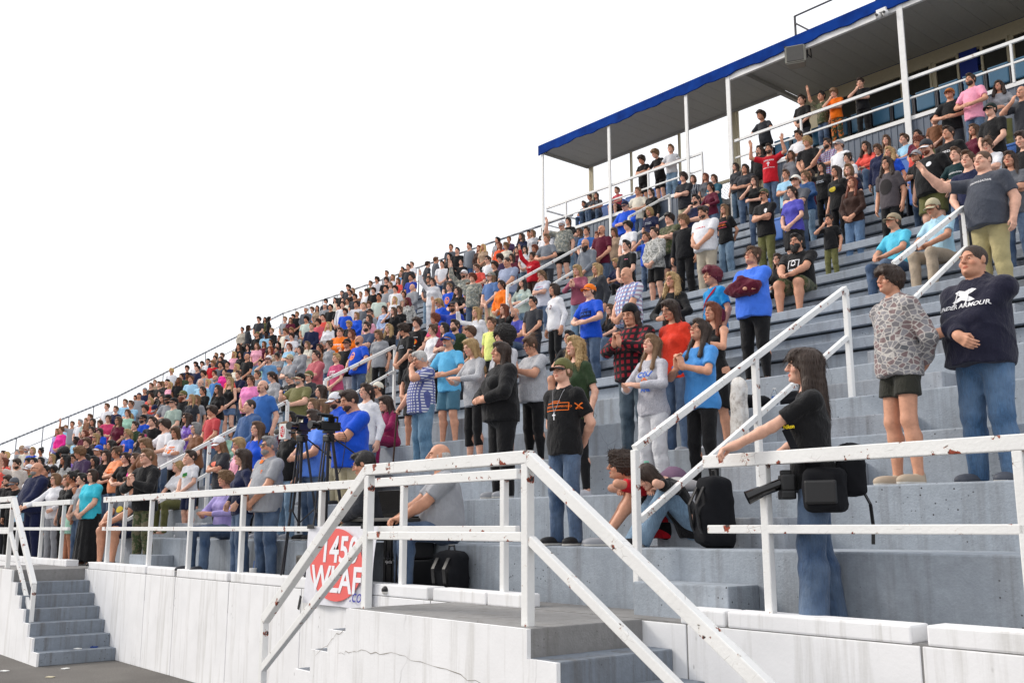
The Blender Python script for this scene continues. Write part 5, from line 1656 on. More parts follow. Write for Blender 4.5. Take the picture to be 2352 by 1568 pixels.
flat('lettering', rot_mesh(text_mesh('WLAF', .040, bold=.02), math.pi/2), 'print', mk, (.076, -.0435, .08), lin((240, 240, 240)))

tb = empty('folding_table', 'dark folding table carrying the laptops behind the banner', 'table', (-8.95, 5.83, FLOOR))
bm = bmesh.new(); box(bm, (-.72, -.20, .70), (.72, .22, .735), .01); done('tabletop', bm, 'case_grey', tb)
for sx in (-1, 1):
    bm = bmesh.new()
    for sy in (-.15, .15): tube(bm, (sx*.6, sy, 0), (sx*.6, sy, .70), .014, 8)
    tube(bm, (sx*.6, -.15, .2), (sx*.6, .15, .2), .012, 8); done('leg', bm, 'dark_metal', tb)
def laptop(x, y, rot, lab, hgt=.25):
    l = empty('laptop', lab, 'laptop', (x, y, FLOOR+.735), None, rot)
    bm = bmesh.new(); box(bm, (-.18, -.0, .0), (.18, .24, .018), .005); done('keyboard_base', bm, 'screen_black', l)
    bm = bmesh.new(); box(bm, (-.18, -.006, .0), (.18, .006, hgt), .004); o = done('screen', bm, 'screen_black', l); o.location = (0, -.005, .018); o.rotation_euler = (.30, 0, 0)
laptop(-9.30, 5.74, -.15, 'black laptop at the left of the folding table')
laptop(-8.55, 5.74, .1, 'black laptop at the right of the folding table', .27)
def hard_case(x, y, w, d, h, mat, lab, rot, handle=True):
    c = empty('equipment_case', lab, 'case', (x, y, FLOOR), None, rot)
    bm = bmesh.new(); box(bm, (-w/2, -d/2, .0), (w/2, d/2, h*.55), .02); done('case_base', bm, mat, c)
    bm = bmesh.new(); box(bm, (-w/2, -d/2, h*.56), (w/2, d/2, h), .02); done('lid', bm, mat, c)
    bm = bmesh.new()
    for i in range(5):
        xx = -w/2 + w*(i+.5)/5; box(bm, (xx-.012, -d/2-.008, .03), (xx+.012, -d/2+.001, h-.03), .003)
    done('ribs', bm, mat, c)
    if handle:
        bm = bmesh.new(); tube(bm, (-.09, 0, h), (-.08, 0, h+.07), .010, 6); tube(bm, (-.08, 0, h+.07), (.08, 0, h+.07), .013, 6); tube(bm, (.09, 0, h), (.08, 0, h+.07), .010, 6); done('handle', bm, 'black_plastic', c)
    for s_ in (-1, 1):
        bm = bmesh.new(); box(bm, (s_*w*.28-.02, -d/2-.016, h*.46), (s_*w*.28+.02, -d/2-.009, h*.68), .003); done('latch', bm, 'dark_metal', c)
    return c
c1 = hard_case(-10.28, 5.80, .40, .22, .33, 'case_grey', 'small grey hard case with round sticker behind the wall', .1)
flat('sticker', disc_mesh(.055, .055, 24), 'print', c1, (.06, -.128, .12), lin((205, 205, 225)))
flat('lettering', text_mesh('1450', .030, bold=.03), 'print', c1, (.06, -.131, .133), lin((60, 50, 130))); flat('lettering', text_mesh('WLAF', .030, bold=.03), 'print', c1, (.06, -.131, .105), lin((60, 50, 130)))
c2 = hard_case(-8.45, 5.84, .56, .26, .60, 'black_plastic', 'large black hard case standing behind the railing', -.05, False)
flat('lettering', text_mesh('Apache', .045, italic=.2), 'print', c2, (-.13, -.150, .30), lin((200, 200, 205)))
bm = bmesh.new(); box(bm, (.20, -.148, .10), (.235, -.14, .50), .003); o = done('label_strip', bm, 'foam_white', c2)

def cushion(name, lab, cat, loc, r, mat, rot=0, bumps=3):
    """a soft sagging bag or cloth"""
    F = Field((-r[0]*1.4, -r[1]*1.4, -.02), (r[0]*1.4, r[1]*1.4, r[2]*1.5), min(r)*.16)
    if name in ('backpack', 'bag', 'hip_bag', 'handbag', 'shoulder_bag'):
        F.add([Rbox((0, 0, r[2]*.5), (r[0]*.92, r[1]*.85, r[2]*.5), min(r)*.5, .02), Rbox((0, -r[1]*.8, r[2]*.32), (r[0]*.72, r[1]*.35, r[2]*.26), min(r)*.25, .015)])
    else:
        F.add([Ell((0, 0, r[2]*.48), (r[0], r[1], r[2]*.52), .03), Ell((r[0]*.3, 0, r[2]*.6), (r[0]*.6, r[1]*.9, r[2]*.42), .05), Ell((-r[0]*.45, -r[1]*.1, r[2]*.3), (r[0]*.5, r[1]*.95, r[2]*.32), .05)])
    X, Y, Z = F.every()
    F.d += (.07*min(r)*np.sin(X*9/r[0]*.5+2)*np.sin(Z*8/r[2]*.5+Y*6) - .10*min(r)*((1-np.abs(np.sin(X*11+Z*17+2*np.sin(Y*13))))**3)).astype(f32)
    F.d = np.maximum(F.d, -Z.astype(f32))
    V, Q = nets(F)
    o = link(name, to_mesh(name, smooth(V, Q), Q, [MAT[mat]]), None, loc, (0, 0, rot))
    tag(o, lab, cat); return o
def backpack(loc, lab, rot=0, h=.50):
    b = cushion('backpack', lab, 'backpack', loc, (.17, .13, h), 'dark_cloth', rot)
    bm = bmesh.new()
    for s_ in (-.07, .07):
        pts = [(s_, -.12, h*.85), (s_, -.19, h*.6), (s_, -.17, h*.3), (s_, -.12, h*.12)]
        for a, c in zip(pts, pts[1:]): bar(bm, a, c, .04, .012, .003)
    done('strap', bm, 'black_plastic', b)
    bm = bmesh.new(); pts = [(-.04, 0, h), (-.03, 0, h+.05), (.03, 0, h+.05), (.04, 0, h)]
    for a, c in zip(pts, pts[1:]): tube(bm, a, c, .009, 6)
    done('handle', bm, 'black_plastic', b)
    return b
backpack((-7.75, 5.86, FLOOR), 'black backpack on the floor beside the large case', .2, .42)
backpack((-4.95, 6.32, rowz(1)), 'black backpack on the lowest row beside the seated couple', -.5, .55)
def bottle(loc, lab, mat, r, h, capm):
    b = empty('bottle', lab, 'bottle', loc)
    prof = [(0, 0), (r, 0), (r, h*.68), (r*.9, h*.76), (r*.42, h*.88), (r*.42, h*.93)]
    bm = bmesh.new(); n = 16; rg = [[bm.verts.new((a*math.cos(2*math.pi*i/n), a*math.sin(2*math.pi*i/n), z)) for i in range(n)] for a, z in prof[1:]]
    for a, c in zip(rg, rg[1:]):
        for i in range(n): bm.faces.new((a[i], a[(i+1) % n], c[(i+1) % n], c[i]))
    bm.faces.new(rg[0][::-1]); bm.faces.new(rg[-1])
    done('bottle_body', bm, mat, b, True)
    bm = bmesh.new(); tube(bm, (0, 0, h*.92), (0, 0, h), r*.55, 14); done('bottle_cap', bm, capm, b)
    return b
bottle((-6.28, 7.02, rowz(2)), 'mint green steel bottle standing on the grey row', 'mint_steel', .042, .30, 'mint_steel')
wb = bottle((-6.20, 9.0, rowz(4)), 'clear water bottle beside the photographer hair', 'clear_plastic', .033, .22, 'foam_white')
bm = bmesh.new(); tube(bm, (0, 0, .08), (0, 0, .13), .0342, 16); l = done('label_band', bm, 'seat_blue', wb)
cushion('blanket', 'crumpled grey blanket on the row behind the mint bottle', 'blanket', (-5.98, 7.05, rowz(2)), (.26, .14, .12), 'blanket_grey', .1)
cushion('tote_bag', 'mauve bag slumped behind the mint bottle', 'bag', (-6.16, 7.24, rowz(2)), (.16, .10, .24), 'mauve_cloth')
cushion('jacket', 'black and white jacket heaped behind the praying girl', 'jacket', (-6.62, 9.02, rowz(4)), (.34, .14, .17), 'dark_cloth')
cushion('handbag', 'dark handbag left behind the praying girl', 'handbag', (-6.05, 9.15, rowz(4)), (.16, .10, .18), 'dark_cloth')
bm = bmesh.new()
F = Field((-.26, -.16, -.02), (.26, .16, .90), .022)
F.add([Cone((0, 0, .12), (.02, 0, .70), .16, .15, .02, 2.2), Ell((0, 0, .1), (.19, .08, .12), .05)]); X, Y, Z = F.every(); F.d += (.006*np.sin(Z*22+X*15)).astype(f32); F.d = np.maximum(F.d, -Z.astype(f32))
V, Q = nets(F); pd = link('seat_cushion', to_mesh('seat_cushion', smooth(V, Q), Q, [MAT['marble_pad']]), None, (-6.12, 8.25, rowz(3)), (0, 0, -.3), (.85, .8, .86)); tag(pd, 'marbled white seat pad standing upright behind the praying girl', 'seat pad'); bm.free()
cp = empty('cup', 'white foam cup with straw on the walkway floor', 'cup', (-11.62, 5.72, FLOOR))
bm = bmesh.new(); tube(bm, (0, 0, 0), (0, 0, .15), .034, 16, .046); done('cup_body', bm, 'foam_white', cp)
bm = bmesh.new(); tube(bm, (.01, 0, .14), (.02, 0, .24), .005, 6); done('straw', bm, 'seat_blue', cp)
for i, (x, y, r) in enumerate(((-15.55, 4.95, .3), (-15.6, 5.2, 1.0), (-15.2, 3.9, .5), (-15.9, 3.6, 1.3), (-14.9, 4.6, 2.0), (-14.2, 4.2, .7), (-16.5, 3.9, .2))):
    bm = bmesh.new(); box(bm, (-.05, -.035, 0), (.05, .035, .012), .003); o = done('litter', bm, ['foam_white', 'fascia_blue', 'foam_white', 'foam_white', 'foam_white', 'cream_frame', 'foam_white'][i])
    z = 0 if not i < 2 else FLOOR/7
    o.location = (x, y, z+.002); o.rotation_euler = (0, 0, r)
    tag(o, 'scrap of litter on the asphalt near the far stairs' if i > 1 else 'scrap of paper on the bottom far step', 'litter', 'litter round the far stairs')

def bundle(o):
    """the maroon hoodie carried over the folded arms"""
    k = o.scale.z
    F = Field((-.36, -.22, -.20), (.36, .22, .24), .018)
    F.add([Ell((-.14, 0, 0), (.16, .12, .11), .04), Ell((.13, .01, .0), (.17, .12, .12), .04), Ell((0, -.02, .06), (.15, .11, .10), .05), Ell((.02, -.06, .13), (.07, .06, .07), .03), Ell((0, -.02, -.07), (.2, .10, .07), .05)])
    X, Y, Z = F.every()
    F.d -= (.016*((1-np.abs(np.sin(X*16+Z*13+2*np.sin(Y*14))))**3 + (1-np.abs(np.sin(Z*21-X*9+1)))**3 - .5)).astype(f32)
    V, Q = nets(F)
    j = link('hoodie', to_mesh('hoodie', smooth(V, Q), Q, [MAT['cloth']]), None, color=lin((88, 20, 42)))
    M = Matrix.Translation(o.location) @ Matrix.Rotation(o.rotation_euler.z, 4, 'Z')
    j.location = M @ Vector((0, -.215*k, 1.19*k)); j.scale = (.88, .85, .80); j.rotation_euler = (0, 0, o.rotation_euler.z)
    tag(j, 'bundled maroon hoodie held over the arms of the woman in blue', 'hoodie')

def photokit(o):
    """camera on its strap, hip bag and backpack of the photographer"""
    k = o.scale.z
    M = Matrix.Translation(o.location) @ Matrix.Rotation(o.rotation_euler.z, 4, 'Z') @ Matrix.Scale(k, 4)
    rz = o.rotation_euler.z
    W = lambda p: M @ Vector(p)
    c = empty('photo_camera', 'black camera with long hooded lens hanging at the photographer hip', 'camera', W((.10, -.17, .88)), None, rz + .1)
    bm = bmesh.new(); box(bm, (-.075, -.045, -.05), (.075, .045, .06), .014); box(bm, (-.03, -.04, .055), (.03, .03, .09), .01); box(bm, (-.075, -.05, -.10), (.075, .045, -.045), .012); done('camera_body', bm, 'black_plastic', c)
    bm = bmesh.new(); tube(bm, (0, -.04, .0), (0, -.17, -.05), .036, 16, .034); tube(bm, (0, -.17, -.05), (0, -.26, -.09), .038, 16, .046); done('lens', bm, 'lens_black', c)
    b = cushion('hip_bag', 'black hip bag slung behind the photographer', 'bag', W((.25, .04, .70)), (.14, .09, .28), 'dark_cloth', rz + 1.2)
    bm = bmesh.new(); box(bm, (-.10, -.125, .05), (.10, -.09, .20), .015); done('pocket', bm, 'black_plastic', b)
    bp = cushion('backpack', 'black backpack worn by the photographer', 'backpack', W((.08, .22, .80)), (.15, .09, .34), 'dark_cloth', rz)
    bm = bmesh.new()
    pts = [(.02, .06, .05), (.06, .10, -.05), (.05, .11, -.18), (.07, .10, -.30)]
    for a, d in zip(pts, pts[1:]): bar(bm, a, d, .022, .010, .002)
    done('strap', bm, 'black_plastic', bp)
    bm = bmesh.new()
    pts = [(.115, .06, 1.415), (.125, -.10, 1.36), (.150, -.165, 1.22), (.175, -.10, 1.05), (.2, .02, .98)]
    for a, d in zip(pts, pts[1:]): bar(bm, a, d, .045, .010, .002, up=(.8, -.5, .2))
    s_ = done('camera_strap', bm, 'dark_cloth', o)
    me = text_mesh('Nikon', .035, bold=.02)
    t = link('lettering', me, o, (.182, -.145, 1.23), (math.pi/2, 0, .75), color=lin((225, 200, 40))); me.materials.append(MAT['print'])

# ---------------------------------------------------------------- everybody in the stand
PAL = {'black': (24, 24, 26), 'black2': (20, 21, 25), 'charcoal': (52, 54, 60), 'navy': (27, 34, 66), 'royal': (26, 82, 205), 'royal2': (34, 60, 160), 'royal3': (40, 86, 165), 'sky': (105, 170, 225), 'sky2': (95, 180, 225), 'sky3': (90, 195, 225), 'ltblue': (160, 205, 232), 'ltblue2': (172, 190, 222), 'ice': (178, 220, 240), 'white': (228, 228, 232), 'cream': (222, 216, 200), 'ivory': (232, 230, 220), 'tan': (170, 145, 122), 'beige': (190, 180, 165), 'grey': (150, 152, 157), 'grey2': (158, 160, 165), 'grey3': (120, 126, 135), 'dgrey': (92, 95, 102), 'ltgrey': (200, 200, 205), 'ltgrey2': (205, 208, 220), 'ltgrey3': (188, 188, 195), 'ltgrey4': (205, 206, 210), 'ltgrey5': (165, 165, 175), 'lbgrey': (150, 160, 185), 'iron': (72, 76, 86), 'ash': (84, 78, 82), 'red': (196, 24, 40), 'scarlet': (225, 62, 40), 'brick': (196, 72, 76), 'coral': (232, 90, 78), 'coral2': (240, 95, 50), 'orange': (246, 124, 26), 'orange2': (248, 120, 20), 'peach': (250, 160, 115), 'pink': (238, 170, 190), 'pink2': (200, 80, 120), 'pink3': (240, 160, 185), 'bubble': (240, 140, 195), 'hotpink': (235, 50, 150), 'rose': (200, 85, 98), 'rose2': (205, 65, 110), 'dusty': (188, 100, 108), 'mauve': (150, 78, 98), 'maroon': (92, 22, 46), 'raspb': (140, 30, 80), 'purple': (122, 88, 185), 'violet': (80, 85, 180), 'indigo': (82, 80, 180), 'lav': (168, 155, 210), 'eggplant': (72, 55, 85), 'green': (60, 100, 70), 'forest': (48, 66, 42), 'dgreen': (22, 38, 34), 'dteal': (18, 48, 52), 'olive': (100, 100, 60), 'olive2': (116, 114, 74), 'darkolive': (48, 48, 42), 'mint': (168, 212, 190), 'sage': (160, 178, 168), 'celadon': (196, 210, 200), 'brown': (122, 82, 58), 'dbrown': (60, 40, 34), 'rust': (170, 105, 50), 'yellow': (236, 242, 140), 'mustard': (185, 125, 40), 'teal': (46, 92, 110), 'teal2': (70, 110, 130), 'teal3': (62, 84, 98), 'turq': (60, 190, 212), 'azure': (30, 140, 205), 'steel': (72, 130, 195), 'steel2': (110, 155, 200), 'blue': (58, 88, 128), 'blue2': (58, 108, 180), 'blue3': (88, 118, 168), 'blue4': (72, 142, 210), 'blue5': (66, 118, 228), 'periw': (95, 140, 232), 'slate': (62, 92, 138), 'slate2': (70, 84, 112), 'inkblue': (32, 32, 50), 'denim': (78, 110, 160), 'denim2': (96, 138, 185), 'denim3': (72, 118, 165), 'denimb': (38, 74, 120), 'ltdenim': (140, 175, 205), 'ltdenim2': (110, 160, 195), 'khaki': (190, 180, 150), 'khaki2': (176, 164, 120), 'khaki3': (160, 145, 120), 'stone': (178, 168, 150), 'stone2': (176, 160, 140)}
HC = {'k': (24, 22, 24), 'd': (58, 41, 32), 'b': (98, 70, 49), 'l': (138, 106, 74), 'y': (196, 164, 112), 'r': (128, 62, 36), 'g': (150, 150, 150), 'w': (215, 215, 212), 'm': (120, 20, 48), 'n': (40, 40, 44)}

# x, y, z of the feet, height, turn, build, skin, hair, hair colour, top, colour, pattern, lower half, colour, pattern, pose, seated, nod, detail, cap, beard, glasses, shoes, width, print, label
PEOPLE = [
(-3.73, 5.8, 1.28, 1.82, -0.89, 'f','a','G','d','t','black','','w','blue','denim','reachL', 0, 0, 0, None, '', 0, 'black', 1.02, 'photokit','photographer woman in black tee and flared jeans, hand on railing'),
(-3.33, 7.57, 2.23, 1.83, -0.21, 'M','b','z','d','h','inkblue','','j','denim3','denim','lowcross', 0, 0, 0, None, '', 0, 'iron', 1.04, 'armour','stocky man in black-navy hoodie with white chest logo and blue jeans'),
(-3.85, 7.25, 2.23, 1.72, -0.42, 'm','b','p','d','h','grey','camo_duck','v','darkolive','','back', 0, 0, 0, None, '', 0, 'stone2', 1.0, '','man with floppy dark hair in duck-camouflage hoodie'),
(-5.44, 6.68, 1.76, 1.51, -0.54, 'f','a','L','d','t','black','','w','ltdenim','denim','knees', 2, 2, 0, None, '', 0, 'black', 1.01, '','seated girl with dark hair hiding her face on her knees'),
(-5.74, 6.68, 1.76, 1.54, -0.72, 'c','b','c','d','t','red','','s','black','','knees', 2, 0, 0, None, '', 0, 'grey', 1.04, '','seated curly-haired boy in red tee beside the girl hiding her face'),
(-6.51, 6.18, 1.76, 1.67, 0.11, 'm','a','s','l','t','black','','j','blue','denim','back', 0, 0, 0, ('olive','black', 0, ''), '', 0, 'black', 0.97, 'orangebox','teen in black cap with orange chest print and silver cross necklace'),
(-6.11, 7.65, 2.23, 1.71, -0.13, 'f','b','L','d','t','blue4','','e','black','','pray', 0, -1, 0, None, '', 1, 'black', 1.04, '','woman with long dark hair and glasses in sky blue tee'),
(-6.53, 7.41, 2.23, 1.59, -0.05, 'f','a','L','l','l','ltgrey5','heather','g','ltgrey4','','clap', 0, -1, 0, None, '', 0, 'ltgrey', 1.0, 'cougars','woman with long light brown hair in heather grey top'),
(-8.14, 6.09, 1.292, 1.87, -0.47, 'M','b','r','w','t','grey2','','j','blue','denim','lap', 1, 0, 0, None, '', 0, 'black', 1.01, '','man with balding hair in grey tee'),
(-6.63, 8.56, 2.7, 1.64, -0.04, 'f','b','L','r','n','black','','d','black','','pray', 0, 0, 0, None, '', 0, 'ltgrey', 0.96, '','woman with long red hair in black tank top'),
(-7.77, 7.57, 2.23, 1.77, -0.06, 'f','a','W','y','t','forest','','e','black','','hang', 0, 0, 0, None, '', 0, 'ltgrey', 0.99, '','woman with wavy blonde hair in forest green tee'),
(-9.04, 6.09, 1.292, 1.93, -0.79, 'M','b','s','k','l','charcoal','','k','charcoal','','type', 1, 1, 0, None, '', 1, 'black', 1.03, '','man with short black hair and glasses in charcoal long-sleeved top'),
(-7.12, 8.48, 2.7, 1.75, -0.05, 'f','b','L','d','t','scarlet','','j','blue','denim','hang', 0, 1, 0, None, '', 1, 'grey', 1.01, '','woman with long dark hair and glasses in orange-red tee'),
(-8.57, 7.17, 2.23, 1.77, -0.25, 'F','b','L','d','h','black','','k','black','','belly', 0, 0, 0, None, '', 0, 'grey', 1.0, '','woman with long dark hair in black hoodie'),
(-7.59, 8.32, 2.7, 1.75, 0.15, 'M','b','W','d','l','red','plaid_flannel','j','teal3','denim','pray', 0, 1, 0, ('black2','black2', 1, ''), '', 0, 'black', 0.97, '','man in black cap, in red-and-black plaid flannel'),
(-5.01, 11.88, 4.58, 1.86, -0.19, 'M','a','z','b','t','iron','','k','khaki2','','point', 0, 0, 0, None, '', 0, 'ltgrey', 1.04, 'grow','tall man in iron grey tee with right arm stretched out, palm open'),
(-10.39, 6.34, 1.76, 1.81, -0.03, 'M','b','s','d','t','royal','','k','khaki','','cross', 0, 1, 0, None, 'Dd', 0, 'grey', 1.01, '','man with short dark hair and beard in royal blue tee'),
(-7.22, 10.14, 3.64, 1.75, -0.01, 'F','b','U','b','t','blue5','','e','black','','cross', 0, -1, 0, None, '', 1, 'black', 1.01, 'bundle','woman with pinned-up brown hair and glasses in blue tee'),
(-5.06, 12.79, 5.05, 1.64, 0.04, 'f','b','L','d','t','dgrey','','j','blue','denim','cross', 0, 0, 0, None, '', 0, 'grey', 1.04, '','woman with long dark hair in dark grey tee, arms crossed'),
(-5.56, 12.71, 5.05, 1.77, 0.02, 'm','a','s','b','t','navy','','k','charcoal','','clasp', 0, 0, 0, None, '', 0, 'ltgrey', 1.0, '','man with short brown hair in navy tee'),
(-9.61, 8.08, 2.7, 1.74, -0.15, 'm','a','a','k','t','ltgrey','','s','charcoal','','clasp', 0, 0, 0, None, '', 0, 'charcoal', 1.01, '','man with big curly black hair in light grey tee'),
(-7.89, 10.22, 3.64, 1.62, -0.35, 'c','b','p','m','t','azure','','k','black','','hang', 0, 0, 0, None, '', 0, 'charcoal', 1.03, 'redbag','boy with floppy maroon hair in azure blue tee'),
(-11.63, 5.88, 1.28, 1.77, 0.06, 'M','b','s','g','p','grey2','','j','blue','denim','clasp', 0, 0, 0, None, 'Dg', 2, 'charcoal', 0.96, 'orangeT','man with short grey hair and beard and sunglasses in grey polo shirt'),
(-11.35, 6.34, 1.76, 1.65, -0.1, 'F','b','B','d','t','periw','','j','blue','denim','belly', 0, 0, 1, None, '', 1, 'black', 1.02, 'text','woman with bobbed dark hair and glasses in periwinkle tee'),
(-9.58, 8.56, 2.7, 1.7, -0.09, 'F','b','U','b','t','grey2','heather','e','black','','pray', 0, 1, 1, None, '', 1, 'grey', 0.96, '','woman with pinned-up brown hair and glasses in heather grey top'),
(-10.13, 8.0, 2.7, 1.68, -0.1, 'f','a','L','y','s','grey','heather','c','black','','clap', 0, 1, 1, None, '', 0, 'charcoal', 1.02, '','woman with long blonde hair in heather grey top'),
(-5.23, 13.78, 5.52, 1.78, -0.23, 'm','a','s','d','t','black','','k','charcoal','','clasp', 0, 1, 1, None, '', 0, 'black', 1.0, '','man with short dark hair in black tee, right of man in iron grey tee'),
(-12.2, 5.8, 1.28, 1.65, -0.15, 'f','a','G','d','l','navy','','w','blue','denim','hips', 0, 0, 1, None, '', 0, 'black', 1.02, '','woman with fringed long dark hair in navy long-sleeved top'),
(-8.65, 10.3, 3.64, 1.73, 0.11, 'f','b','W','y','l','black','','e','black','','belly', 0, 0, 1, None, '', 1, 'ltgrey', 0.98, '','woman with wavy blonde hair and glasses in black long-sleeved top'),
(-6.31, 13.37, 5.06, 1.85, -0.24, 'm','b','s','b','p','ice','','k','stone2','','lap', 1, 1, 1, ('khaki','khaki', 0, ''), '', 0, 'grey', 0.98, '','man in khaki cap, in ice blue polo shirt'),
(-11.68, 7.33, 2.23, 1.65, 0.23, 'f','a','T','d','l','white','','j','blue','denim','hang', 0, 0, 1, None, '', 0, 'ltgrey', 1.04, '','woman with ponytailed dark hair in white long-sleeved top'),
(-12.63, 6.66, 1.76, 1.63, 0.11, 'f','b','T','l','l','black','','j','ltdenim','denim','hang', 0, 1, 1, None, '', 0, 'grey', 0.98, '','woman with ponytailed light brown hair in black long-sleeved top'),
(-6.94, 13.37, 5.06, 1.76, -0.33, 'm','b','s','b','p','sky3','','j','blue','denim','lap', 1, 0, 1, ('khaki3','khaki3', 0, ''), '', 0, 'grey', 1.04, '','man in taupe cap, in aqua polo shirt'),
(-13.32, 6.09, 1.334, 1.74, 0.21, 'f','b','c','l','l','lav','','j','blue','denim','clap', 1, 0, 1, None, '', 0, 'charcoal', 1.04, '','woman with curly light brown hair in lavender long-sleeved top'),
(-11.62, 8.24, 2.7, 1.74, -0.18, 'M','b','s','w','p','white','plaid_check','w','ltdenim2','denim','cane', 0, 1, 1, None, '', 1, 'black', 0.97, '','man with short white hair and glasses in small-checked shirt'),
(-12.7, 7.49, 2.23, 1.65, -0.15, 'm','b','s','d','h','royal','','k','khaki','','clasp', 0, 1, 1, ('white','white', 0, ''), 'Dd', 1, 'black', 1.0, 'orange','man in white cap with beard and glasses, in royal blue hoodie'),
(-13.15, 7.33, 2.23, 1.59, 0.29, 'f','a','L','l','t','cream','','e','black','','belly', 0, 0, 1, None, '', 0, 'grey', 1.0, '','woman with long light brown hair in cream tee'),
(-13.74, 6.74, 1.76, 1.72, 0.25, 'f','a','L','b','t','royal','','e','black','','clasp', 0, 0, 1, None, '', 0, 'grey', 1.01, '','woman with long brown hair in royal blue tee'),
(-10.21, 11.13, 4.11, 1.8, -0.15, 'M','b','0','g','p','white','plaid_madras','j','blue','denim','clasp', 0, 1, 1, None, '', 0, 'black', 0.96, '','man with bald head in blue plaid shirt'),
(-6.48, 15.61, 6.424, 1.64, 0.01, 'f','a','U','b','t','white','','e','black','','cross', 0, 1, 1, None, '', 1, 'ltgrey', 1.02, '','woman with pinned-up brown hair and glasses in white tee'),
(-13.41, 7.65, 2.23, 1.63, -0.02, 'f','b','L','l','t','sky','','w','blue','denim','face', 0, 0, 1, None, '', 0, 'black', 1.0, '','woman with long light brown hair in sky blue tee'),
(-14.26, 6.74, 1.76, 1.53, -0.03, 'f','b','L','y','h','pink','','j','ltdenim','denim','clasp', 0, 1, 1, None, '', 0, 'ltgrey', 1.03, '','woman with long blonde hair in pale pink hoodie'),
(-8.61, 13.37, 5.052, 1.84, 0.11, 'M','b','s','k','t','black','','s','olive','camo_green','lap', 1, 0, 1, None, 'Ek', 1, 'grey', 1.03, 'hoops','man with short black hair and full beard and glasses in black tee'),
(-6.91, 15.37, 6.424, 1.52, 0.0, 'c','a','s','b','t','dteal','','j','blue','denim','belly', 0, 0, 1, None, '', 0, 'black', 1.0, 'eration','boy with short brown hair in dark teal tee'),
(-11.09, 10.73, 3.65, 1.69, 0.15, 'm','b','s','k','t','black','','s','charcoal','','lap', 1, 0, 1, None, '', 1, 'black', 0.97, '','man with short black hair and glasses in black tee'),
(-9.04, 13.46, 5.094, 1.53, 0.11, 'f','a','L','d','h','black','','e','black','','lap', 1, 0, 1, None, '', 1, 'charcoal', 1.02, '','woman with long dark hair and glasses in black hoodie'),
(-15.59, 5.8, 1.28, 1.85, 0.35, 'm','a','s','l','h','black','','k','green','camo_green','pray', 0, 0, 1, None, '', 1, 'black', 1.0, '','man with short light brown hair and glasses in black hoodie'),
(-7.42, 15.53, 6.424, 1.88, -0.18, 'M','a','s','r','t','black','','s','olive','','hang', 0, 1, 1, ('charcoal','white', 0, ''), 'Dr', 0, 'charcoal', 1.02, 'chest','man in charcoal cap with beard, in black tee'),
(-14.97, 6.74, 1.76, 1.58, 0.07, 'f','b','W','l','t','charcoal','','e','black','','cross', 0, 1, 1, ('white','white', 0, ''), '', 0, 'black', 1.01, 'coral','woman in white cap, in charcoal tee'),
(-12.65, 9.47, 3.17, 1.84, 0.24, 'm','b','s','g','t','sky2','','s','teal2','','belly', 0, 0, 1, ('royal3','royal3', 0, ''), 'Ng', 1, 'grey', 1.02, '','man in blue cap with goatee and glasses, in sky blue tee'),
(-13.31, 8.82, 2.801, 1.52, 0.02, 'c','a','L','d','l','raspb','','k','raspb','','lap', 1, 1, 1, None, '', 0, 'charcoal', 1.03, '','girl with long dark hair in raspberry long-sleeved top'),
(-11.24, 11.29, 4.11, 1.74, -0.05, 'm','a','s','d','t','royal','','j','blue','denim','belly', 0, 0, 1, ('orange','orange', 0, ''), '', 1, 'black', 1.06, 'jesus','man in orange cap with glasses, in royal blue tee'),
(-7.27, 15.97, 6.858, 1.75, -0.13, 'm','b','s','d','t','black','','j','blue','denim','hang', 0, 0, 1, None, '', 0, 'black', 1.05, 'weezer','teen boy in black tee with white weezer lettering'),
(-6.85, 16.73, 7.292, 1.82, -0.24, 'm','a','s','d','t','black','','k','brown','','clasp', 0, 0, 1, ('dgreen','dgreen', 0, ''), '', 2, 'ltgrey', 0.96, '','man in dark green cap with sunglasses, in black tee'),
(-8.8, 14.61, 5.99, 1.13, 0.14, 'c','b','s','d','t','black','','k','olive','','facehi', 0, 0, 1, None, '', 0, 'charcoal', 1.04, '','boy with short dark hair in black tee, right of woman in indigo tee'),
(-7.78, 15.81, 6.858, 1.42, -0.21, 'c','b','s','b','t','black','','j','blue','denim','cross', 0, 0, 1, ('grey','grey', 0, ''), '', 0, 'black', 1.01, '','boy in grey cap, in black tee'),
(-8.13, 15.45, 6.424, 1.76, -0.04, 'm','b','W','d','t','ash','','k','black','','hang', 0, 0, 1, None, '', 1, 'grey', 0.94, 'wash','man with wavy dark hair and glasses in ash grey tee'),
(-6.55, 17.33, 7.726, 1.78, -0.14, 'm','b','0','b','t','charcoal','','s','charcoal','','facehi', 0, 0, 1, None, '', 0, 'charcoal', 0.94, '','man with bald head in charcoal tee'),
(-13.42, 9.31, 3.17, 1.64, 0.18, 'f','b','L','d','d','black','','','black','','clasp', 0, 0, 1, None, '', 0, 'charcoal', 0.98, '','woman with long dark hair in black dress'),
(-7.27, 16.97, 7.292, 1.64, -0.22, 'f','b','L','b','t','maroon','','w','blue','denim','hang', 0, 0, 1, None, '', 0, 'black', 1.02, '','woman with long brown hair in maroon tee'),
(-16.16, 6.74, 1.76, 1.41, 0.2, 'c','a','s','d','t','white','','s','navy','','clasp', 0, 0, 1, None, '', 0, 'ltgrey', 1.05, 'green','boy with short dark hair in white tee'),
(-16.95, 6.09, 1.292, 1.86, 0.32, 'M','b','s','b','t','dgrey','','s','navy','','lap', 1, 0, 1, None, '', 0, 'black', 1.0, 'yellow','man with short brown hair in dark grey tee'),
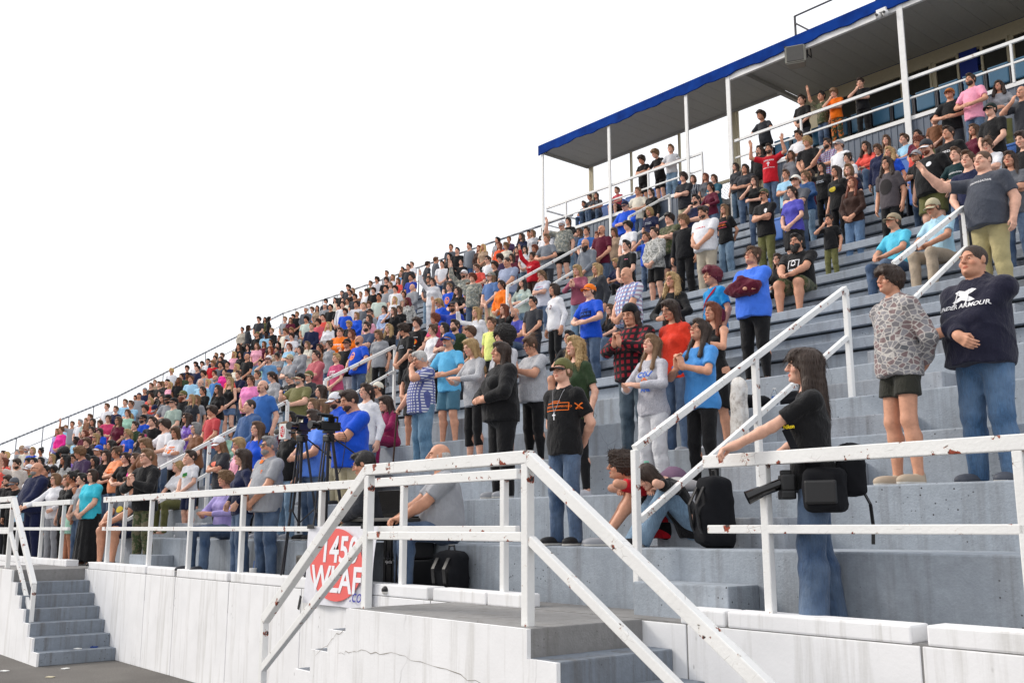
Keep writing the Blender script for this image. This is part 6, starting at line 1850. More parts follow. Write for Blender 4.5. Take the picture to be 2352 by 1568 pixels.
(-15.77, 7.57, 2.23, 1.85, 0.14, 'm','a','z','d','h','slate','','j','blue','denim','clasp', 0, 0, 1, None, '', 0, 'ltgrey', 1.02, '','man with cropped dark hair in slate blue hoodie'),
(-8.91, 15.61, 6.424, 1.66, 0.06, 'f','b','L','r','l','dbrown','','w','denim2','denim','clasp', 0, -1, 1, None, '', 0, 'ltgrey', 0.99, '','woman with long red hair in dark brown long-sleeved top'),
(-15.1, 8.56, 2.7, 1.65, -0.1, 'f','a','L','d','t','brown','','w','blue','denim','hang', 0, 0, 1, None, '', 0, 'black', 0.99, '','woman with long dark hair in brown tee'),
(-8.17, 16.73, 7.292, 1.62, -0.14, 'f','b','c','r','t','coral','','j','blue','denim','hang', 0, 0, 1, None, '', 1, 'grey', 1.05, '','woman with curly red hair and glasses in coral tee'),
(-13.3, 10.89, 4.11, 1.44, 0.3, 'c','b','s','b','t','yellow','','s','black','','hang', 0, 0, 1, None, '', 0, 'black', 0.98, '','boy with short brown hair in pale yellow tee'),
(-11.92, 12.55, 4.624, 1.53, -0.08, 'f','a','L','b','t','black','','w','blue','denim','lap', 1, 0, 1, None, '', 1, 'ltgrey', 0.97, '','woman with long brown hair and glasses in black tee'),
(-9.36, 15.89, 6.858, 1.63, -0.19, 'f','b','L','d','t','black','','e','black','','hang', 0, 0, 1, None, '', 0, '', 1.03, 'yellow','woman with long dark hair in black tee, arms down'),
(-9.93, 15.29, 6.424, 1.68, -0.09, 'f','a','T','d','t','indigo','','d','black','','clasp', 0, 0, 1, None, '', 0, '', 1.04, '','woman with ponytailed dark hair in indigo tee'),
(-12.8, 11.96, 4.58, 1.69, -0.19, 'f','b','B','d','l','white','','e','black','','hang', 0, 0, 1, None, '', 0, '', 1.02, 'D','woman in loose white sweatshirt with maroon D and black leggings'),
(-8.78, 16.81, 7.292, 1.63, -0.11, 'f','b','W','y','t','royal','','e','black','','hang', 0, 0, 1, None, '', 0, '', 1.03, '','woman with wavy blonde hair in royal blue tee'),
(-17.19, 7.0, 1.804, 1.65, 0.2, 'f','a','T','y','t','white','','k','olive','','lap', 1, 0, 1, None, '', 0, '', 0.95, '','woman with ponytailed blonde hair in white tee'),
(-16.35, 8.08, 2.7, 1.83, 0.41, 'm','a','r','b','p','blue2','','k','charcoal','','hang', 0, 0, 1, None, 'Nb', 0, '', 1.03, '','man with balding hair and goatee in mid blue polo shirt'),
(-9.34, 16.29, 6.858, 1.76, 0.18, 'f','a','B','l','t','navy','stripe_dark','w','blue','denim','clasp', 0, 0, 1, None, '', 0, '', 0.98, '','woman with bobbed light brown hair in dark striped shirt'),
(-12.45, 12.71, 5.05, 1.66, -0.18, 'f','b','L','y','h','charcoal','','w','blue','denim','hang', 0, 0, 1, None, '', 0, '', 1.0, 'aqua','woman with long blonde hair in charcoal hoodie'),
(-17.71, 6.58, 1.76, 1.75, 0.33, 'f','b','L','l','l','brown','','e','black','','belly', 0, 1, 1, None, '', 0, '', 1.04, '','woman with long light brown hair in brown long-sleeved top'),
(-18.36, 5.88, 1.28, 1.66, 0.37, 'F','a','B','d','t','turq','','D','black','','clasp', 0, 0, 1, None, '', 1, '', 0.95, '','woman with bobbed dark hair and glasses in turquoise tee'),
(-13.3, 11.88, 4.58, 1.52, 0.11, 'm','b','s','k','t','charcoal','','k','charcoal','','clasp', 0, 0, 1, None, '', 1, '', 0.98, '','man with short black hair and glasses in charcoal tee'),
(-14.09, 11.05, 4.11, 1.43, -0.13, 'c','b','p','b','t','black','','s','black','','clasp', 0, 0, 1, None, '', 0, '', 0.98, '','boy with floppy brown hair in black tee, left of boy in pale yellow tee'),
(-15.16, 9.82, 3.18, 1.71, -0.04, 'm','b','s','d','t','dgrey','','k','charcoal','','lap', 1, 0, 1, ('cream','black', 0, ''), '', 0, '', 0.99, '','man in cream cap, in dark grey tee'),
(-10.54, 15.29, 6.424, 1.8, 0.01, 'm','b','s','d','t','black','','k','olive','','cross', 0, 0, 1, ('black','black', 0, 'camo_green'), 'Nd', 0, '', 0.95, 'chest','man in black cap with goatee, in black tee'),
(-8.55, 17.65, 7.726, 1.58, 0.18, 'f','a','L','d','t','olive','','e','black','','clasp', 0, 1, 1, None, '', 0, '', 1.05, '','woman with long dark hair in olive tee'),
(-18.92, 5.88, 1.28, 1.62, 0.13, 'f','a','s','k','t','grey','','w','blue','denim','clasp', 0, 0, 1, None, '', 0, '', 1.0, '','woman with short black hair in grey tee'),
(-14.69, 10.89, 4.11, 1.59, -0.02, 'f','a','L','k','t','maroon','','e','black','','cross', 0, 0, 1, None, '', 0, '', 0.95, '','woman with long black hair in maroon tee, arms crossed'),
(-16.56, 8.82, 2.744, 1.65, 0.38, 'f','b','L','k','l','maroon','','j','ltdenim','denim','lap', 1, 0, 1, None, '', 0, '', 0.97, '','woman with long black hair in maroon long-sleeved top'),
(-10.38, 16.13, 6.858, 1.79, 0.16, 'm','a','s','b','t','dgrey','','j','blue','denim','cross', 0, 0, 1, ('ivory','black', 0, ''), '', 1, '', 1.06, '','man in ivory cap with glasses, in dark grey tee'),
(-19.23, 5.8, 1.28, 1.66, 0.07, 'f','c','U','k','n','black','','s','mint','','hang', 0, 0, 1, None, '', 0, '', 1.04, '','woman with pinned-up black hair in black tank top'),
(-7.74, 19.37, 9.028, 1.63, 0.11, 'f','b','W','d','l','grey','','k','olive','','belly', 0, 0, 1, None, '', 0, '', 1.02, '','woman with wavy dark hair in grey long-sleeved top'),
(-9.4, 17.57, 7.726, 1.65, -0.02, 'f','b','T','b','h','navy','','j','ltdenim','denim','hang', 0, 1, 1, None, '', 0, '', 0.95, '','woman with ponytailed brown hair in navy hoodie'),
(-18.69, 6.74, 1.76, 1.53, 0.15, 'f','a','L','b','t','hotpink','','j','blue','denim','clasp', 0, 0, 1, None, '', 0, '', 1.04, '','woman with long brown hair in hot pink tee'),
(-8.17, 19.13, 9.028, 1.86, -0.14, 'm','b','s','d','t','pink3','','j','blue','denim','belly', 0, 0, 1, None, 'Dd', 0, '', 0.99, '','man with short dark hair and beard in pink tee'),
(-15.16, 10.97, 4.11, 1.64, -0.02, 'f','a','U','b','l','white','','e','black','','clasp', 0, 0, 1, None, '', 0, '', 0.99, '','woman with pinned-up brown hair in white long-sleeved top'),
(-14.89, 11.29, 4.11, 1.73, 0.21, 'm','a','s','d','t','forest','','k','charcoal','','hang', 0, 0, 1, None, 'Db', 0, '', 1.01, '','man with short dark hair and beard in forest green tee'),
(-8.97, 18.33, 8.16, 1.57, 0.08, 'f','b','L','k','t','maroon','','e','black','','clasp', 0, 0, 1, None, '', 0, '', 1.02, '','woman with long black hair in maroon tee, hands clasped low'),
(-18.16, 7.65, 2.23, 1.65, 0.06, 'f','a','B','g','t','brown','','e','black','','clasp', 0, 0, 1, None, '', 1, '', 1.03, '','woman with bobbed grey hair and glasses in brown tee'),
(-19.78, 5.88, 1.28, 1.62, 0.33, 'f','a','B','l','t','black','','e','black','','hang', 0, 0, 1, None, '', 0, '', 0.96, '','woman with bobbed light brown hair in black tee'),
(-10.54, 16.73, 7.292, 1.64, -0.22, 'f','b','T','l','l','denimb','','j','ltdenim','denim','belly', 0, 0, 1, None, '', 0, '', 1.0, '','woman with ponytailed light brown hair in denim blue long-sleeved top'),
(-14.51, 12.2, 4.58, 1.64, 0.05, 'f','a','L','r','t','black','','j','blue','denim','raiseboth', 0, 0, 1, None, '', 0, '', 0.97, '','woman with long red hair in black tee'),
(-10.03, 17.49, 7.726, 1.62, -0.12, 'f','a','U','d','t','white','','e','black','','clasp', 0, 0, 1, None, '', 0, '', 0.96, '','woman with pinned-up dark hair in white tee'),
(-19.22, 6.74, 1.76, 1.57, 0.48, 'f','a','T','d','t','black','','e','black','','belly', 0, 0, 1, None, '', 0, '', 1.03, '','woman with ponytailed dark hair in black tee, right of woman in peach tee'),
(-11.95, 15.29, 6.424, 1.81, 0.0, 'M','b','s','d','t','white','','k','stone','','clasp', 0, 1, 1, None, 'Dd', 0, '', 1.05, 'red','man with short dark hair and beard in white tee'),
(-8.69, 19.29, 9.028, 1.78, 0.14, 'm','b','s','d','t','black','','s','charcoal','','belly', 0, 0, 1, ('rust','rust', 0, ''), '', 0, '', 1.06, '','man in rust brown cap, in black tee'),
(-15.96, 10.89, 4.11, 1.78, -0.07, 'm','b','c','d','t','black','','s','black','','clasp', 0, 1, 1, None, '', 2, '', 0.98, 'text','man with curly dark hair and sunglasses in black tee'),
(-15.07, 11.96, 4.58, 1.64, 0.1, 'f','a','L','y','l','white','','w','blue','denim','raise', 0, 0, 1, None, '', 0, '', 1.02, '','woman with long blonde hair in white long-sleeved top'),
(-18.9, 7.57, 2.23, 1.64, 0.5, 'f','b','L','b','l','white','','e','black','','cross', 0, 1, 1, None, '', 0, '', 0.95, 'orange','woman with long brown hair in white long-sleeved top'),
(-10.58, 17.41, 7.726, 1.55, 0.05, 'f','b','L','k','t','black','','e','black','','raise', 0, 0, 1, None, '', 0, '', 0.98, 'text','woman with long black hair in black tee, one arm raised'),
(-19.72, 6.74, 1.76, 1.71, 0.22, 'f','b','U','b','t','peach','','j','blue','denim','cross', 0, 0, 1, None, '', 0, '', 1.0, 'orange','woman with pinned-up brown hair in peach tee'),
(-20.51, 5.88, 1.28, 1.68, 0.33, 'f','a','B','l','l','white','','k','grey','','reach', 0, 0, 1, None, '', 1, '', 0.99, '','woman with bobbed light brown hair and glasses in white long-sleeved top'),
(-17.57, 9.47, 3.17, 1.76, 0.29, 'M','a','s','d','t','olive2','','k','stone','','phone', 0, 0, 1, ('black','khaki', 0, ''), 'Dg', 0, '', 1.02, '','man in black cap with beard, in olive tee'),
(-13.96, 13.7, 5.52, 1.65, 0.27, 'f','a','L','y','l','mauve','','w','ltdenim','denim','pray', 0, 1, 1, None, '', 0, '', 1.01, '','woman with long blonde hair in mauve long-sleeved top'),
(-12.56, 15.37, 6.424, 1.79, 0.16, 'm','b','c','l','l','black2','','k','black','','hang', 0, 0, 1, None, '', 0, '', 1.07, '','man with curly light brown hair in black long-sleeved top'),
(-9.16, 19.53, 9.028, 1.41, 0.11, 'c','a','s','d','t','brown','','s','grey','','clasp', 0, 0, 1, ('black','black', 0, ''), '', 0, '', 0.99, '','boy in black cap, in brown tee'),
(-12.1, 16.13, 6.858, 1.64, 0.02, 'f','b','L','l','t','black','','w','ltdenim','denim','back', 0, 0, 1, None, '', 0, '', 0.95, 'football','woman with long light brown hair in black tee'),
(-10.5, 18.01, 8.16, 1.75, -0.24, 'm','a','s','b','t','white','','j','blue','denim','hang', 0, 0, 1, ('grey','grey', 0, ''), '', 0, '', 1.02, '','man in grey cap, in white tee'),
(-19.5, 7.57, 2.23, 1.82, 0.06, 'm','a','p','d','t','white','','j','blue','denim','phone', 0, 0, 1, None, '', 0, '', 1.0, '','man with floppy dark hair in white tee'),
(-11.0, 17.65, 7.726, 1.59, 0.13, 'f','b','L','d','t','maroon','','w','blue','denim','hang', 0, 0, 1, None, '', 0, '', 1.02, '','woman with long dark hair in maroon tee'),
(-13.53, 14.69, 5.99, 1.78, -0.02, 'm','a','s','k','t','black','','s','charcoal','','clasp', 0, 0, 1, None, '', 0, '', 0.94, 'pink','man with short black hair in black tee'),
(-20.33, 6.74, 1.76, 1.68, 0.51, 'f','a','L','d','t','black','','w','blue','denim','belly', 0, 0, 1, None, '', 0, '', 0.95, '','woman with long dark hair in black tee, hands at waist'),
(-16.13, 11.72, 4.58, 1.65, -0.06, 'f','b','c','r','t','rose2','','w','blue','denim','cross', 0, 0, 1, None, '', 0, '', 0.97, '','woman with curly red hair in raspberry pink tee'),
(-11.38, 17.33, 7.726, 1.61, 0.1, 'm','b','s','b','t','ltblue','','s','charcoal','','cross', 0, 0, 1, None, '', 0, '', 0.95, '','man with short brown hair in pale blue tee, above woman in indigo tee'),
(-20.79, 6.42, 1.76, 1.77, 0.25, 'm','b','c','l','t','eggplant','','j','blue','denim','clasp', 0, 1, 1, None, '', 0, '', 1.01, '','man with curly light brown hair in dark purple tee'),
(-18.0, 9.9, 3.64, 1.42, 0.37, 'c','a','s','d','l','charcoal','','j','blue','denim','belly', 0, 0, 1, ('olive','khaki', 0, ''), '', 0, '', 1.01, '','boy in olive cap, in charcoal long-sleeved top'),
(-21.52, 5.8, 1.28, 1.93, 0.22, 'M','b','0','g','h','navy','','k','navy','','clasp', 0, 0, 1, None, 'Dg', 1, '', 1.05, '','man with bald head and beard and glasses in navy hoodie'),
(-13.42, 15.45, 6.424, 1.75, -0.02, 'm','a','s','d','h','ltgrey','camo_snow','s','black','','clasp', 0, 0, 1, None, '', 0, '', 1.04, '','man with short dark hair in grey camouflage hoodie'),
(-12.06, 17.17, 7.726, 1.62, 0.09, 'f','a','L','d','t','black','','j','blue','denim','face', 0, 0, 1, None, '', 1, '', 0.97, '','woman with long dark hair and glasses in black tee'),
(-9.9, 19.72, 9.093, 1.52, -0.2, 'c','a','s','b','t','ltblue','','j','blue','denim','lap', 1, 0, 1, None, '', 0, '', 1.04, '','boy with short brown hair in pale blue tee'),
(-21.02, 6.74, 1.76, 1.6, 0.46, 'f','b','L','k','l','forest','','e','black','','clasp', 0, 0, 1, None, '', 0, '', 0.98, '','woman with long black hair in forest green long-sleeved top'),
(-19.23, 8.91, 2.744, 1.54, 0.47, 'f','b','B','d','l','mint','','j','blue','denim','lap', 1, 0, 1, None, '', 0, '', 1.01, '','woman with bobbed dark hair in mint green long-sleeved top'),
(-19.55, 8.56, 2.7, 1.7, 0.11, 'm','b','p','d','t','brick','','j','blue','denim','clasp', 0, 0, 1, None, '', 0, '', 1.04, '','man with floppy dark hair in brick red tee'),
(-15.47, 13.37, 5.06, 1.8, 0.21, 'm','b','r','w','p','violet','','j','blue','denim','lap', 1, 0, 1, None, '', 0, '', 0.98, '','man with balding hair in violet blue polo shirt'),
(-10.34, 19.72, 9.036, 1.75, 0.19, 'f','a','L','b','t','grey','','j','blue','denim','lap', 1, 0, 1, None, '', 0, '', 0.95, '','woman with long brown hair in grey tee'),
(-11.22, 18.77, 8.594, 1.77, -0.2, 'm','b','s','d','t','royal','plaid_blue','s','charcoal','','face', 0, 0, 1, None, 'Dd', 0, '', 1.0, '','man with short dark hair and beard in blue plaid shirt'),
(-22.32, 5.8, 1.28, 1.55, 1.58, 'f','b','U','b','t','ltblue','','D','black','','hang', 0, 1, 1, ('white','white', 0, ''), '', 1, '', 0.97, '','woman in white cap with glasses, in pale blue tee'),
(-21.55, 6.74, 1.76, 1.67, 0.55, 'f','b','L','k','t','charcoal','','j','ltdenim','denim','hang', 0, 0, 1, None, '', 1, '', 1.04, '','woman with long black hair and glasses in charcoal tee'),
(-13.18, 16.57, 7.292, 1.79, 0.11, 'M','a','s','k','t','navy','','j','blue','denim','face', 0, 0, 1, None, 'Dk', 1, '', 1.01, '','man with short black hair and beard and glasses in navy tee'),
(-13.57, 16.13, 6.858, 1.81, 0.01, 'M','a','p','k','t','olive','camo_green','s','charcoal','','cross', 0, 0, 1, None, '', 0, '', 0.98, '','man with floppy black hair in olive camouflage tee'),
(-20.92, 7.65, 2.23, 1.64, 0.55, 'f','b','W','d','t','charcoal','','j','blue','denim','clasp', 0, 0, 1, None, '', 0, '', 1.02, '','woman with wavy dark hair in charcoal tee'),
(-14.05, 15.89, 6.858, 1.42, 0.07, 'c','b','s','b','t','royal','','j','blue','denim','facehi', 0, 0, 1, None, '', 0, '', 1.05, '','boy with short brown hair in royal blue tee'),
(-10.81, 19.72, 9.036, 1.75, -0.04, 'f','b','W','d','l','coral','','j','blue','denim','lap', 1, 0, 1, None, '', 0, '', 1.0, '','woman with wavy dark hair in coral long-sleeved top'),
(-17.35, 12.12, 4.58, 1.82, 0.35, 'm','a','p','d','t','black','','k','charcoal','','clasp', 0, 0, 1, None, '', 0, '', 0.97, 'fire','man with floppy dark hair in black tee, below woman in grey camouflage hoodie'),
(-20.65, 8.48, 2.7, 1.64, 0.13, 'f','b','W','d','t','purple','tie_dye','e','black','','belly', 0, 0, 1, None, '', 2, '', 1.03, '','woman with wavy dark hair and sunglasses in purple tie-dye tee'),
(-22.61, 6.26, 1.76, 1.44, 0.64, 'c','b','s','k','t','black','','j','blue','denim','cross', 0, 0, 1, None, '', 0, '', 0.98, '','boy with short black hair in black tee'),
(-17.06, 12.87, 5.05, 1.76, 0.38, 'm','b','s','d','t','royal2','','j','blue','denim','raise', 0, 0, 1, ('charcoal','black', 0, ''), 'Dd', 0, '', 1.02, '','man in charcoal cap with beard, in dark blue tee'),
(-18.21, 11.72, 4.58, 1.64, 0.41, 'f','b','B','l','t','grey','','e','black','','hang', 0, 1, 1, None, '', 0, '', 1.04, '','woman with bobbed light brown hair in grey tee'),
(-19.72, 9.98, 3.64, 1.65, 0.21, 'f','a','T','d','l','white','stripe_black','j','ltdenim','denim','clasp', 0, 1, 1, None, '', 0, '', 1.01, '','woman with ponytailed dark hair in white striped top'),
(-22.15, 7.17, 2.23, 1.42, 0.41, 'c','b','s','b','t','red','plaid_red','j','blue','denim','hang', 0, 0, 1, ('royal','white', 0, ''), '', 0, '', 0.98, '','boy in royal blue cap, in red plaid shirt'),
(-23.34, 5.88, 1.28, 1.71, 0.55, 'm','b','s','k','t','black','','k','black','','hang', 0, 1, 1, ('dgrey','dgrey', 0, ''), '', 0, '', 1.01, '','man in dark grey cap, in black tee'),
(-16.03, 14.61, 5.99, 1.64, 0.13, 'f','a','T','l','t','ltgrey2','','j','blue','denim','cross', 0, 1, 1, None, '', 1, '', 1.04, 'pinkblue','woman with ponytailed light brown hair and glasses in pale grey tee'),
(-19.65, 10.38, 3.64, 1.65, 0.11, 'F','a','s','g','t','black','','j','ltdenim','denim','belly', 0, 1, 1, None, '', 1, '', 1.03, 'globe','woman with short grey hair and glasses in black tee'),
(-23.58, 5.8, 1.28, 1.78, 0.61, 'm','a','s','d','t','black','','k','charcoal','','hang', 0, 1, 1, None, 'Dd', 0, '', 0.93, '','man with short dark hair and beard in black tee'),
(-11.2, 20.33, 10.77, 1.48, 0.21, 'c','a','s','d','t','black2','','k','black','','face', 0, 1, 1, None, '', 0, 'black', 1.03, '','boy with short dark hair in black tee, right of boy in orange tee'),
(-12.1, 19.37, 9.028, 1.8, 0.12, 'm','b','c','y','t','black','','k','khaki','','clasp', 0, 0, 1, None, '', 0, '', 1.05, '','man with curly blonde hair in black tee'),
(-19.15, 11.21, 4.11, 1.64, 0.23, 'f','a','s','y','t','pink2','','k','stone','','clasp', 0, 0, 1, None, '', 0, '', 1.03, 'white','woman with short blonde hair in dark pink tee'),
(-22.97, 6.74, 1.76, 1.74, 0.27, 'f','c','W','k','t','black','stripe_white','j','ltdenim','denim','belly', 0, 0, 1, None, '', 0, '', 0.97, '','woman with wavy black hair in black striped tee'),
(-22.35, 7.49, 2.23, 1.58, 0.28, 'f','b','W','k','t','dgrey','','e','black','','cross', 0, 0, 1, None, '', 0, '', 0.97, '','woman with wavy black hair in dark grey tee'),
(-20.66, 9.9, 3.64, 1.66, 0.51, 'F','b','T','b','t','bubble','','e','black','','clasp', 0, 0, 1, None, '', 0, '', 0.96, '','woman with ponytailed brown hair in bubblegum pink tee'),
(-11.84, 20.25, 10.77, 1.43, 0.11, 'c','a','p','l','t','orange2','','k','olive','camo_orange','face', 0, 1, 1, None, '', 0, 'ltgrey', 1.0, '','boy with floppy light brown hair in orange tee'),
(-24.11, 5.88, 1.28, 1.65, 0.3, 'm','b','s','d','t','black','','k','grey','','hang', 0, 0, 1, None, '', 0, '', 1.03, '','man with short dark hair in black tee, below man in tan striped tee'),
(-12.61, 19.45, 9.028, 1.64, 0.22, 'f','b','L','b','l','grey','','e','black','','hang', 0, 0, 1, None, '', 0, '', 1.03, '','woman with long brown hair in grey long-sleeved top'),
(-22.2, 8.32, 2.7, 1.68, 0.53, 'm','a','s','d','t','black','','j','blue','denim','clasp', 0, 0, 1, None, '', 0, '', 1.06, '','man with short dark hair in black tee, right of boy in forest green tee'),
(-22.78, 7.65, 2.23, 1.62, 0.48, 'f','a','W','k','t','black','','j','ltdenim','denim','belly', 0, 0, 1, None, '', 0, '', 0.99, '','woman with wavy black hair in black tee'),
(-12.99, 19.13, 9.028, 1.84, 0.28, 'm','b','s','d','t','red','','j','blue','denim','raiseboth', 0, 0, 1, None, 'Dd', 0, '', 0.93, 'lifeguard','bearded man in red lifeguard tee with both arms raised'),
(-23.64, 6.74, 1.76, 1.55, 0.67, 'f','d','B','k','t','black','','e','black','','hang', 0, 1, 1, None, '', 0, '', 0.98, '','woman with bobbed black hair in black tee'),
(-15.39, 16.44, 6.866, 1.57, 0.03, 'f','b','B','y','t','navy','','e','black','','lap', 1, 1, 1, None, '', 0, '', 1.04, '','woman with bobbed blonde hair in navy tee, hands in lap'),
(-12.57, 19.81, 9.462, 1.81, 0.01, 'm','b','s','d','t','white','','k','charcoal','','belly', 0, 1, 1, None, '', 0, '', 1.06, '','man with short dark hair in white tee'),
(-16.91, 14.77, 5.99, 1.64, 0.3, 'f','a','W','k','l','celadon','','j','ltdenim','denim','belly', 0, 0, 1, None, '', 0, '', 1.01, 'blue','woman with wavy black hair in pale green long-sleeved top'),
(-20.07, 11.21, 4.11, 1.83, 0.18, 'm','a','s','d','h','dusty','','j','blue','denim','cross', 0, 0, 1, None, '', 0, '', 0.96, '','man with short dark hair in dusty rose hoodie'),
(-12.29, 20.41, 10.77, 1.55, -0.09, 'c','b','s','k','t','charcoal','camo_green','j','blue','denim','raisehigh', 0, 0, 1, None, '', 0, 'black', 0.96, '','boy with short black hair in charcoal camouflage tee'),
(-17.38, 14.53, 5.99, 1.64, -0.01, 'f','b','T','d','h','orange','','j','ltdenim','denim','clasp', 0, 0, 1, None, '', 0, '', 1.0, '','woman with ponytailed dark hair in orange hoodie'),
(-15.49, 16.89, 7.292, 1.82, -0.09, 'm','a','p','k','t','white','','j','blue','denim','clasp', 0, 0, 1, None, '', 0, '', 1.03, '','man with floppy black hair in white tee'),
(-22.62, 8.56, 2.7, 1.66, 0.47, 'm','b','p','b','l','charcoal','','j','blue','denim','clasp', 0, 1, 1, None, '', 0, '', 1.05, '','man with floppy brown hair in charcoal long-sleeved top'),
(-19.69, 12.12, 4.58, 1.77, 0.08, 'M','b','0','d','t','royal','','j','blue','denim','hips', 0, 0, 1, None, 'Dd', 0, '', 0.98, 'shield','man with bald head and beard in royal blue tee'),
(-16.21, 16.21, 6.858, 1.85, 0.05, 'm','b','0','g','l','grey3','','k','khaki','','clasp', 0, 1, 1, None, 'Ek', 1, '', 1.02, '','man with bald head and full beard and glasses in slate grey long-sleeved top'),
(-12.84, 20.41, 10.77, 1.64, -0.01, 'c','a','s','d','t','black','','k','charcoal','','clasp', 0, 0, 1, None, '', 0, 'ltgrey', 1.0, '','boy with short dark hair in black tee, hands clasped low'),
(-16.22, 16.73, 7.292, 1.86, 0.22, 'm','b','0','d','p','maroon','','j','blue','denim','clasp', 0, 0, 1, None, 'Nd', 0, '', 0.99, '','man with bald head and goatee in maroon polo shirt'),
(-14.47, 18.77, 8.594, 1.63, -0.09, 'f','b','T','d','l','maroon','','w','blue','denim','belly', 0, 0, 1, None, '', 0, '', 0.96, '','woman with ponytailed dark hair in maroon long-sleeved top'),
(-13.92, 19.45, 9.028, 1.68, 0.19, 'F','b','L','d','t','charcoal','','j','blue','denim','belly', 0, 0, 1, None, '', 0, '', 1.03, '','woman with long dark hair in charcoal tee, hands at waist'),
(-20.24, 12.12, 4.58, 1.77, 0.48, 'm','b','s','d','t','black','','k','ltgrey','','clasp', 0, 0, 1, ('black','black', 0, ''), '', 1, '', 1.03, '','man in black cap with glasses, in black tee'),
(-13.72, 19.81, 9.462, 1.76, 0.08, 'm','a','L','d','h','black','','k','khaki','','hang', 0, 0, 1, None, 'Nd', 0, '', 0.99, '','man with long dark hair and goatee in black hoodie'),
(-22.94, 9.07, 3.17, 1.77, 0.31, 'm','a','s','d','t','sage','','j','blue','denim','clasp', 0, 0, 1, ('black','black', 0, ''), '', 0, '', 1.0, '','man in black cap, in sage green tee'),
(-24.52, 7.41, 2.23, 1.4, 0.68, 'c','b','s','d','t','purple','','s','grey','','hang', 0, 1, 1, None, '', 0, '', 1.03, '','boy with short dark hair in purple tee'),
(-25.41, 6.42, 1.76, 1.78, 0.56, 'm','a','s','d','t','tan','stripe_white','j','blue','denim','raise', 0, 1, 1, None, 'Dd', 0, '', 0.96, '','man with short dark hair and beard in tan striped tee'),
(-19.84, 13.03, 5.05, 1.72, 0.28, 'f','a','W','y','l','black','','k','grey','','clasp', 0, 0, 1, None, '', 0, '', 0.95, '','woman with wavy blonde hair in black long-sleeved top'),
(-22.54, 9.98, 3.64, 1.65, 0.35, 'f','b','W','d','t','black','','j','ltdenim','denim','clasp', 0, 0, 1, None, '', 0, '', 0.99, '','woman with wavy dark hair in black tee, hands clasped low'),
(-15.83, 18.09, 8.16, 1.65, 0.14, 'f','b','B','y','t','navy','','j','ltdenim','denim','clasp', 0, 1, 1, None, '', 0, '', 1.04, 'text','woman with bobbed blonde hair in navy tee, hands clasped low'),
(-16.7, 17.09, 7.726, 1.42, 0.06, 'c','b','B','r','t','white','','j','blue','denim','belly', 0, 0, 1, None, '', 0, '', 0.97, '','girl with bobbed red hair in white tee'),
(-14.81, 19.37, 9.028, 1.65, 0.12, 'f','a','T','b','h','teal','','j','blue','denim','cross', 0, 0, 1, None, '', 0, '', 0.99, '','woman with ponytailed brown hair in teal hoodie'),
(-20.44, 12.79, 5.05, 1.83, 0.28, 'm','a','s','d','t','slate2','','k','khaki','','cross', 0, 0, 1, None, 'Dd', 0, '', 0.98, 'whiteS','man with short dark hair and beard in slate tee'),
(-14.46, 19.81, 9.462, 1.53, -0.07, 'f','a','L','d','t','charcoal','','j','ltdenim','denim','hang', 0, 0, 1, None, '', 0, '', 1.0, '','woman with long dark hair in charcoal tee, arms down'),
(-25.72, 6.74, 1.76, 1.65, 0.27, 'm','c','s','k','t','green','','j','blue','denim','cross', 0, 0, 1, ('white','white', 0, ''), '', 0, '', 1.01, '','man in white cap, in green tee'),
(-18.6, 15.21, 6.424, 1.77, 0.05, 'm','a','W','l','t','blue3','','k','khaki','','clasp', 0, 0, 1, ('grey','grey', 0, 'camo_pale'), '', 0, '', 1.06, '','man in grey cap, in denim blue tee'),
(-25.13, 7.57, 2.23, 1.41, 0.59, 'c','a','L','d','t','charcoal','','s','grey','','hang', 0, 0, 1, None, '', 0, '', 1.0, '','girl with long dark hair in charcoal tee'),
(-14.05, 20.57, 10.77, 1.67, -0.01, 'c','b','p','d','t','charcoal','','k','black','','rail', 0, 0, 1, None, '', 0, 'ltgrey', 1.03, '','boy with floppy dark hair in charcoal tee'),
(-24.4, 8.56, 2.7, 1.58, 0.29, 'f','b','T','y','t','royal','','e','black','','clasp', 0, 0, 1, None, '', 1, '', 1.03, 'shield','woman with ponytailed blonde hair and glasses in royal blue tee'),
(-16.65, 17.65, 7.726, 1.65, 0.22, 'f','b','L','b','t','tan','','w','blue','denim','hang', 0, 1, 1, None, '', 0, '', 0.97, '','woman with long brown hair in tan tee'),
(-15.59, 19.13, 9.028, 1.86, 0.11, 'm','a','c','d','p','charcoal','stripe_dark','k','khaki','','cross', 0, 0, 1, None, '', 0, '', 0.95, '','man with curly dark hair in dark striped shirt'),
(-17.34, 17.33, 7.726, 1.76, 0.39, 'm','b','s','d','t','blue2','','j','blue','denim','clasp', 0, 0, 1, None, '', 0, '', 0.96, '','man with short dark hair in mid blue tee'),
(-18.64, 15.81, 6.858, 1.83, 0.18, 'M','b','z','d','t','lbgrey','','j','blue','denim','clasp', 0, 1, 1, None, '', 0, '', 1.0, '','man with cropped dark hair in blue-grey tee'),
(-19.8, 14.53, 5.99, 1.65, 0.02, 'f','b','T','y','t','royal','','e','black','','hang', 0, 1, 1, None, '', 2, '', 1.04, '','woman with ponytailed blonde hair and sunglasses in royal blue tee'),
(-15.42, 19.81, 9.462, 1.53, 0.12, 'f','b','L','r','t','dgrey','','j','blue','denim','clasp', 0, 0, 1, None, '', 0, '', 0.99, '','woman with long red hair in dark grey tee'),
(-24.09, 9.98, 3.64, 1.58, 0.48, 'f','b','L','y','t','charcoal','','w','blue','denim','hang', 0, 0, 1, None, '', 0, '', 0.95, '','woman with long blonde hair in charcoal tee'),
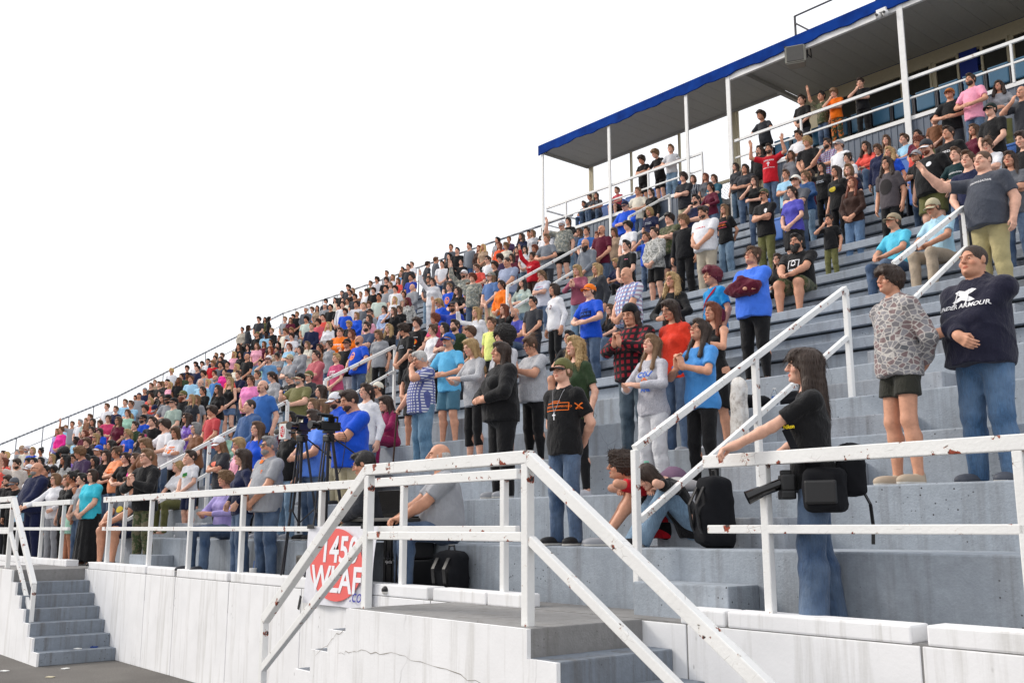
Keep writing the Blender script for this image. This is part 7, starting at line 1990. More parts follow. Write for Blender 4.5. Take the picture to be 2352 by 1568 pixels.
(-26.16, 7.65, 2.23, 1.65, 0.53, 'f','c','a','k','t','white','','j','ltdenim','denim','hang', 0, 1, 1, None, '', 1, '', 1.03, '','woman with big curly black hair and glasses in white tee'),
(-15.83, 19.81, 9.462, 1.59, 0.27, 'f','a','B','b','l','navy','plaid_dark','e','black','','clasp', 0, 0, 1, None, '', 0, '', 1.0, '','woman with bobbed brown hair in dark plaid shirt'),
(-25.87, 8.08, 2.7, 1.42, 0.65, 'c','a','p','b','t','black','','j','blue','denim','clasp', 0, 0, 1, None, '', 0, '', 0.97, '','boy with floppy brown hair in black tee, left of boy in red plaid shirt'),
(-19.97, 15.21, 6.424, 1.64, 0.2, 'f','a','W','d','t','black','','j','blue','denim','belly', 0, 0, 1, None, '', 0, '', 1.03, '','woman with wavy dark hair in black tee, hands at waist'),
(-27.0, 7.17, 2.23, 1.41, 0.7, 'c','a','s','k','t','purple','','j','blue','denim','clasp', 0, 0, 1, None, '', 0, '', 1.05, '','boy with short black hair in purple tee'),
(-17.2, 18.69, 8.594, 1.85, 0.11, 'M','a','s','g','l','royal','','k','charcoal','','belly', 0, 1, 1, ('navy','navy', 0, ''), '', 0, '', 0.98, '','man in navy cap, in royal blue long-sleeved top'),
(-18.67, 17.17, 7.726, 1.84, 0.25, 'm','b','s','l','t','grey3','','k','charcoal','','belly', 0, 0, 1, None, '', 0, '', 0.97, '','man with short light brown hair in slate grey tee'),
(-24.54, 10.3, 3.64, 1.64, 0.58, 'f','b','L','l','t','grey','','j','ltdenim','denim','hang', 0, 0, 1, None, '', 0, '', 1.03, '','woman with long light brown hair in grey tee'),
(-22.38, 12.87, 5.05, 1.66, 0.16, 'f','a','U','b','t','grey','','j','blue','denim','hang', 0, 0, 1, None, '', 0, '', 0.99, '','woman with pinned-up brown hair in grey tee'),
(-25.6, 9.15, 3.17, 1.41, 0.46, 'c','a','s','d','t','forest','','s','grey','','clasp', 0, 0, 1, None, '', 0, '', 0.96, '','boy with short dark hair in forest green tee'),
(-23.08, 12.12, 4.58, 1.77, 0.24, 'm','a','z','l','t','grey2','','k','khaki','','cross', 0, 0, 1, ('khaki','khaki', 0, ''), '', 0, '', 0.94, '','man in khaki cap, in grey tee'),
(-24.08, 10.97, 4.11, 1.65, 0.54, 'f','a','L','y','n','black','','v','denim','denim','clasp', 0, 0, 1, None, '', 0, '', 1.02, '','woman with long blonde hair in black tank top'),
(-27.19, 7.65, 2.23, 1.56, 0.74, 'f','a','L','y','t','white','','e','black','','hang', 0, 0, 1, None, '', 0, '', 0.97, '','woman with long blonde hair in white tee'),
(-22.88, 12.87, 5.05, 1.64, 0.38, 'f','b','T','d','t','brown','','j','ltdenim','denim','clasp', 0, 0, 1, None, '', 0, '', 1.0, '','woman with ponytailed dark hair in brown tee'),
(-25.25, 10.22, 3.64, 1.81, 0.37, 'M','a','s','r','l','black','','s','charcoal','','clasp', 0, 0, 1, ('olive','olive', 0, ''), 'Er', 2, '', 0.99, '','man in olive cap with full beard and sunglasses, in black long-sleeved top'),
(-26.71, 8.56, 2.7, 1.64, 0.5, 'f','b','L','y','l','dbrown','','e','black','','hang', 0, 0, 1, None, '', 2, '', 0.97, '','woman with long blonde hair and sunglasses in dark brown long-sleeved top'),
(-25.95, 9.47, 3.17, 1.66, 0.38, 'm','b','s','d','t','royal','','k','khaki','','face', 0, 0, 1, ('black','black', 0, ''), 'Dd', 0, '', 1.0, '','man in black cap with beard, in royal blue tee'),
(-20.41, 16.05, 6.858, 1.79, 0.46, 'm','a','c','r','t','grey','camo_pale','j','blue','denim','hang', 0, 0, 1, None, '', 0, '', 1.06, '','man with curly red hair in pale camouflage shirt'),
(-16.92, 20.25, 10.77, 1.55, 0.31, 'c','a','s','l','t','ltgrey4','','w','ltdenim','denim','belly', 0, 0, 1, None, '', 0, 'black', 1.0, 'thirty','boy on the deck in white baseball jersey with number 30'),
(-17.3, 19.81, 9.462, 1.62, 0.06, 'f','a','T','d','l','black','','e','black','','hang', 0, 0, 1, None, '', 0, '', 0.98, '','woman with ponytailed dark hair in black long-sleeved top, arms down'),
(-24.23, 11.8, 4.58, 1.43, 0.37, 'c','b','s','b','t','grey','','s','grey','','belly', 0, 0, 1, None, '', 0, '', 0.95, '','boy with short brown hair in grey tee'),
(-25.77, 10.06, 3.64, 1.76, 0.54, 'm','b','s','k','t','grey','','s','charcoal','','belly', 0, 1, 1, ('black','black', 0, ''), 'Dk', 1, '', 1.07, '','man in black cap with beard and glasses, in grey tee'),
(-26.62, 9.07, 3.17, 1.64, 0.45, 'f','b','L','b','t','maroon','','w','blue','denim','clasp', 0, 0, 1, None, '', 1, '', 0.98, '','woman with long brown hair and glasses in maroon tee'),
(-20.21, 16.65, 7.292, 1.77, 0.2, 'm','b','p','d','t','black','','j','blue','denim','clasp', 0, 0, 1, None, '', 0, '', 0.99, '','man with floppy dark hair in black tee, above man in denim blue tee'),
(-22.82, 13.78, 5.52, 1.65, 0.48, 'f','b','L','r','t','orange','','w','blue','denim','belly', 0, 0, 1, None, '', 0, '', 1.05, '','woman with long red hair in orange tee'),
(-28.15, 7.65, 2.23, 1.53, 0.69, 'f','a','L','k','l','black','','j','blue','denim','clasp', 0, 0, 1, None, '', 1, '', 1.04, '','woman with long black hair and glasses in black long-sleeved top'),
(-17.78, 19.81, 9.462, 1.77, 0.27, 'm','b','s','l','t','cream','','j','blue','denim','belly', 0, 0, 1, None, '', 0, '', 1.03, '','man with short light brown hair in cream tee'),
(-19.69, 17.57, 7.726, 1.64, 0.16, 'f','b','U','d','h','red','','k','dbrown','','raisehigh', 0, 0, 1, None, '', 0, '', 1.03, 'csu','woman with pinned-up dark hair in red hoodie'),
(-20.9, 16.29, 6.858, 1.67, 0.27, 'f','a','L','l','t','royal','','e','black','','clasp', 0, 0, 1, None, '', 0, '', 1.03, 'shield','woman with long light brown hair in royal blue tee'),
(-17.54, 20.49, 10.77, 1.68, -0.02, 'c','a','p','l','t','black','','s','black','','rail', 0, 1, 1, None, '', 0, 'charcoal', 0.97, '','boy with floppy light brown hair in black tee'),
(-27.22, 9.23, 3.17, 1.42, 0.59, 'c','b','L','y','t','white','floral','s','black','','hang', 0, 0, 1, None, '', 0, '', 1.04, '','girl with long blonde hair in white floral tee'),
(-19.5, 18.53, 8.594, 1.83, 0.33, 'M','a','s','k','t','cream','camo_pale','s','black','','raise', 0, 1, 1, ('white','grey', 0, ''), '', 0, '', 0.98, '','man in white cap, in pale camouflage shirt'),
(-21.56, 16.13, 6.858, 1.76, 0.3, 'm','a','s','l','t','royal','','k','khaki','','hang', 0, 0, 1, None, '', 0, '', 0.94, 'shield','man with short light brown hair in royal blue tee'),
(-23.53, 13.86, 5.52, 1.83, 0.58, 'M','a','s','b','h','orange','','k','charcoal','','cross', 0, 0, 1, None, '', 1, '', 0.95, 'raiders','man with short brown hair and glasses in orange hoodie'),
(-18.1, 20.41, 10.77, 1.64, 0.04, 'c','b','p','d','t','black','','s','black','','cross', 0, 1, 1, None, '', 0, 'black', 0.96, '','boy with floppy dark hair in black tee'),
(-20.77, 17.33, 7.726, 1.79, 0.35, 'm','a','c','d','t','eggplant','','s','charcoal','','hang', 0, 1, 1, None, '', 0, '', 0.94, '','man with curly dark hair in dark purple tee'),
(-29.2, 7.65, 2.23, 1.59, 0.55, 'f','b','L','k','t','black','','j','blue','denim','cross', 0, 1, 1, None, '', 0, '', 1.04, '','woman with long black hair in black tee, arms crossed'),
(-20.22, 18.17, 8.16, 1.67, 0.16, 'f','b','L','r','t','tan','','w','blue','denim','cross', 0, 1, 1, None, '', 0, '', 1.04, '','woman with long red hair in tan tee'),
(-21.57, 16.65, 7.292, 1.79, 0.38, 'M','a','s','d','l','grey','camo_pale','k','khaki','','raisehigh', 0, 0, 1, ('white','white', 0, ''), 'Dd', 0, '', 0.99, '','man in white cap with beard, in pale camouflage shirt'),
(-23.05, 15.29, 6.424, 1.64, 0.15, 'f','a','L','b','t','black','','w','blue','denim','facehi', 0, 0, 1, None, '', 0, '', 0.98, '','woman with long brown hair in black tee'),
(-26.53, 11.29, 4.11, 1.69, 0.42, 'F','b','T','d','l','black','','e','black','','clasp', 0, 0, 1, None, '', 0, '', 0.95, '','woman with ponytailed dark hair in black long-sleeved top, hands clasped low'),
(-19.88, 19.13, 9.028, 1.7, 0.31, 'f','a','T','d','t','black','','j','ltdenim','denim','belly', 0, 0, 1, None, '', 0, '', 0.99, '','woman with ponytailed dark hair in black tee, left of girl in slate tee'),
(-27.4, 10.38, 3.64, 1.69, 0.29, 'm','b','s','d','t','eggplant','','k','khaki','','belly', 0, 2, 1, ('navy','grey', 0, ''), '', 0, '', 0.94, '','man in navy cap, in dark purple tee'),
(-26.13, 11.88, 4.58, 1.63, 0.27, 'f','a','L','l','t','coral','','e','black','','hang', 0, 1, 1, None, '', 2, '', 0.96, '','woman with long light brown hair and sunglasses in coral tee'),
(-19.84, 19.53, 9.028, 1.43, 0.17, 'c','b','L','b','t','slate2','','j','blue','denim','clasp', 0, 0, 1, None, '', 0, '', 1.0, '','girl with long brown hair in slate tee'),
(-21.8, 17.33, 7.726, 1.71, 0.29, 'm','a','s','b','t','coral','','s','charcoal','','belly', 0, 1, 1, None, '', 1, '', 0.95, '','man with short brown hair and glasses in coral tee'),
(-24.66, 14.02, 5.52, 1.67, 0.31, 'm','b','s','w','p','charcoal','','s','charcoal','','cross', 0, 1, 1, None, '', 0, '', 1.03, '','man with short white hair in charcoal polo shirt'),
(-26.25, 12.2, 4.58, 1.73, 0.4, 'm','a','s','b','p','navy','','j','blue','denim','cross', 0, 0, 1, None, '', 0, '', 0.97, '','man with short brown hair in navy polo shirt'),
(-30.51, 7.33, 2.23, 1.63, 0.47, 'f','a','L','r','t','coral','','j','blue','denim','hang', 0, 0, 1, None, '', 0, '', 1.05, '','woman with long red hair in coral tee'),
(-19.24, 20.57, 10.77, 1.3, 0.09, 'c','a','s','b','t','rose','','s','black','','lap', 1, 0, 1, None, '', 0, 'charcoal', 1.03, '','boy with short brown hair in rose tee'),
(-21.36, 18.25, 8.16, 1.64, 0.17, 'f','b','L','d','l','maroon','','j','blue','denim','belly', 0, 0, 1, None, '', 0, '', 1.0, '','woman with long dark hair in maroon long-sleeved top'),
(-22.13, 17.65, 7.726, 1.62, 0.09, 'f','d','U','k','h','eggplant','','e','black','','cross', 0, 0, 1, None, '', 0, '', 1.01, '','woman with pinned-up black hair in dark purple hoodie'),
(-28.34, 10.38, 3.64, 1.75, 0.64, 'm','b','p','d','t','dgrey','','s','charcoal','','hang', 0, 0, 1, None, '', 0, '', 1.01, '','man with floppy dark hair in dark grey tee'),
(-26.1, 13.03, 5.05, 1.77, 0.69, 'm','a','s','d','t','steel2','','j','blue','denim','facehi', 0, 0, 1, ('white','navy', 0, ''), 'Nd', 0, '', 0.98, '','man in white cap with goatee, in dusty blue tee'),
(-29.21, 9.47, 3.17, 1.57, 0.66, 'f','a','L','d','t','royal','','j','ltdenim','denim','clasp', 0, 1, 1, None, '', 1, '', 0.96, '','woman with long dark hair and glasses in royal blue tee'),
(-21.37, 18.77, 8.594, 1.55, 0.53, 'f','a','L','k','t','white','','j','ltdenim','denim','clasp', 0, 0, 1, None, '', 0, '', 0.97, '','woman with long black hair in white tee'),
(-24.35, 15.29, 6.424, 1.63, 0.29, 'f','a','W','d','t','pink','','j','ltdenim','denim','hang', 0, 0, 1, None, '', 0, '', 1.01, '','woman with wavy dark hair in pale pink tee'),
(-20.12, 20.57, 10.77, 1.4, 0.41, 'f','b','L','d','t','dgrey','','j','blue','denim','lap', 1, 0, 1, None, '', 0, 'black', 1.04, '','woman with long dark hair in dark grey tee, hands in lap'),
(-29.05, 10.14, 3.64, 1.66, 0.77, 'f','a','T','b','t','mint','','e','black','','clasp', 0, 0, 1, None, '', 0, '', 0.99, '','woman with ponytailed brown hair in mint green tee'),
(-25.9, 13.94, 5.52, 1.66, 0.24, 'F','a','B','k','l','grey','','e','black','','clasp', 0, 0, 1, None, '', 0, '', 1.0, '','woman with bobbed black hair in grey long-sleeved top'),
(-22.37, 18.17, 8.16, 1.78, 0.08, 'm','a','s','d','t','white','','k','charcoal','','hang', 0, 0, 1, None, '', 2, '', 0.96, '','man with short dark hair and sunglasses in white tee'),
(-20.33, 20.57, 10.77, 1.44, 0.01, 'm','b','s','d','t','charcoal','','j','blue','denim','lap', 1, 1, 1, None, '', 0, 'grey', 1.05, '','man with short dark hair in charcoal tee'),
(-21.83, 18.85, 8.594, 1.65, 0.54, 'f','a','L','k','t','maroon','','j','ltdenim','denim','hang', 0, 0, 1, None, '', 0, '', 1.0, '','woman with long black hair in maroon tee, arms down'),
(-29.95, 9.47, 3.17, 1.65, 0.57, 'f','a','T','d','t','maroon','','e','black','','clasp', 0, 0, 1, None, '', 0, '', 1.05, '','woman with ponytailed dark hair in maroon tee'),
(-23.21, 17.41, 7.726, 1.78, 0.48, 'm','a','s','b','t','charcoal','','j','blue','denim','clasp', 0, 0, 1, None, '', 0, '', 0.98, '','man with short brown hair in charcoal tee'),
(-21.37, 19.61, 9.028, 1.76, 0.25, 'm','b','s','k','t','white','','k','khaki','','clasp', 0, 0, 1, None, '', 0, '', 1.06, '','man with short black hair in white tee'),
(-24.23, 16.29, 6.858, 1.61, 0.51, 'f','a','T','b','t','black','','e','black','','clasp', 0, 1, 1, None, '', 0, '', 1.01, '','woman with ponytailed brown hair in black tee'),
(-20.64, 20.57, 10.77, 1.21, 0.16, 'c','b','s','d','t','teal','','j','blue','denim','lap', 1, 0, 1, None, '', 0, 'black', 1.04, '','boy with short dark hair in teal tee'),
(-29.53, 10.38, 3.64, 1.62, 0.6, 'f','a','L','y','t','cream','','e','black','','clasp', 0, 0, 1, None, '', 0, '', 1.03, '','woman with long blonde hair in cream tee'),
(-24.72, 16.05, 6.858, 1.64, 0.33, 'f','a','T','d','l','ltblue2','','j','blue','denim','clasp', 0, 0, 1, None, '', 0, '', 0.96, 'navytext','woman with ponytailed dark hair in pale blue long-sleeved top'),
(-29.34, 10.89, 4.11, 1.63, 0.72, 'f','a','B','y','t','coral','','j','ltdenim','denim','hang', 0, 0, 1, None, '', 0, '', 0.97, '','woman with bobbed blonde hair in coral tee'),
(-30.58, 9.47, 3.17, 1.6, 0.6, 'f','a','B','r','t','maroon','','j','ltdenim','denim','cross', 0, 0, 1, None, '', 0, '', 1.0, '','woman with bobbed red hair in maroon tee'),
(-31.59, 8.56, 2.7, 1.56, 0.72, 'f','c','U','k','t','white','','j','ltdenim','denim','clasp', 0, 0, 1, None, '', 0, '', 0.97, '','woman with pinned-up black hair in white tee'),
(-27.15, 13.86, 5.52, 1.63, 0.53, 'f','b','U','k','t','grey','','j','blue','denim','cross', 0, 1, 1, None, '', 0, '', 1.0, '','woman with pinned-up black hair in grey tee'),
(-24.14, 17.41, 7.726, 1.74, 0.47, 'f','a','T','d','h','white','','g','white','','raisehigh', 0, 0, 1, None, '', 0, '', 1.05, '','woman with ponytailed dark hair in white hoodie'),
(-29.38, 11.29, 4.11, 1.75, 0.43, 'm','b','W','d','l','dgrey','plaid_dark','s','charcoal','','hang', 0, 0, 1, None, '', 0, '', 1.05, '','man with wavy dark hair in dark plaid shirt'),
(-31.08, 9.39, 3.17, 1.41, 0.44, 'c','e','s','k','t','ltblue','','j','blue','denim','clasp', 0, 0, 1, None, '', 0, '', 1.04, '','boy with short black hair in pale blue tee'),
(-28.76, 12.2, 4.58, 1.78, 0.53, 'm','a','r','g','l','ltblue','','k','charcoal','','hang', 0, 1, 1, None, '', 0, '', 1.06, '','man with balding hair in pale blue long-sleeved top'),
(-24.78, 16.97, 7.292, 1.63, 0.36, 'f','d','W','m','l','beige','camo_snow','e','black','','hang', 0, 1, 1, None, '', 0, '', 0.95, '','woman with wavy maroon hair in grey camouflage hoodie'),
(-22.86, 19.29, 9.028, 1.65, 0.35, 'f','b','c','l','l','cream','','e','black','','hang', 0, 0, 1, None, '', 0, '', 1.0, '','woman with curly light brown hair in cream long-sleeved top'),
(-32.46, 8.56, 2.7, 1.64, 0.9, 'f','a','B','y','t','royal','','e','black','','cross', 0, 0, 1, None, '', 0, '', 0.99, '','woman with bobbed blonde hair in royal blue tee'),
(-22.81, 19.89, 9.462, 1.63, 0.15, 'f','b','W','d','l','navy','','j','blue','denim','clasp', 0, 0, 1, None, '', 0, '', 1.04, '','woman with wavy dark hair in navy long-sleeved top'),
(-25.9, 16.29, 6.858, 1.78, 0.43, 'm','a','s','d','t','grey','','s','charcoal','','hang', 0, 0, 1, ('black','black', 0, ''), '', 0, '', 1.01, '','man in black cap, in grey tee'),
(-27.18, 14.85, 5.99, 1.63, 0.49, 'f','a','L','l','l','cream','','j','blue','denim','cross', 0, 0, 1, None, '', 0, '', 1.02, '','woman with long light brown hair in cream long-sleeved top'),
(-26.45, 15.89, 6.858, 1.41, 0.56, 'c','b','p','y','t','black','','s','grey','','hang', 0, 0, 1, None, '', 0, '', 1.05, '','boy with floppy blonde hair in black tee'),
(-31.4, 10.38, 3.64, 1.71, 0.84, 'f','a','T','b','t','rose2','','j','blue','denim','belly', 0, 0, 1, None, '', 0, '', 1.05, '','woman with ponytailed brown hair in raspberry pink tee'),
(-27.89, 14.61, 5.99, 1.64, 0.44, 'f','a','T','r','t','ltblue','','e','black','','cross', 0, 0, 1, None, '', 0, '', 1.02, '','woman with ponytailed red hair in pale blue tee'),
(-25.07, 17.93, 8.16, 1.64, 0.46, 'f','b','L','d','t','dgrey','','j','ltdenim','denim','clasp', 0, 0, 1, None, '', 0, '', 1.05, '','woman with long dark hair in dark grey tee, hands clasped low'),
(-33.13, 8.56, 2.7, 1.73, 0.87, 'm','a','r','g','p','cream','','j','blue','denim','hang', 0, 0, 1, ('white','white', 0, ''), 'Dg', 0, '', 0.93, '','man in white cap with beard, in cream polo shirt'),
(-22.77, 20.81, 9.896, 1.57, 0.4, 'f','a','L','k','l','black','','j','blue','denim','cross', 0, 1, 1, None, '', 0, '', 0.96, '','woman with long black hair in black long-sleeved top, arms crossed'),
(-33.58, 8.56, 2.7, 1.76, 0.87, 'm','b','r','g','t','grey','','j','blue','denim','clasp', 0, 1, 1, ('tan','tan', 0, ''), '', 0, '', 0.97, '','man in tan cap, in grey tee'),
(-32.07, 10.38, 3.64, 1.63, 0.68, 'f','a','L','b','t','mauve','','j','blue','denim','belly', 0, 1, 1, None, '', 0, '', 0.97, '','woman with long brown hair in mauve tee'),
(-23.3, 20.81, 9.896, 1.6, 0.12, 'f','b','L','l','t','ltgrey','','w','blue','denim','hang', 0, 0, 1, None, '', 0, '', 1.02, '','woman with long light brown hair in light grey tee'),
(-29.88, 13.11, 5.05, 1.65, 0.44, 'm','b','r','g','p','steel','','s','charcoal','','clasp', 0, 0, 1, None, 'Dg', 0, '', 0.93, '','man with balding hair and beard in steel blue polo shirt'),
(-31.63, 11.13, 4.11, 1.78, 0.63, 'm','b','s','b','t','ltblue','','j','blue','denim','cross', 0, 0, 1, None, '', 0, '', 0.99, '','man with short brown hair in pale blue tee, above woman in mint green tee'),
(-24.1, 20.05, 9.462, 1.65, 0.25, 'f','b','L','r','l','coral2','','e','black','','clasp', 0, 0, 1, None, '', 0, '', 0.99, '','woman with long red hair in coral orange long-sleeved top'),
(-31.16, 11.88, 4.58, 1.65, 0.41, 'f','a','L','k','l','black','','e','black','','face', 0, 0, 1, None, '', 0, '', 1.04, '','woman with long black hair in black long-sleeved top, hand to face'),
(-32.6, 10.3, 3.64, 1.7, 0.83, 'f','b','L','d','l','brown','','e','black','','belly', 0, 0, 1, None, '', 0, '', 1.02, '','woman with long dark hair in brown long-sleeved top')]

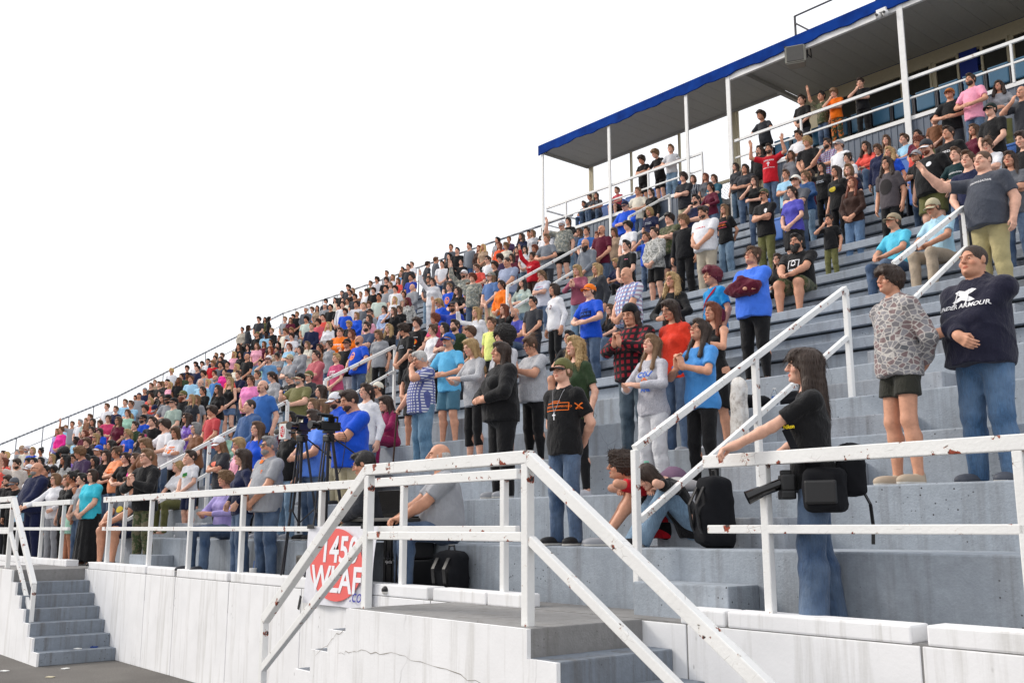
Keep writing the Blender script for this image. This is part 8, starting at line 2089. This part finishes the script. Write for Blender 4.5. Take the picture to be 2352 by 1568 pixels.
CROWD = [
(-34.11, 8.56, 2.7, 1.66, 0.77, 'm', 'a', 'r', 'g', 'p', 'white', 'k', 'blue', 'clasp', 0, ''),
(-27.86, 15.97, 6.858, 1.63, 0.57, 'f', 'a', 'W', 'y', 'l', 'white', 'j', 'blue', 'clasp', 0, ''),
(-32.29, 10.89, 4.11, 1.65, 0.65, 'f', 'a', 's', 'b', 't', 'navy', 'e', 'black', 'clasp', 0, ''),
(-30.43, 13.11, 5.05, 1.58, 0.32, 'f', 'b', 'L', 'y', 't', 'pink', 'e', 'black', 'clasp', 0, ''),
(-26.57, 17.65, 7.726, 1.64, 0.62, 'f', 'a', 'L', 'y', 't', 'white', 'e', 'black', 'clasp', 0, ''),
(-23.76, 21.05, 9.896, 1.73, 0.41, 'm', 'b', 's', 'k', 't', 'white', 'k', 'khaki', 'hang', 0, ''),
(-25.27, 19.37, 9.028, 1.65, 0.57, 'f', 'a', 'T', 'k', 't', 'black', 'e', 'black', 'raise', 0, ''),
(-30.0, 13.86, 5.52, 1.64, 0.44, 'f', 'b', 'L', 'y', 'l', 'cream', 'e', 'black', 'clasp', 0, ''),
(-31.79, 11.8, 4.58, 1.64, 0.56, 'f', 'b', 'L', 'd', 't', 'coral', 'j', 'ltdenim', 'clasp', 0, ''),
(-24.33, 20.65, 9.896, 1.59, 0.54, 'f', 'b', 'U', 'b', 't', 'eggplant', 'j', 'ltdenim', 'clasp', 0, ''),
(-27.27, 17.49, 7.726, 1.84, 0.63, 'm', 'c', 's', 'k', 'p', 'celadon', 'j', 'blue', 'clasp', 0, ''),
(-26.56, 18.33, 8.16, 1.74, 0.2, 'm', 'a', '0', 'r', 'l', 'grey', 'j', 'blue', 'clasp', 0, ''),
(-31.23, 12.87, 5.05, 1.76, 0.61, 'm', 'b', 'z', 'b', 't', 'ltblue', 'k', 'charcoal', 'clasp', 0, ''),
(-35.01, 8.48, 2.7, 1.64, 0.59, 'f', 'a', 'B', 'y', 'l', 'black', 'e', 'black', 'clasp', 0, ''),
(-30.55, 13.7, 5.52, 1.53, 0.74, 'f', 'a', 'T', 'd', 't', 'hotpink', 'j', 'blue', 'clasp', 0, ''),
(-26.97, 17.93, 8.16, 1.69, 0.48, 'm', 'a', 'p', 'd', 't', 'white', 'k', 'charcoal', 'hang', 0, ''),
(-27.8, 16.97, 7.292, 1.66, 0.39, 'f', 'a', 'L', 'l', 'l', 'royal', 'w', 'blue', 'clasp', 0, ''),
(-24.82, 20.57, 9.896, 1.66, 0.14, 'f', 'a', 'L', 'k', 't', 'grey', 'e', 'black', 'clasp', 0, ''),
(-25.91, 19.45, 9.028, 1.63, 0.24, 'f', 'b', 'W', 'k', 't', 'black', 'w', 'blue', 'hang', 0, ''),
(-28.98, 15.97, 6.858, 1.77, 0.72, 'm', 'a', 's', 'l', 'l', 'navy', 'j', 'blue', 'clasp', 0, ''),
(-27.07, 18.33, 8.16, 1.58, 0.65, 'f', 'b', 'L', 'd', 't', 'tan', 'w', 'blue', 'clasp', 0, ''),
(-25.49, 20.49, 9.896, 1.55, 0.27, 'f', 'b', 'W', 'y', 't', 'tan', 'e', 'black', 'clasp', 0, ''),
(-31.09, 13.94, 5.52, 1.59, 0.74, 'f', 'a', 'T', 'd', 't', 'hotpink', 'j', 'blue', 'hang', 0, ''),
(-30.32, 14.85, 5.99, 1.42, 0.64, 'c', 'b', 's', 'k', 't', 'mint', 'j', 'blue', 'clasp', 0, ''),
(-35.79, 8.56, 2.7, 1.72, 0.57, 'm', 'a', 's', 'd', 't', 'navy', 'k', 'charcoal', 'hang', 0, ''),
(-28.42, 17.65, 7.726, 1.76, 0.41, 'm', 'a', 's', 'l', 't', 'dgrey', 'j', 'blue', 'clasp', 0, ''),
(-31.7, 13.86, 5.52, 1.63, 0.6, 'f', 'b', 'T', 'd', 't', 'grey', 'j', 'blue', 'hang', 0, ''),
(-25.93, 20.65, 9.896, 1.63, 0.38, 'f', 'a', 'L', 'r', 'l', 'dbrown', 'j', 'blue', 'clasp', 0, ''),
(-30.4, 15.45, 6.424, 1.53, 0.72, 'f', 'b', 'T', 'd', 't', 'tan', 'w', 'blue', 'clasp', 0, ''),
(-31.18, 14.77, 5.99, 1.77, 0.39, 'm', 'b', '0', 'g', 't', 'black', 's', 'charcoal', 'clasp', 0, ''),
(-35.23, 10.14, 3.64, 1.63, 0.48, 'f', 'b', 'U', 'b', 'l', 'hotpink', 'e', 'black', 'clasp', 0, ''),
(-26.47, 20.65, 9.896, 1.84, 0.17, 'm', 'a', 's', 'd', 'h', 'grey3', 'j', 'blue', 'hang', 0, ''),
(-31.0, 15.53, 6.424, 1.64, 0.34, 'f', 'a', 'L', 'r', 't', 'maroon', 'e', 'black', 'clasp', 0, ''),
(-30.04, 16.81, 7.292, 1.77, 0.4, 'm', 'b', 'c', 'd', 'l', 'rose', 'k', 'black', 'clasp', 0, ''),
(-27.06, 20.57, 9.896, 1.78, 0.59, 'm', 'a', 's', 'k', 't', 'black', 's', 'charcoal', 'clasp', 0, ''),
(-30.79, 16.21, 6.858, 1.73, 0.56, 'm', 'a', 'p', 'd', 't', 'white', 'k', 'charcoal', 'clasp', 0, ''),
(-35.94, 10.22, 3.64, 1.63, 0.55, 'f', 'b', 'L', 'l', 'l', 'lav', 'j', 'blue', 'hang', 0, ''),
(-32.77, 13.94, 5.52, 1.77, 0.45, 'm', 'b', 'p', 'd', 't', 'grey', 'k', 'khaki', 'clasp', 0, ''),
(-27.47, 20.21, 9.462, 1.75, 0.61, 'm', 'a', 's', 'k', 't', 'white', 'j', 'blue', 'clasp', 0, ''),
(-29.67, 17.65, 7.726, 1.77, 0.59, 'm', 'b', 'p', 'd', 't', 'royal', 'k', 'khaki', 'hang', 0, ''),
(-28.95, 18.85, 8.594, 1.78, 0.35, 'm', 'b', 's', 'k', 't', 'grey', 'j', 'blue', 'clasp', 0, ''),
(-28.39, 19.53, 9.028, 1.76, 0.33, 'm', 'b', 's', 'd', 't', 'royal2', 'j', 'blue', 'clasp', 0, ''),
(-31.32, 16.29, 6.858, 1.6, 0.37, 'f', 'a', 'L', 'r', 't', 'black', 'j', 'ltdenim', 'clasp', 0, ''),
(-27.62, 20.65, 9.896, 1.71, 0.21, 'f', 'a', 'L', 'k', 't', 'black', 'e', 'black', 'clasp', 0, ''),
(-32.72, 14.77, 5.99, 1.69, 0.77, 'm', 'b', 's', 'k', 't', 'navy', 'j', 'blue', 'clasp', 0, ''),
(-35.8, 11.21, 4.11, 1.72, 0.5, 'm', 'a', 's', 'b', 't', 'brown', 'k', 'charcoal', 'clasp', 0, ''),
(-35.04, 12.12, 4.58, 1.77, 0.82, 'm', 'a', 's', 'b', 't', 'ltblue', 'k', 'khaki', 'hang', 0, ''),
(-30.07, 18.33, 8.16, 1.75, 0.59, 'm', 'b', 's', 'd', 't', 'white', 'k', 'khaki', 'hang', 0, ''),
(-29.35, 19.29, 9.028, 1.63, 0.41, 'f', 'a', 'T', 'l', 't', 'grey', 'j', 'blue', 'clasp', 0, ''),
(-31.92, 16.29, 6.858, 1.59, 0.48, 'f', 'a', 'W', 'k', 't', 'maroon', 'w', 'blue', 'clasp', 0, ''),
(-30.48, 18.01, 8.16, 1.77, 0.69, 'm', 'a', 's', 'd', 'l', 'white', 's', 'charcoal', 'hang', 0, ''),
(-31.67, 16.65, 7.292, 1.69, 0.73, 'm', 'b', 'p', 'l', 't', 'grey', 'j', 'blue', 'clasp', 0, ''),
(-33.29, 14.77, 5.99, 1.76, 0.72, 'm', 'b', 's', 'k', 't', 'dgrey', 'k', 'khaki', 'clasp', 0, ''),
(-36.43, 11.29, 4.11, 1.64, 0.68, 'f', 'a', 'L', 'l', 't', 'sage', 'w', 'blue', 'clasp', 0, ''),
(-31.07, 17.57, 7.726, 1.77, 0.6, 'm', 'a', 's', 'd', 't', 'coral', 'j', 'blue', 'hang', 0, ''),
(-28.48, 20.65, 9.896, 1.76, 2.83, 'm', 'b', 's', 'b', 't', 'dgrey', 'j', 'blue', 'clasp', 0, ''),
(-32.81, 15.89, 6.858, 1.64, 0.61, 'f', 'a', 'L', 'b', 't', 'pink', 'j', 'ltdenim', 'clasp', 0, ''),
(-31.7, 17.25, 7.726, 1.76, 0.47, 'm', 'b', 'p', 'k', 't', 'celadon', 'k', 'black', 'clasp', 0, ''),
(-30.98, 18.17, 8.16, 1.75, 0.58, 'm', 'a', 's', 'k', 't', 'black', 's', 'charcoal', 'clasp', 0, ''),
(-30.28, 19.01, 8.594, 1.43, 0.53, 'c', 'a', 'p', 'b', 't', 'grey', 'j', 'blue', 'clasp', 0, ''),
(-32.25, 16.73, 7.292, 1.76, 0.34, 'm', 'b', 'p', 'b', 'l', 'cream', 'k', 'khaki', 'clasp', 0, ''),
(-34.72, 13.86, 5.52, 1.73, 0.73, 'm', 'd', 'W', 'b', 't', 'black', 'k', 'charcoal', 'clasp', 0, ''),
(-37.09, 11.29, 4.11, 1.65, 0.53, 'm', 'a', 'r', 'g', 't', 'white', 'j', 'blue', 'clasp', 0, ''),
(-35.84, 12.87, 5.05, 1.67, 0.87, 'm', 'b', 's', 'd', 't', 'grey', 'k', 'charcoal', 'hang', 0, 'navy'),
(-28.56, 21.41, 10.53, 1.76, 0.61, 'm', 'b', 's', 'b', 't', 'dgrey', 'j', 'blue', 'hang', 0, ''),
(-36.65, 12.04, 4.58, 1.77, 0.49, 'm', 'a', 's', 'b', 't', 'white', 's', 'charcoal', 'clasp', 0, ''),
(-29.22, 20.81, 9.896, 1.78, 2.9, 'm', 'a', 's', 'd', 't', 'charcoal', 'k', 'khaki', 'hang', 0, ''),
(-35.29, 13.78, 5.52, 1.63, 0.55, 'f', 'b', 'L', 'y', 't', 'pink', 'w', 'blue', 'clasp', 0, ''),
(-34.73, 14.53, 5.99, 1.78, 0.54, 'm', 'a', 's', 'k', 'l', 'navy', 'j', 'blue', 'clasp', 0, ''),
(-30.12, 20.13, 9.462, 1.63, 0.34, 'f', 'a', 'L', 'b', 't', 'coral', 'e', 'black', 'clasp', 0, ''),
(-30.71, 19.45, 9.028, 1.7, 0.54, 'm', 'a', 'p', 'd', 'l', 'black', 'j', 'blue', 'clasp', 0, ''),
(-33.01, 16.89, 7.292, 1.63, 0.34, 'f', 'b', 'L', 'b', 't', 'white', 'e', 'black', 'hang', 0, ''),
(-36.39, 12.95, 5.05, 1.65, 0.65, 'f', 'b', 'T', 'd', 't', 'black', 'j', 'blue', 'clasp', 0, ''),
(-38.0, 11.29, 4.11, 1.65, 0.87, 'm', 'b', 's', 'b', 't', 'grey', 'k', 'khaki', 'raise', 0, ''),
(-35.81, 13.86, 5.52, 1.79, 0.57, 'm', 'a', 's', 'd', 't', 'black', 'k', 'khaki', 'clasp', 0, 'black'),
(-30.1, 20.57, 9.896, 1.8, 0.56, 'm', 'a', 's', 'd', 't', 'charcoal', 'j', 'blue', 'hang', 0, ''),
(-30.79, 20.05, 9.462, 1.77, 0.7, 'm', 'a', 'c', 'd', 't', 'black', 'j', 'blue', 'clasp', 0, ''),
(-31.29, 19.53, 9.028, 1.76, 0.34, 'm', 'a', 'p', 'd', 't', 'white', 'j', 'blue', 'clasp', 0, ''),
(-36.33, 13.78, 5.52, 1.76, 0.47, 'm', 'a', 's', 'b', 'h', 'black', 'k', 'charcoal', 'clasp', 0, ''),
(-30.56, 20.57, 9.896, 1.65, 0.59, 'f', 'a', 'L', 'l', 'l', 'sky', 'e', 'black', 'hang', 0, ''),
(-34.44, 16.05, 6.858, 1.55, 0.44, 'f', 'b', 'L', 'k', 't', 'black', 'j', 'ltdenim', 'clasp', 0, ''),
(-33.88, 16.97, 7.292, 1.62, 0.44, 'f', 'b', 'T', 'd', 't', 'black', 'w', 'blue', 'clasp', 0, ''),
(-38.73, 11.29, 4.11, 1.57, 0.9, 'f', 'a', 's', 'l', 't', 'ltblue', 'w', 'blue', 'clasp', 0, ''),
(-35.11, 15.61, 6.424, 1.65, 0.68, 'm', 'a', 'p', 'k', 't', 'dgrey', 'k', 'charcoal', 'hang', 0, ''),
(-35.03, 16.05, 6.858, 1.65, 0.58, 'f', 'b', 'L', 'y', 't', 'pink', 'e', 'black', 'clasp', 0, ''),
(-30.85, 20.97, 9.896, 1.82, 0.62, 'm', 'a', 's', 'k', 't', 'charcoal', 'j', 'blue', 'clasp', 0, ''),
(-32.15, 19.53, 9.028, 1.73, 0.5, 'm', 'b', 'p', 'd', 't', 'charcoal', 'j', 'blue', 'clasp', 0, ''),
(-32.78, 18.85, 8.594, 1.76, 0.5, 'm', 'b', 'z', 'k', 't', 'black', 's', 'charcoal', 'clasp', 0, ''),
(-31.26, 20.65, 9.896, 1.65, 0.45, 'f', 'b', 'L', 'l', 't', 'white', 'j', 'ltdenim', 'clasp', 0, ''),
(-34.43, 16.97, 7.292, 1.63, 0.5, 'f', 'b', 'L', 'b', 'l', 'maroon', 'w', 'blue', 'clasp', 0, ''),
(-35.69, 15.53, 6.424, 1.76, 0.58, 'm', 'b', 'p', 'l', 't', 'red', 's', 'charcoal', 'clasp', 0, ''),
(-36.4, 14.85, 5.99, 1.74, 0.85, 'm', 'd', 'z', 'k', 't', 'forest', 'k', 'charcoal', 'clasp', 0, ''),
(-32.68, 19.53, 9.028, 1.65, 0.41, 'f', 'b', 'T', 'd', 't', 'cream', 'e', 'black', 'clasp', 0, ''),
(-31.2, 21.49, 10.53, 1.65, 0.34, 'm', 'a', 's', 'b', 't', 'white', 'k', 'charcoal', 'clasp', 0, ''),
(-36.97, 14.85, 5.99, 1.76, 0.59, 'm', 'a', 's', 'd', 't', 'navy', 'j', 'blue', 'clasp', 0, ''),
(-32.37, 20.65, 9.896, 1.76, 0.44, 'm', 'b', 'c', 'd', 'h', 'ltgrey', 'j', 'blue', 'clasp', 0, ''),
(-35.61, 16.89, 7.292, 1.65, 0.44, 'f', 'a', 'L', 'k', 't', 'navy', 'j', 'ltdenim', 'hang', 0, ''),
(-32.86, 20.21, 9.462, 1.62, 0.61, 'f', 'a', 'T', 'l', 't', 'brown', 'e', 'black', 'clasp', 0, ''),
(-31.85, 21.49, 10.53, 1.58, 0.46, 'f', 'b', 'T', 'k', 't', 'black', 'j', 'blue', 'clasp', 0, ''),
(-35.34, 17.49, 7.726, 1.77, 0.82, 'm', 'e', 'z', 'k', 't', 'ltblue', 'k', 'charcoal', 'hang', 0, ''),
(-36.56, 16.21, 6.858, 1.66, 0.71, 'f', 'a', 'L', 'd', 't', 'black', 'e', 'black', 'clasp', 0, ''),
(-38.46, 14.02, 5.52, 1.77, 0.78, 'm', 'b', 'r', 'g', 't', 'navy', 'j', 'blue', 'hang', 0, 'grey'),
(-32.85, 20.65, 9.896, 1.7, 0.45, 'f', 'b', 'T', 'b', 't', 'forest', 'j', 'ltdenim', 'clasp', 0, ''),
(-33.37, 20.05, 9.462, 1.76, 0.36, 'm', 'b', 's', 'k', 't', 'black', 'j', 'blue', 'clasp', 0, ''),
(-37.56, 15.29, 6.424, 1.77, 0.93, 'm', 'a', 'p', 'd', 't', 'navy', 'j', 'blue', 'hang', 0, ''),
(-36.27, 16.81, 7.292, 1.77, 0.57, 'm', 'b', 'W', 'd', 'l', 'black', 'j', 'blue', 'hang', 0, ''),
(-37.11, 16.21, 6.858, 1.76, 0.81, 'm', 'a', 's', 'k', 't', 'navy', 'k', 'charcoal', 'clasp', 0, ''),
(-38.41, 14.69, 5.99, 1.62, 0.53, 'f', 'a', 'L', 'l', 't', 'charcoal', 'w', 'blue', 'clasp', 0, ''),
(-32.98, 21.49, 10.53, 1.65, 0.37, 'm', 'b', 'z', 'b', 't', 'grey', 'k', 'khaki', 'hang', 0, ''),
(-37.76, 16.21, 6.858, 1.74, 0.66, 'm', 'a', 's', 'k', 't', 'white', 'k', 'charcoal', 'hang', 0, 'black'),
(-34.17, 20.65, 9.896, 1.65, 0.5, 'f', 'a', 'L', 'l', 't', 'white', 'e', 'black', 'clasp', 0, ''),
(-35.54, 19.29, 9.028, 1.76, 0.57, 'm', 'b', 's', 'l', 'h', 'dgrey', 'k', 'khaki', 'clasp', 0, 'white'),
(-38.32, 16.21, 6.858, 1.7, 0.91, 'm', 'a', 'p', 'd', 't', 'dgrey', 'j', 'blue', 'clasp', 0, ''),
(-36.55, 18.33, 8.16, 1.78, 0.43, 'm', 'a', 's', 'l', 'l', 'black', 'k', 'khaki', 'clasp', 0, ''),
(-34.66, 20.73, 9.896, 1.89, 0.51, 'm', 'a', 'p', 'd', 't', 'charcoal', 'k', 'charcoal', 'clasp', 0, ''),
(-38.13, 16.97, 7.292, 1.67, 0.58, 'm', 'a', 'p', 'b', 't', 'charcoal', 'j', 'blue', 'clasp', 0, ''),
(-38.94, 16.21, 6.858, 1.76, 0.66, 'm', 'a', 'p', 'd', 't', 'white', 'j', 'blue', 'clasp', 0, ''),
(-35.17, 20.73, 9.896, 1.73, 0.47, 'm', 'a', 'W', 'd', 't', 'black', 'k', 'charcoal', 'clasp', 0, 'black'),
(-40.27, 14.93, 5.99, 1.78, 0.55, 'm', 'a', 's', 'b', 't', 'black', 'j', 'blue', 'hang', 0, ''),
(-35.76, 20.29, 9.462, 1.65, 0.58, 'm', 'a', 's', 'd', 't', 'grey', 'k', 'khaki', 'clasp', 0, 'white'),
(-37.68, 18.25, 8.16, 1.78, 0.58, 'm', 'b', 's', 'd', 'l', 'black', 'k', 'khaki', 'clasp', 0, 'olive'),
(-35.6, 20.97, 9.896, 1.54, 0.71, 'f', 'b', 'T', 'b', 't', 'white', 'j', 'ltdenim', 'clasp', 0, ''),
(-36.26, 20.21, 9.462, 1.64, 0.75, 'f', 'b', 'L', 'd', 't', 'tan', 'e', 'black', 'clasp', 0, ''),
(-37.28, 19.53, 9.028, 1.64, 0.75, 'f', 'b', 'L', 'b', 't', 'maroon', 'j', 'ltdenim', 'clasp', 0, ''),
(-36.12, 20.97, 9.896, 1.65, 0.48, 'f', 'a', 'L', 'k', 't', 'cream', 'e', 'black', 'hang', 0, ''),
(-36.97, 20.37, 9.462, 1.73, 0.47, 'm', 'a', 'p', 'b', 't', 'sky', 'j', 'blue', 'hang', 0, ''),
(-37.92, 19.61, 9.028, 1.79, 0.61, 'm', 'a', 's', 'l', 't', 'grey', 'k', 'khaki', 'clasp', 0, ''),
(-37.04, 21.05, 9.896, 1.76, 0.71, 'm', 'b', 'p', 'k', 't', 'charcoal', 'j', 'blue', 'hang', 0, ''),
(-41.71, 15.61, 6.424, 1.7, 0.95, 'm', 'a', 's', 'l', 't', 'tan', 's', 'charcoal', 'hang', 0, ''),
(-41.27, 16.13, 6.858, 1.76, 0.62, 'm', 'b', 'c', 'y', 't', 'white', 's', 'charcoal', 'hang', 0, ''),
(-40.29, 17.65, 7.726, 1.62, 0.63, 'f', 'b', 'L', 'l', 't', 'tan', 'j', 'ltdenim', 'clasp', 0, ''),
(-38.15, 20.29, 9.462, 1.7, 0.8, 'm', 'b', 'p', 'l', 't', 'black', 's', 'charcoal', 'clasp', 0, ''),
(-38.62, 20.37, 9.462, 1.68, 0.48, 'm', 'a', 'p', 'k', 't', 'black', 'j', 'blue', 'hang', 0, ''),
(-40.45, 19.13, 9.028, 1.75, 2.95, 'f', 'b', 'L', 'd', 'h', 'charcoal', 'e', 'black', 'clasp', 0, ''),
(-41.03, 19.13, 9.028, 1.75, 0.69, 'f', 'b', 'H', 'n', 'l', 'beige', 'k', 'black', 'clasp', 0, ''),
(-40.81, 19.81, 9.462, 1.85, 0.51, 'm', 'a', 'p', 'd', 't', 'charcoal', 'k', 'charcoal', 'clasp', 0, ''),
(-41.22, 20.49, 9.896, 1.59, 2.75, 'f', 'a', 'L', 'k', 'l', 'black', 'w', 'blue', 'clasp', 0, ''),
(-41.6, 20.49, 9.896, 1.62, 0.74, 'f', 'b', 'L', 'k', 't', 'olive', 'j', 'ltdenim', 'clasp', 0, '')]

plain('phone_pink', (190, 60, 120), .4)
L3 = lambda c: lin(PAL[c])
for r in PEOPLE:
    (x, y, z, hgt, yaw, shape, skin, hair, hc, top, tc, tm, bk, bc, bm_, pose, st, dn, lod, cap, beard, gl, shoes, wid, pr, lab) = r
    cp_ = None
    if cap: cp_ = (L3(cap[0]), L3(cap[1]), cap[2], cap[3])
    o, J = person((x, y, z), hgt, yaw, shape, skin, hair, lin(HC[hc]), top, L3(tc), tm, bk, L3(bc), bm_, pose, st, dn, lod,
                  cap=cp_, beard=(beard[0], lin(HC[beard[1]])) if beard else None, glasses=gl, shoes=L3(shoes) if shoes else None,
                  label=lab, group='spectators in the stand', wid=wid)
    if pr: prints(o, J, pr)
    M = Matrix.Translation(o.location) @ Matrix.Rotation(o.rotation_euler.z, 4, 'Z') @ Matrix.Scale(o.scale.z, 4)
    if pose == 'phone':
        A = J['R']; c = M @ Vector(A['W'] + A['D']*.11 + A['N']*.035)
        bm = bmesh.new(); box(bm, (-.037, -.005, -.075), (.037, .005, .075), .006)
        ph = done('phone', bm, 'phone_pink' if tc == 'white' else 'black_plastic'); ph.location = c; ph.rotation_euler = (.25, 0, yaw)
        tag(ph, ('pink' if tc == 'white' else 'black') + ' phone held up by the ' + ('woman' if shape in 'fF' else 'man') + ' in ' + tc.rstrip('2') + ' tee', 'phone')
    if pose == 'cane':
        A = J['R']; c = M @ Vector(A['W'] + A['D']*.07)
        cn_ = empty('walking_cane', 'brown wooden walking cane under the hand of the plaid-shirted man', 'cane', (c.x - .03, c.y - .04, z))
        bm = bmesh.new(); tube(bm, (0, 0, 0), (.03, .04, c.z - z), .013, 8); done('shaft', bm, 'wood_cane', cn_)
        bm = bmesh.new(); tube(bm, (-.02, .02, c.z - z), (.10, .06, c.z - z + .01), .016, 8); done('cane_handle', bm, 'wood_cane', cn_)

# the farther spectators, past the three hundred nearest: one mass
s = N('crowd_colours'); s.fin(s.n('Attribute', attribute_name='col').outputs[0], .8, .25)
VV, QQ, CC, off = [], [], [], 0
MESHCACHE = {}
def arr(me):
    if me.name not in MESHCACHE:
        n = len(me.vertices); v = np.empty(n*3, f32); me.vertices.foreach_get('co', v)
        q = np.empty(len(me.loops), np.int32); me.loops.foreach_get('vertex_index', q)
        nq = len(me.polygons)
        t = None
        if 'tint' in me.color_attributes:
            t = np.empty(n*4, f32); me.color_attributes['tint'].data.foreach_get('color', t); t = t.reshape(-1, 4)[:, :3]
        MESHCACHE[me.name] = (v.reshape(-1, 3), q.reshape(nq, 4), t)
    return MESHCACHE[me.name]
for (x, y, z, hgt, yaw, shape, skin, hair, hc, top, tc, bk, bc, pose, st, cap) in CROWD:
    me, J = get_body(shape, pose, bool(st), 0, 2)
    items = [(me, lin(SKIN[skin]), 0), (get_top('l' if top in 'lh' else 't', shape, pose, bool(st), 2), L3(tc), 0), (get_bottom(bk if bk in 'jeks' else 'j', shape, pose, bool(st), 2), L3(bc), 0)]
    if hair != '0': items.append((get_hair('u' if cap else ('s' if hair in 'zrH' else hair), 2), lin(HC[hc]), 1))
    if cap: items.append((get_hair('C', 2), L3(cap), 1))
    k = hgt/1.75; ca, sa = math.cos(yaw), math.sin(yaw)
    for m, c, head in items:
        v, q, t = arr(m)
        if head: v = v*J['g']['hd'] + J['hc']
        w = np.empty_like(v)
        w[:, 0] = (v[:, 0]*ca - v[:, 1]*sa)*k + x; w[:, 1] = (v[:, 0]*sa + v[:, 1]*ca)*k + y; w[:, 2] = v[:, 2]*k + z
        col = np.ones((len(v), 4), f32); col[:, :3] = np.array(c)*(t if t is not None else 1)
        VV.append(w); QQ.append(q + off); CC.append(col); off += len(v)
me = to_mesh('crowd', np.concatenate(VV), np.concatenate(QQ), [MAT['crowd_colours']])
a = me.color_attributes.new('col', 'FLOAT_COLOR', 'POINT'); a.data.foreach_set('color', np.concatenate(CC).ravel())
o = link('crowd', me); tag(o, 'distant spectators massed at the far left of the stand', 'crowd', None, 'stuff')
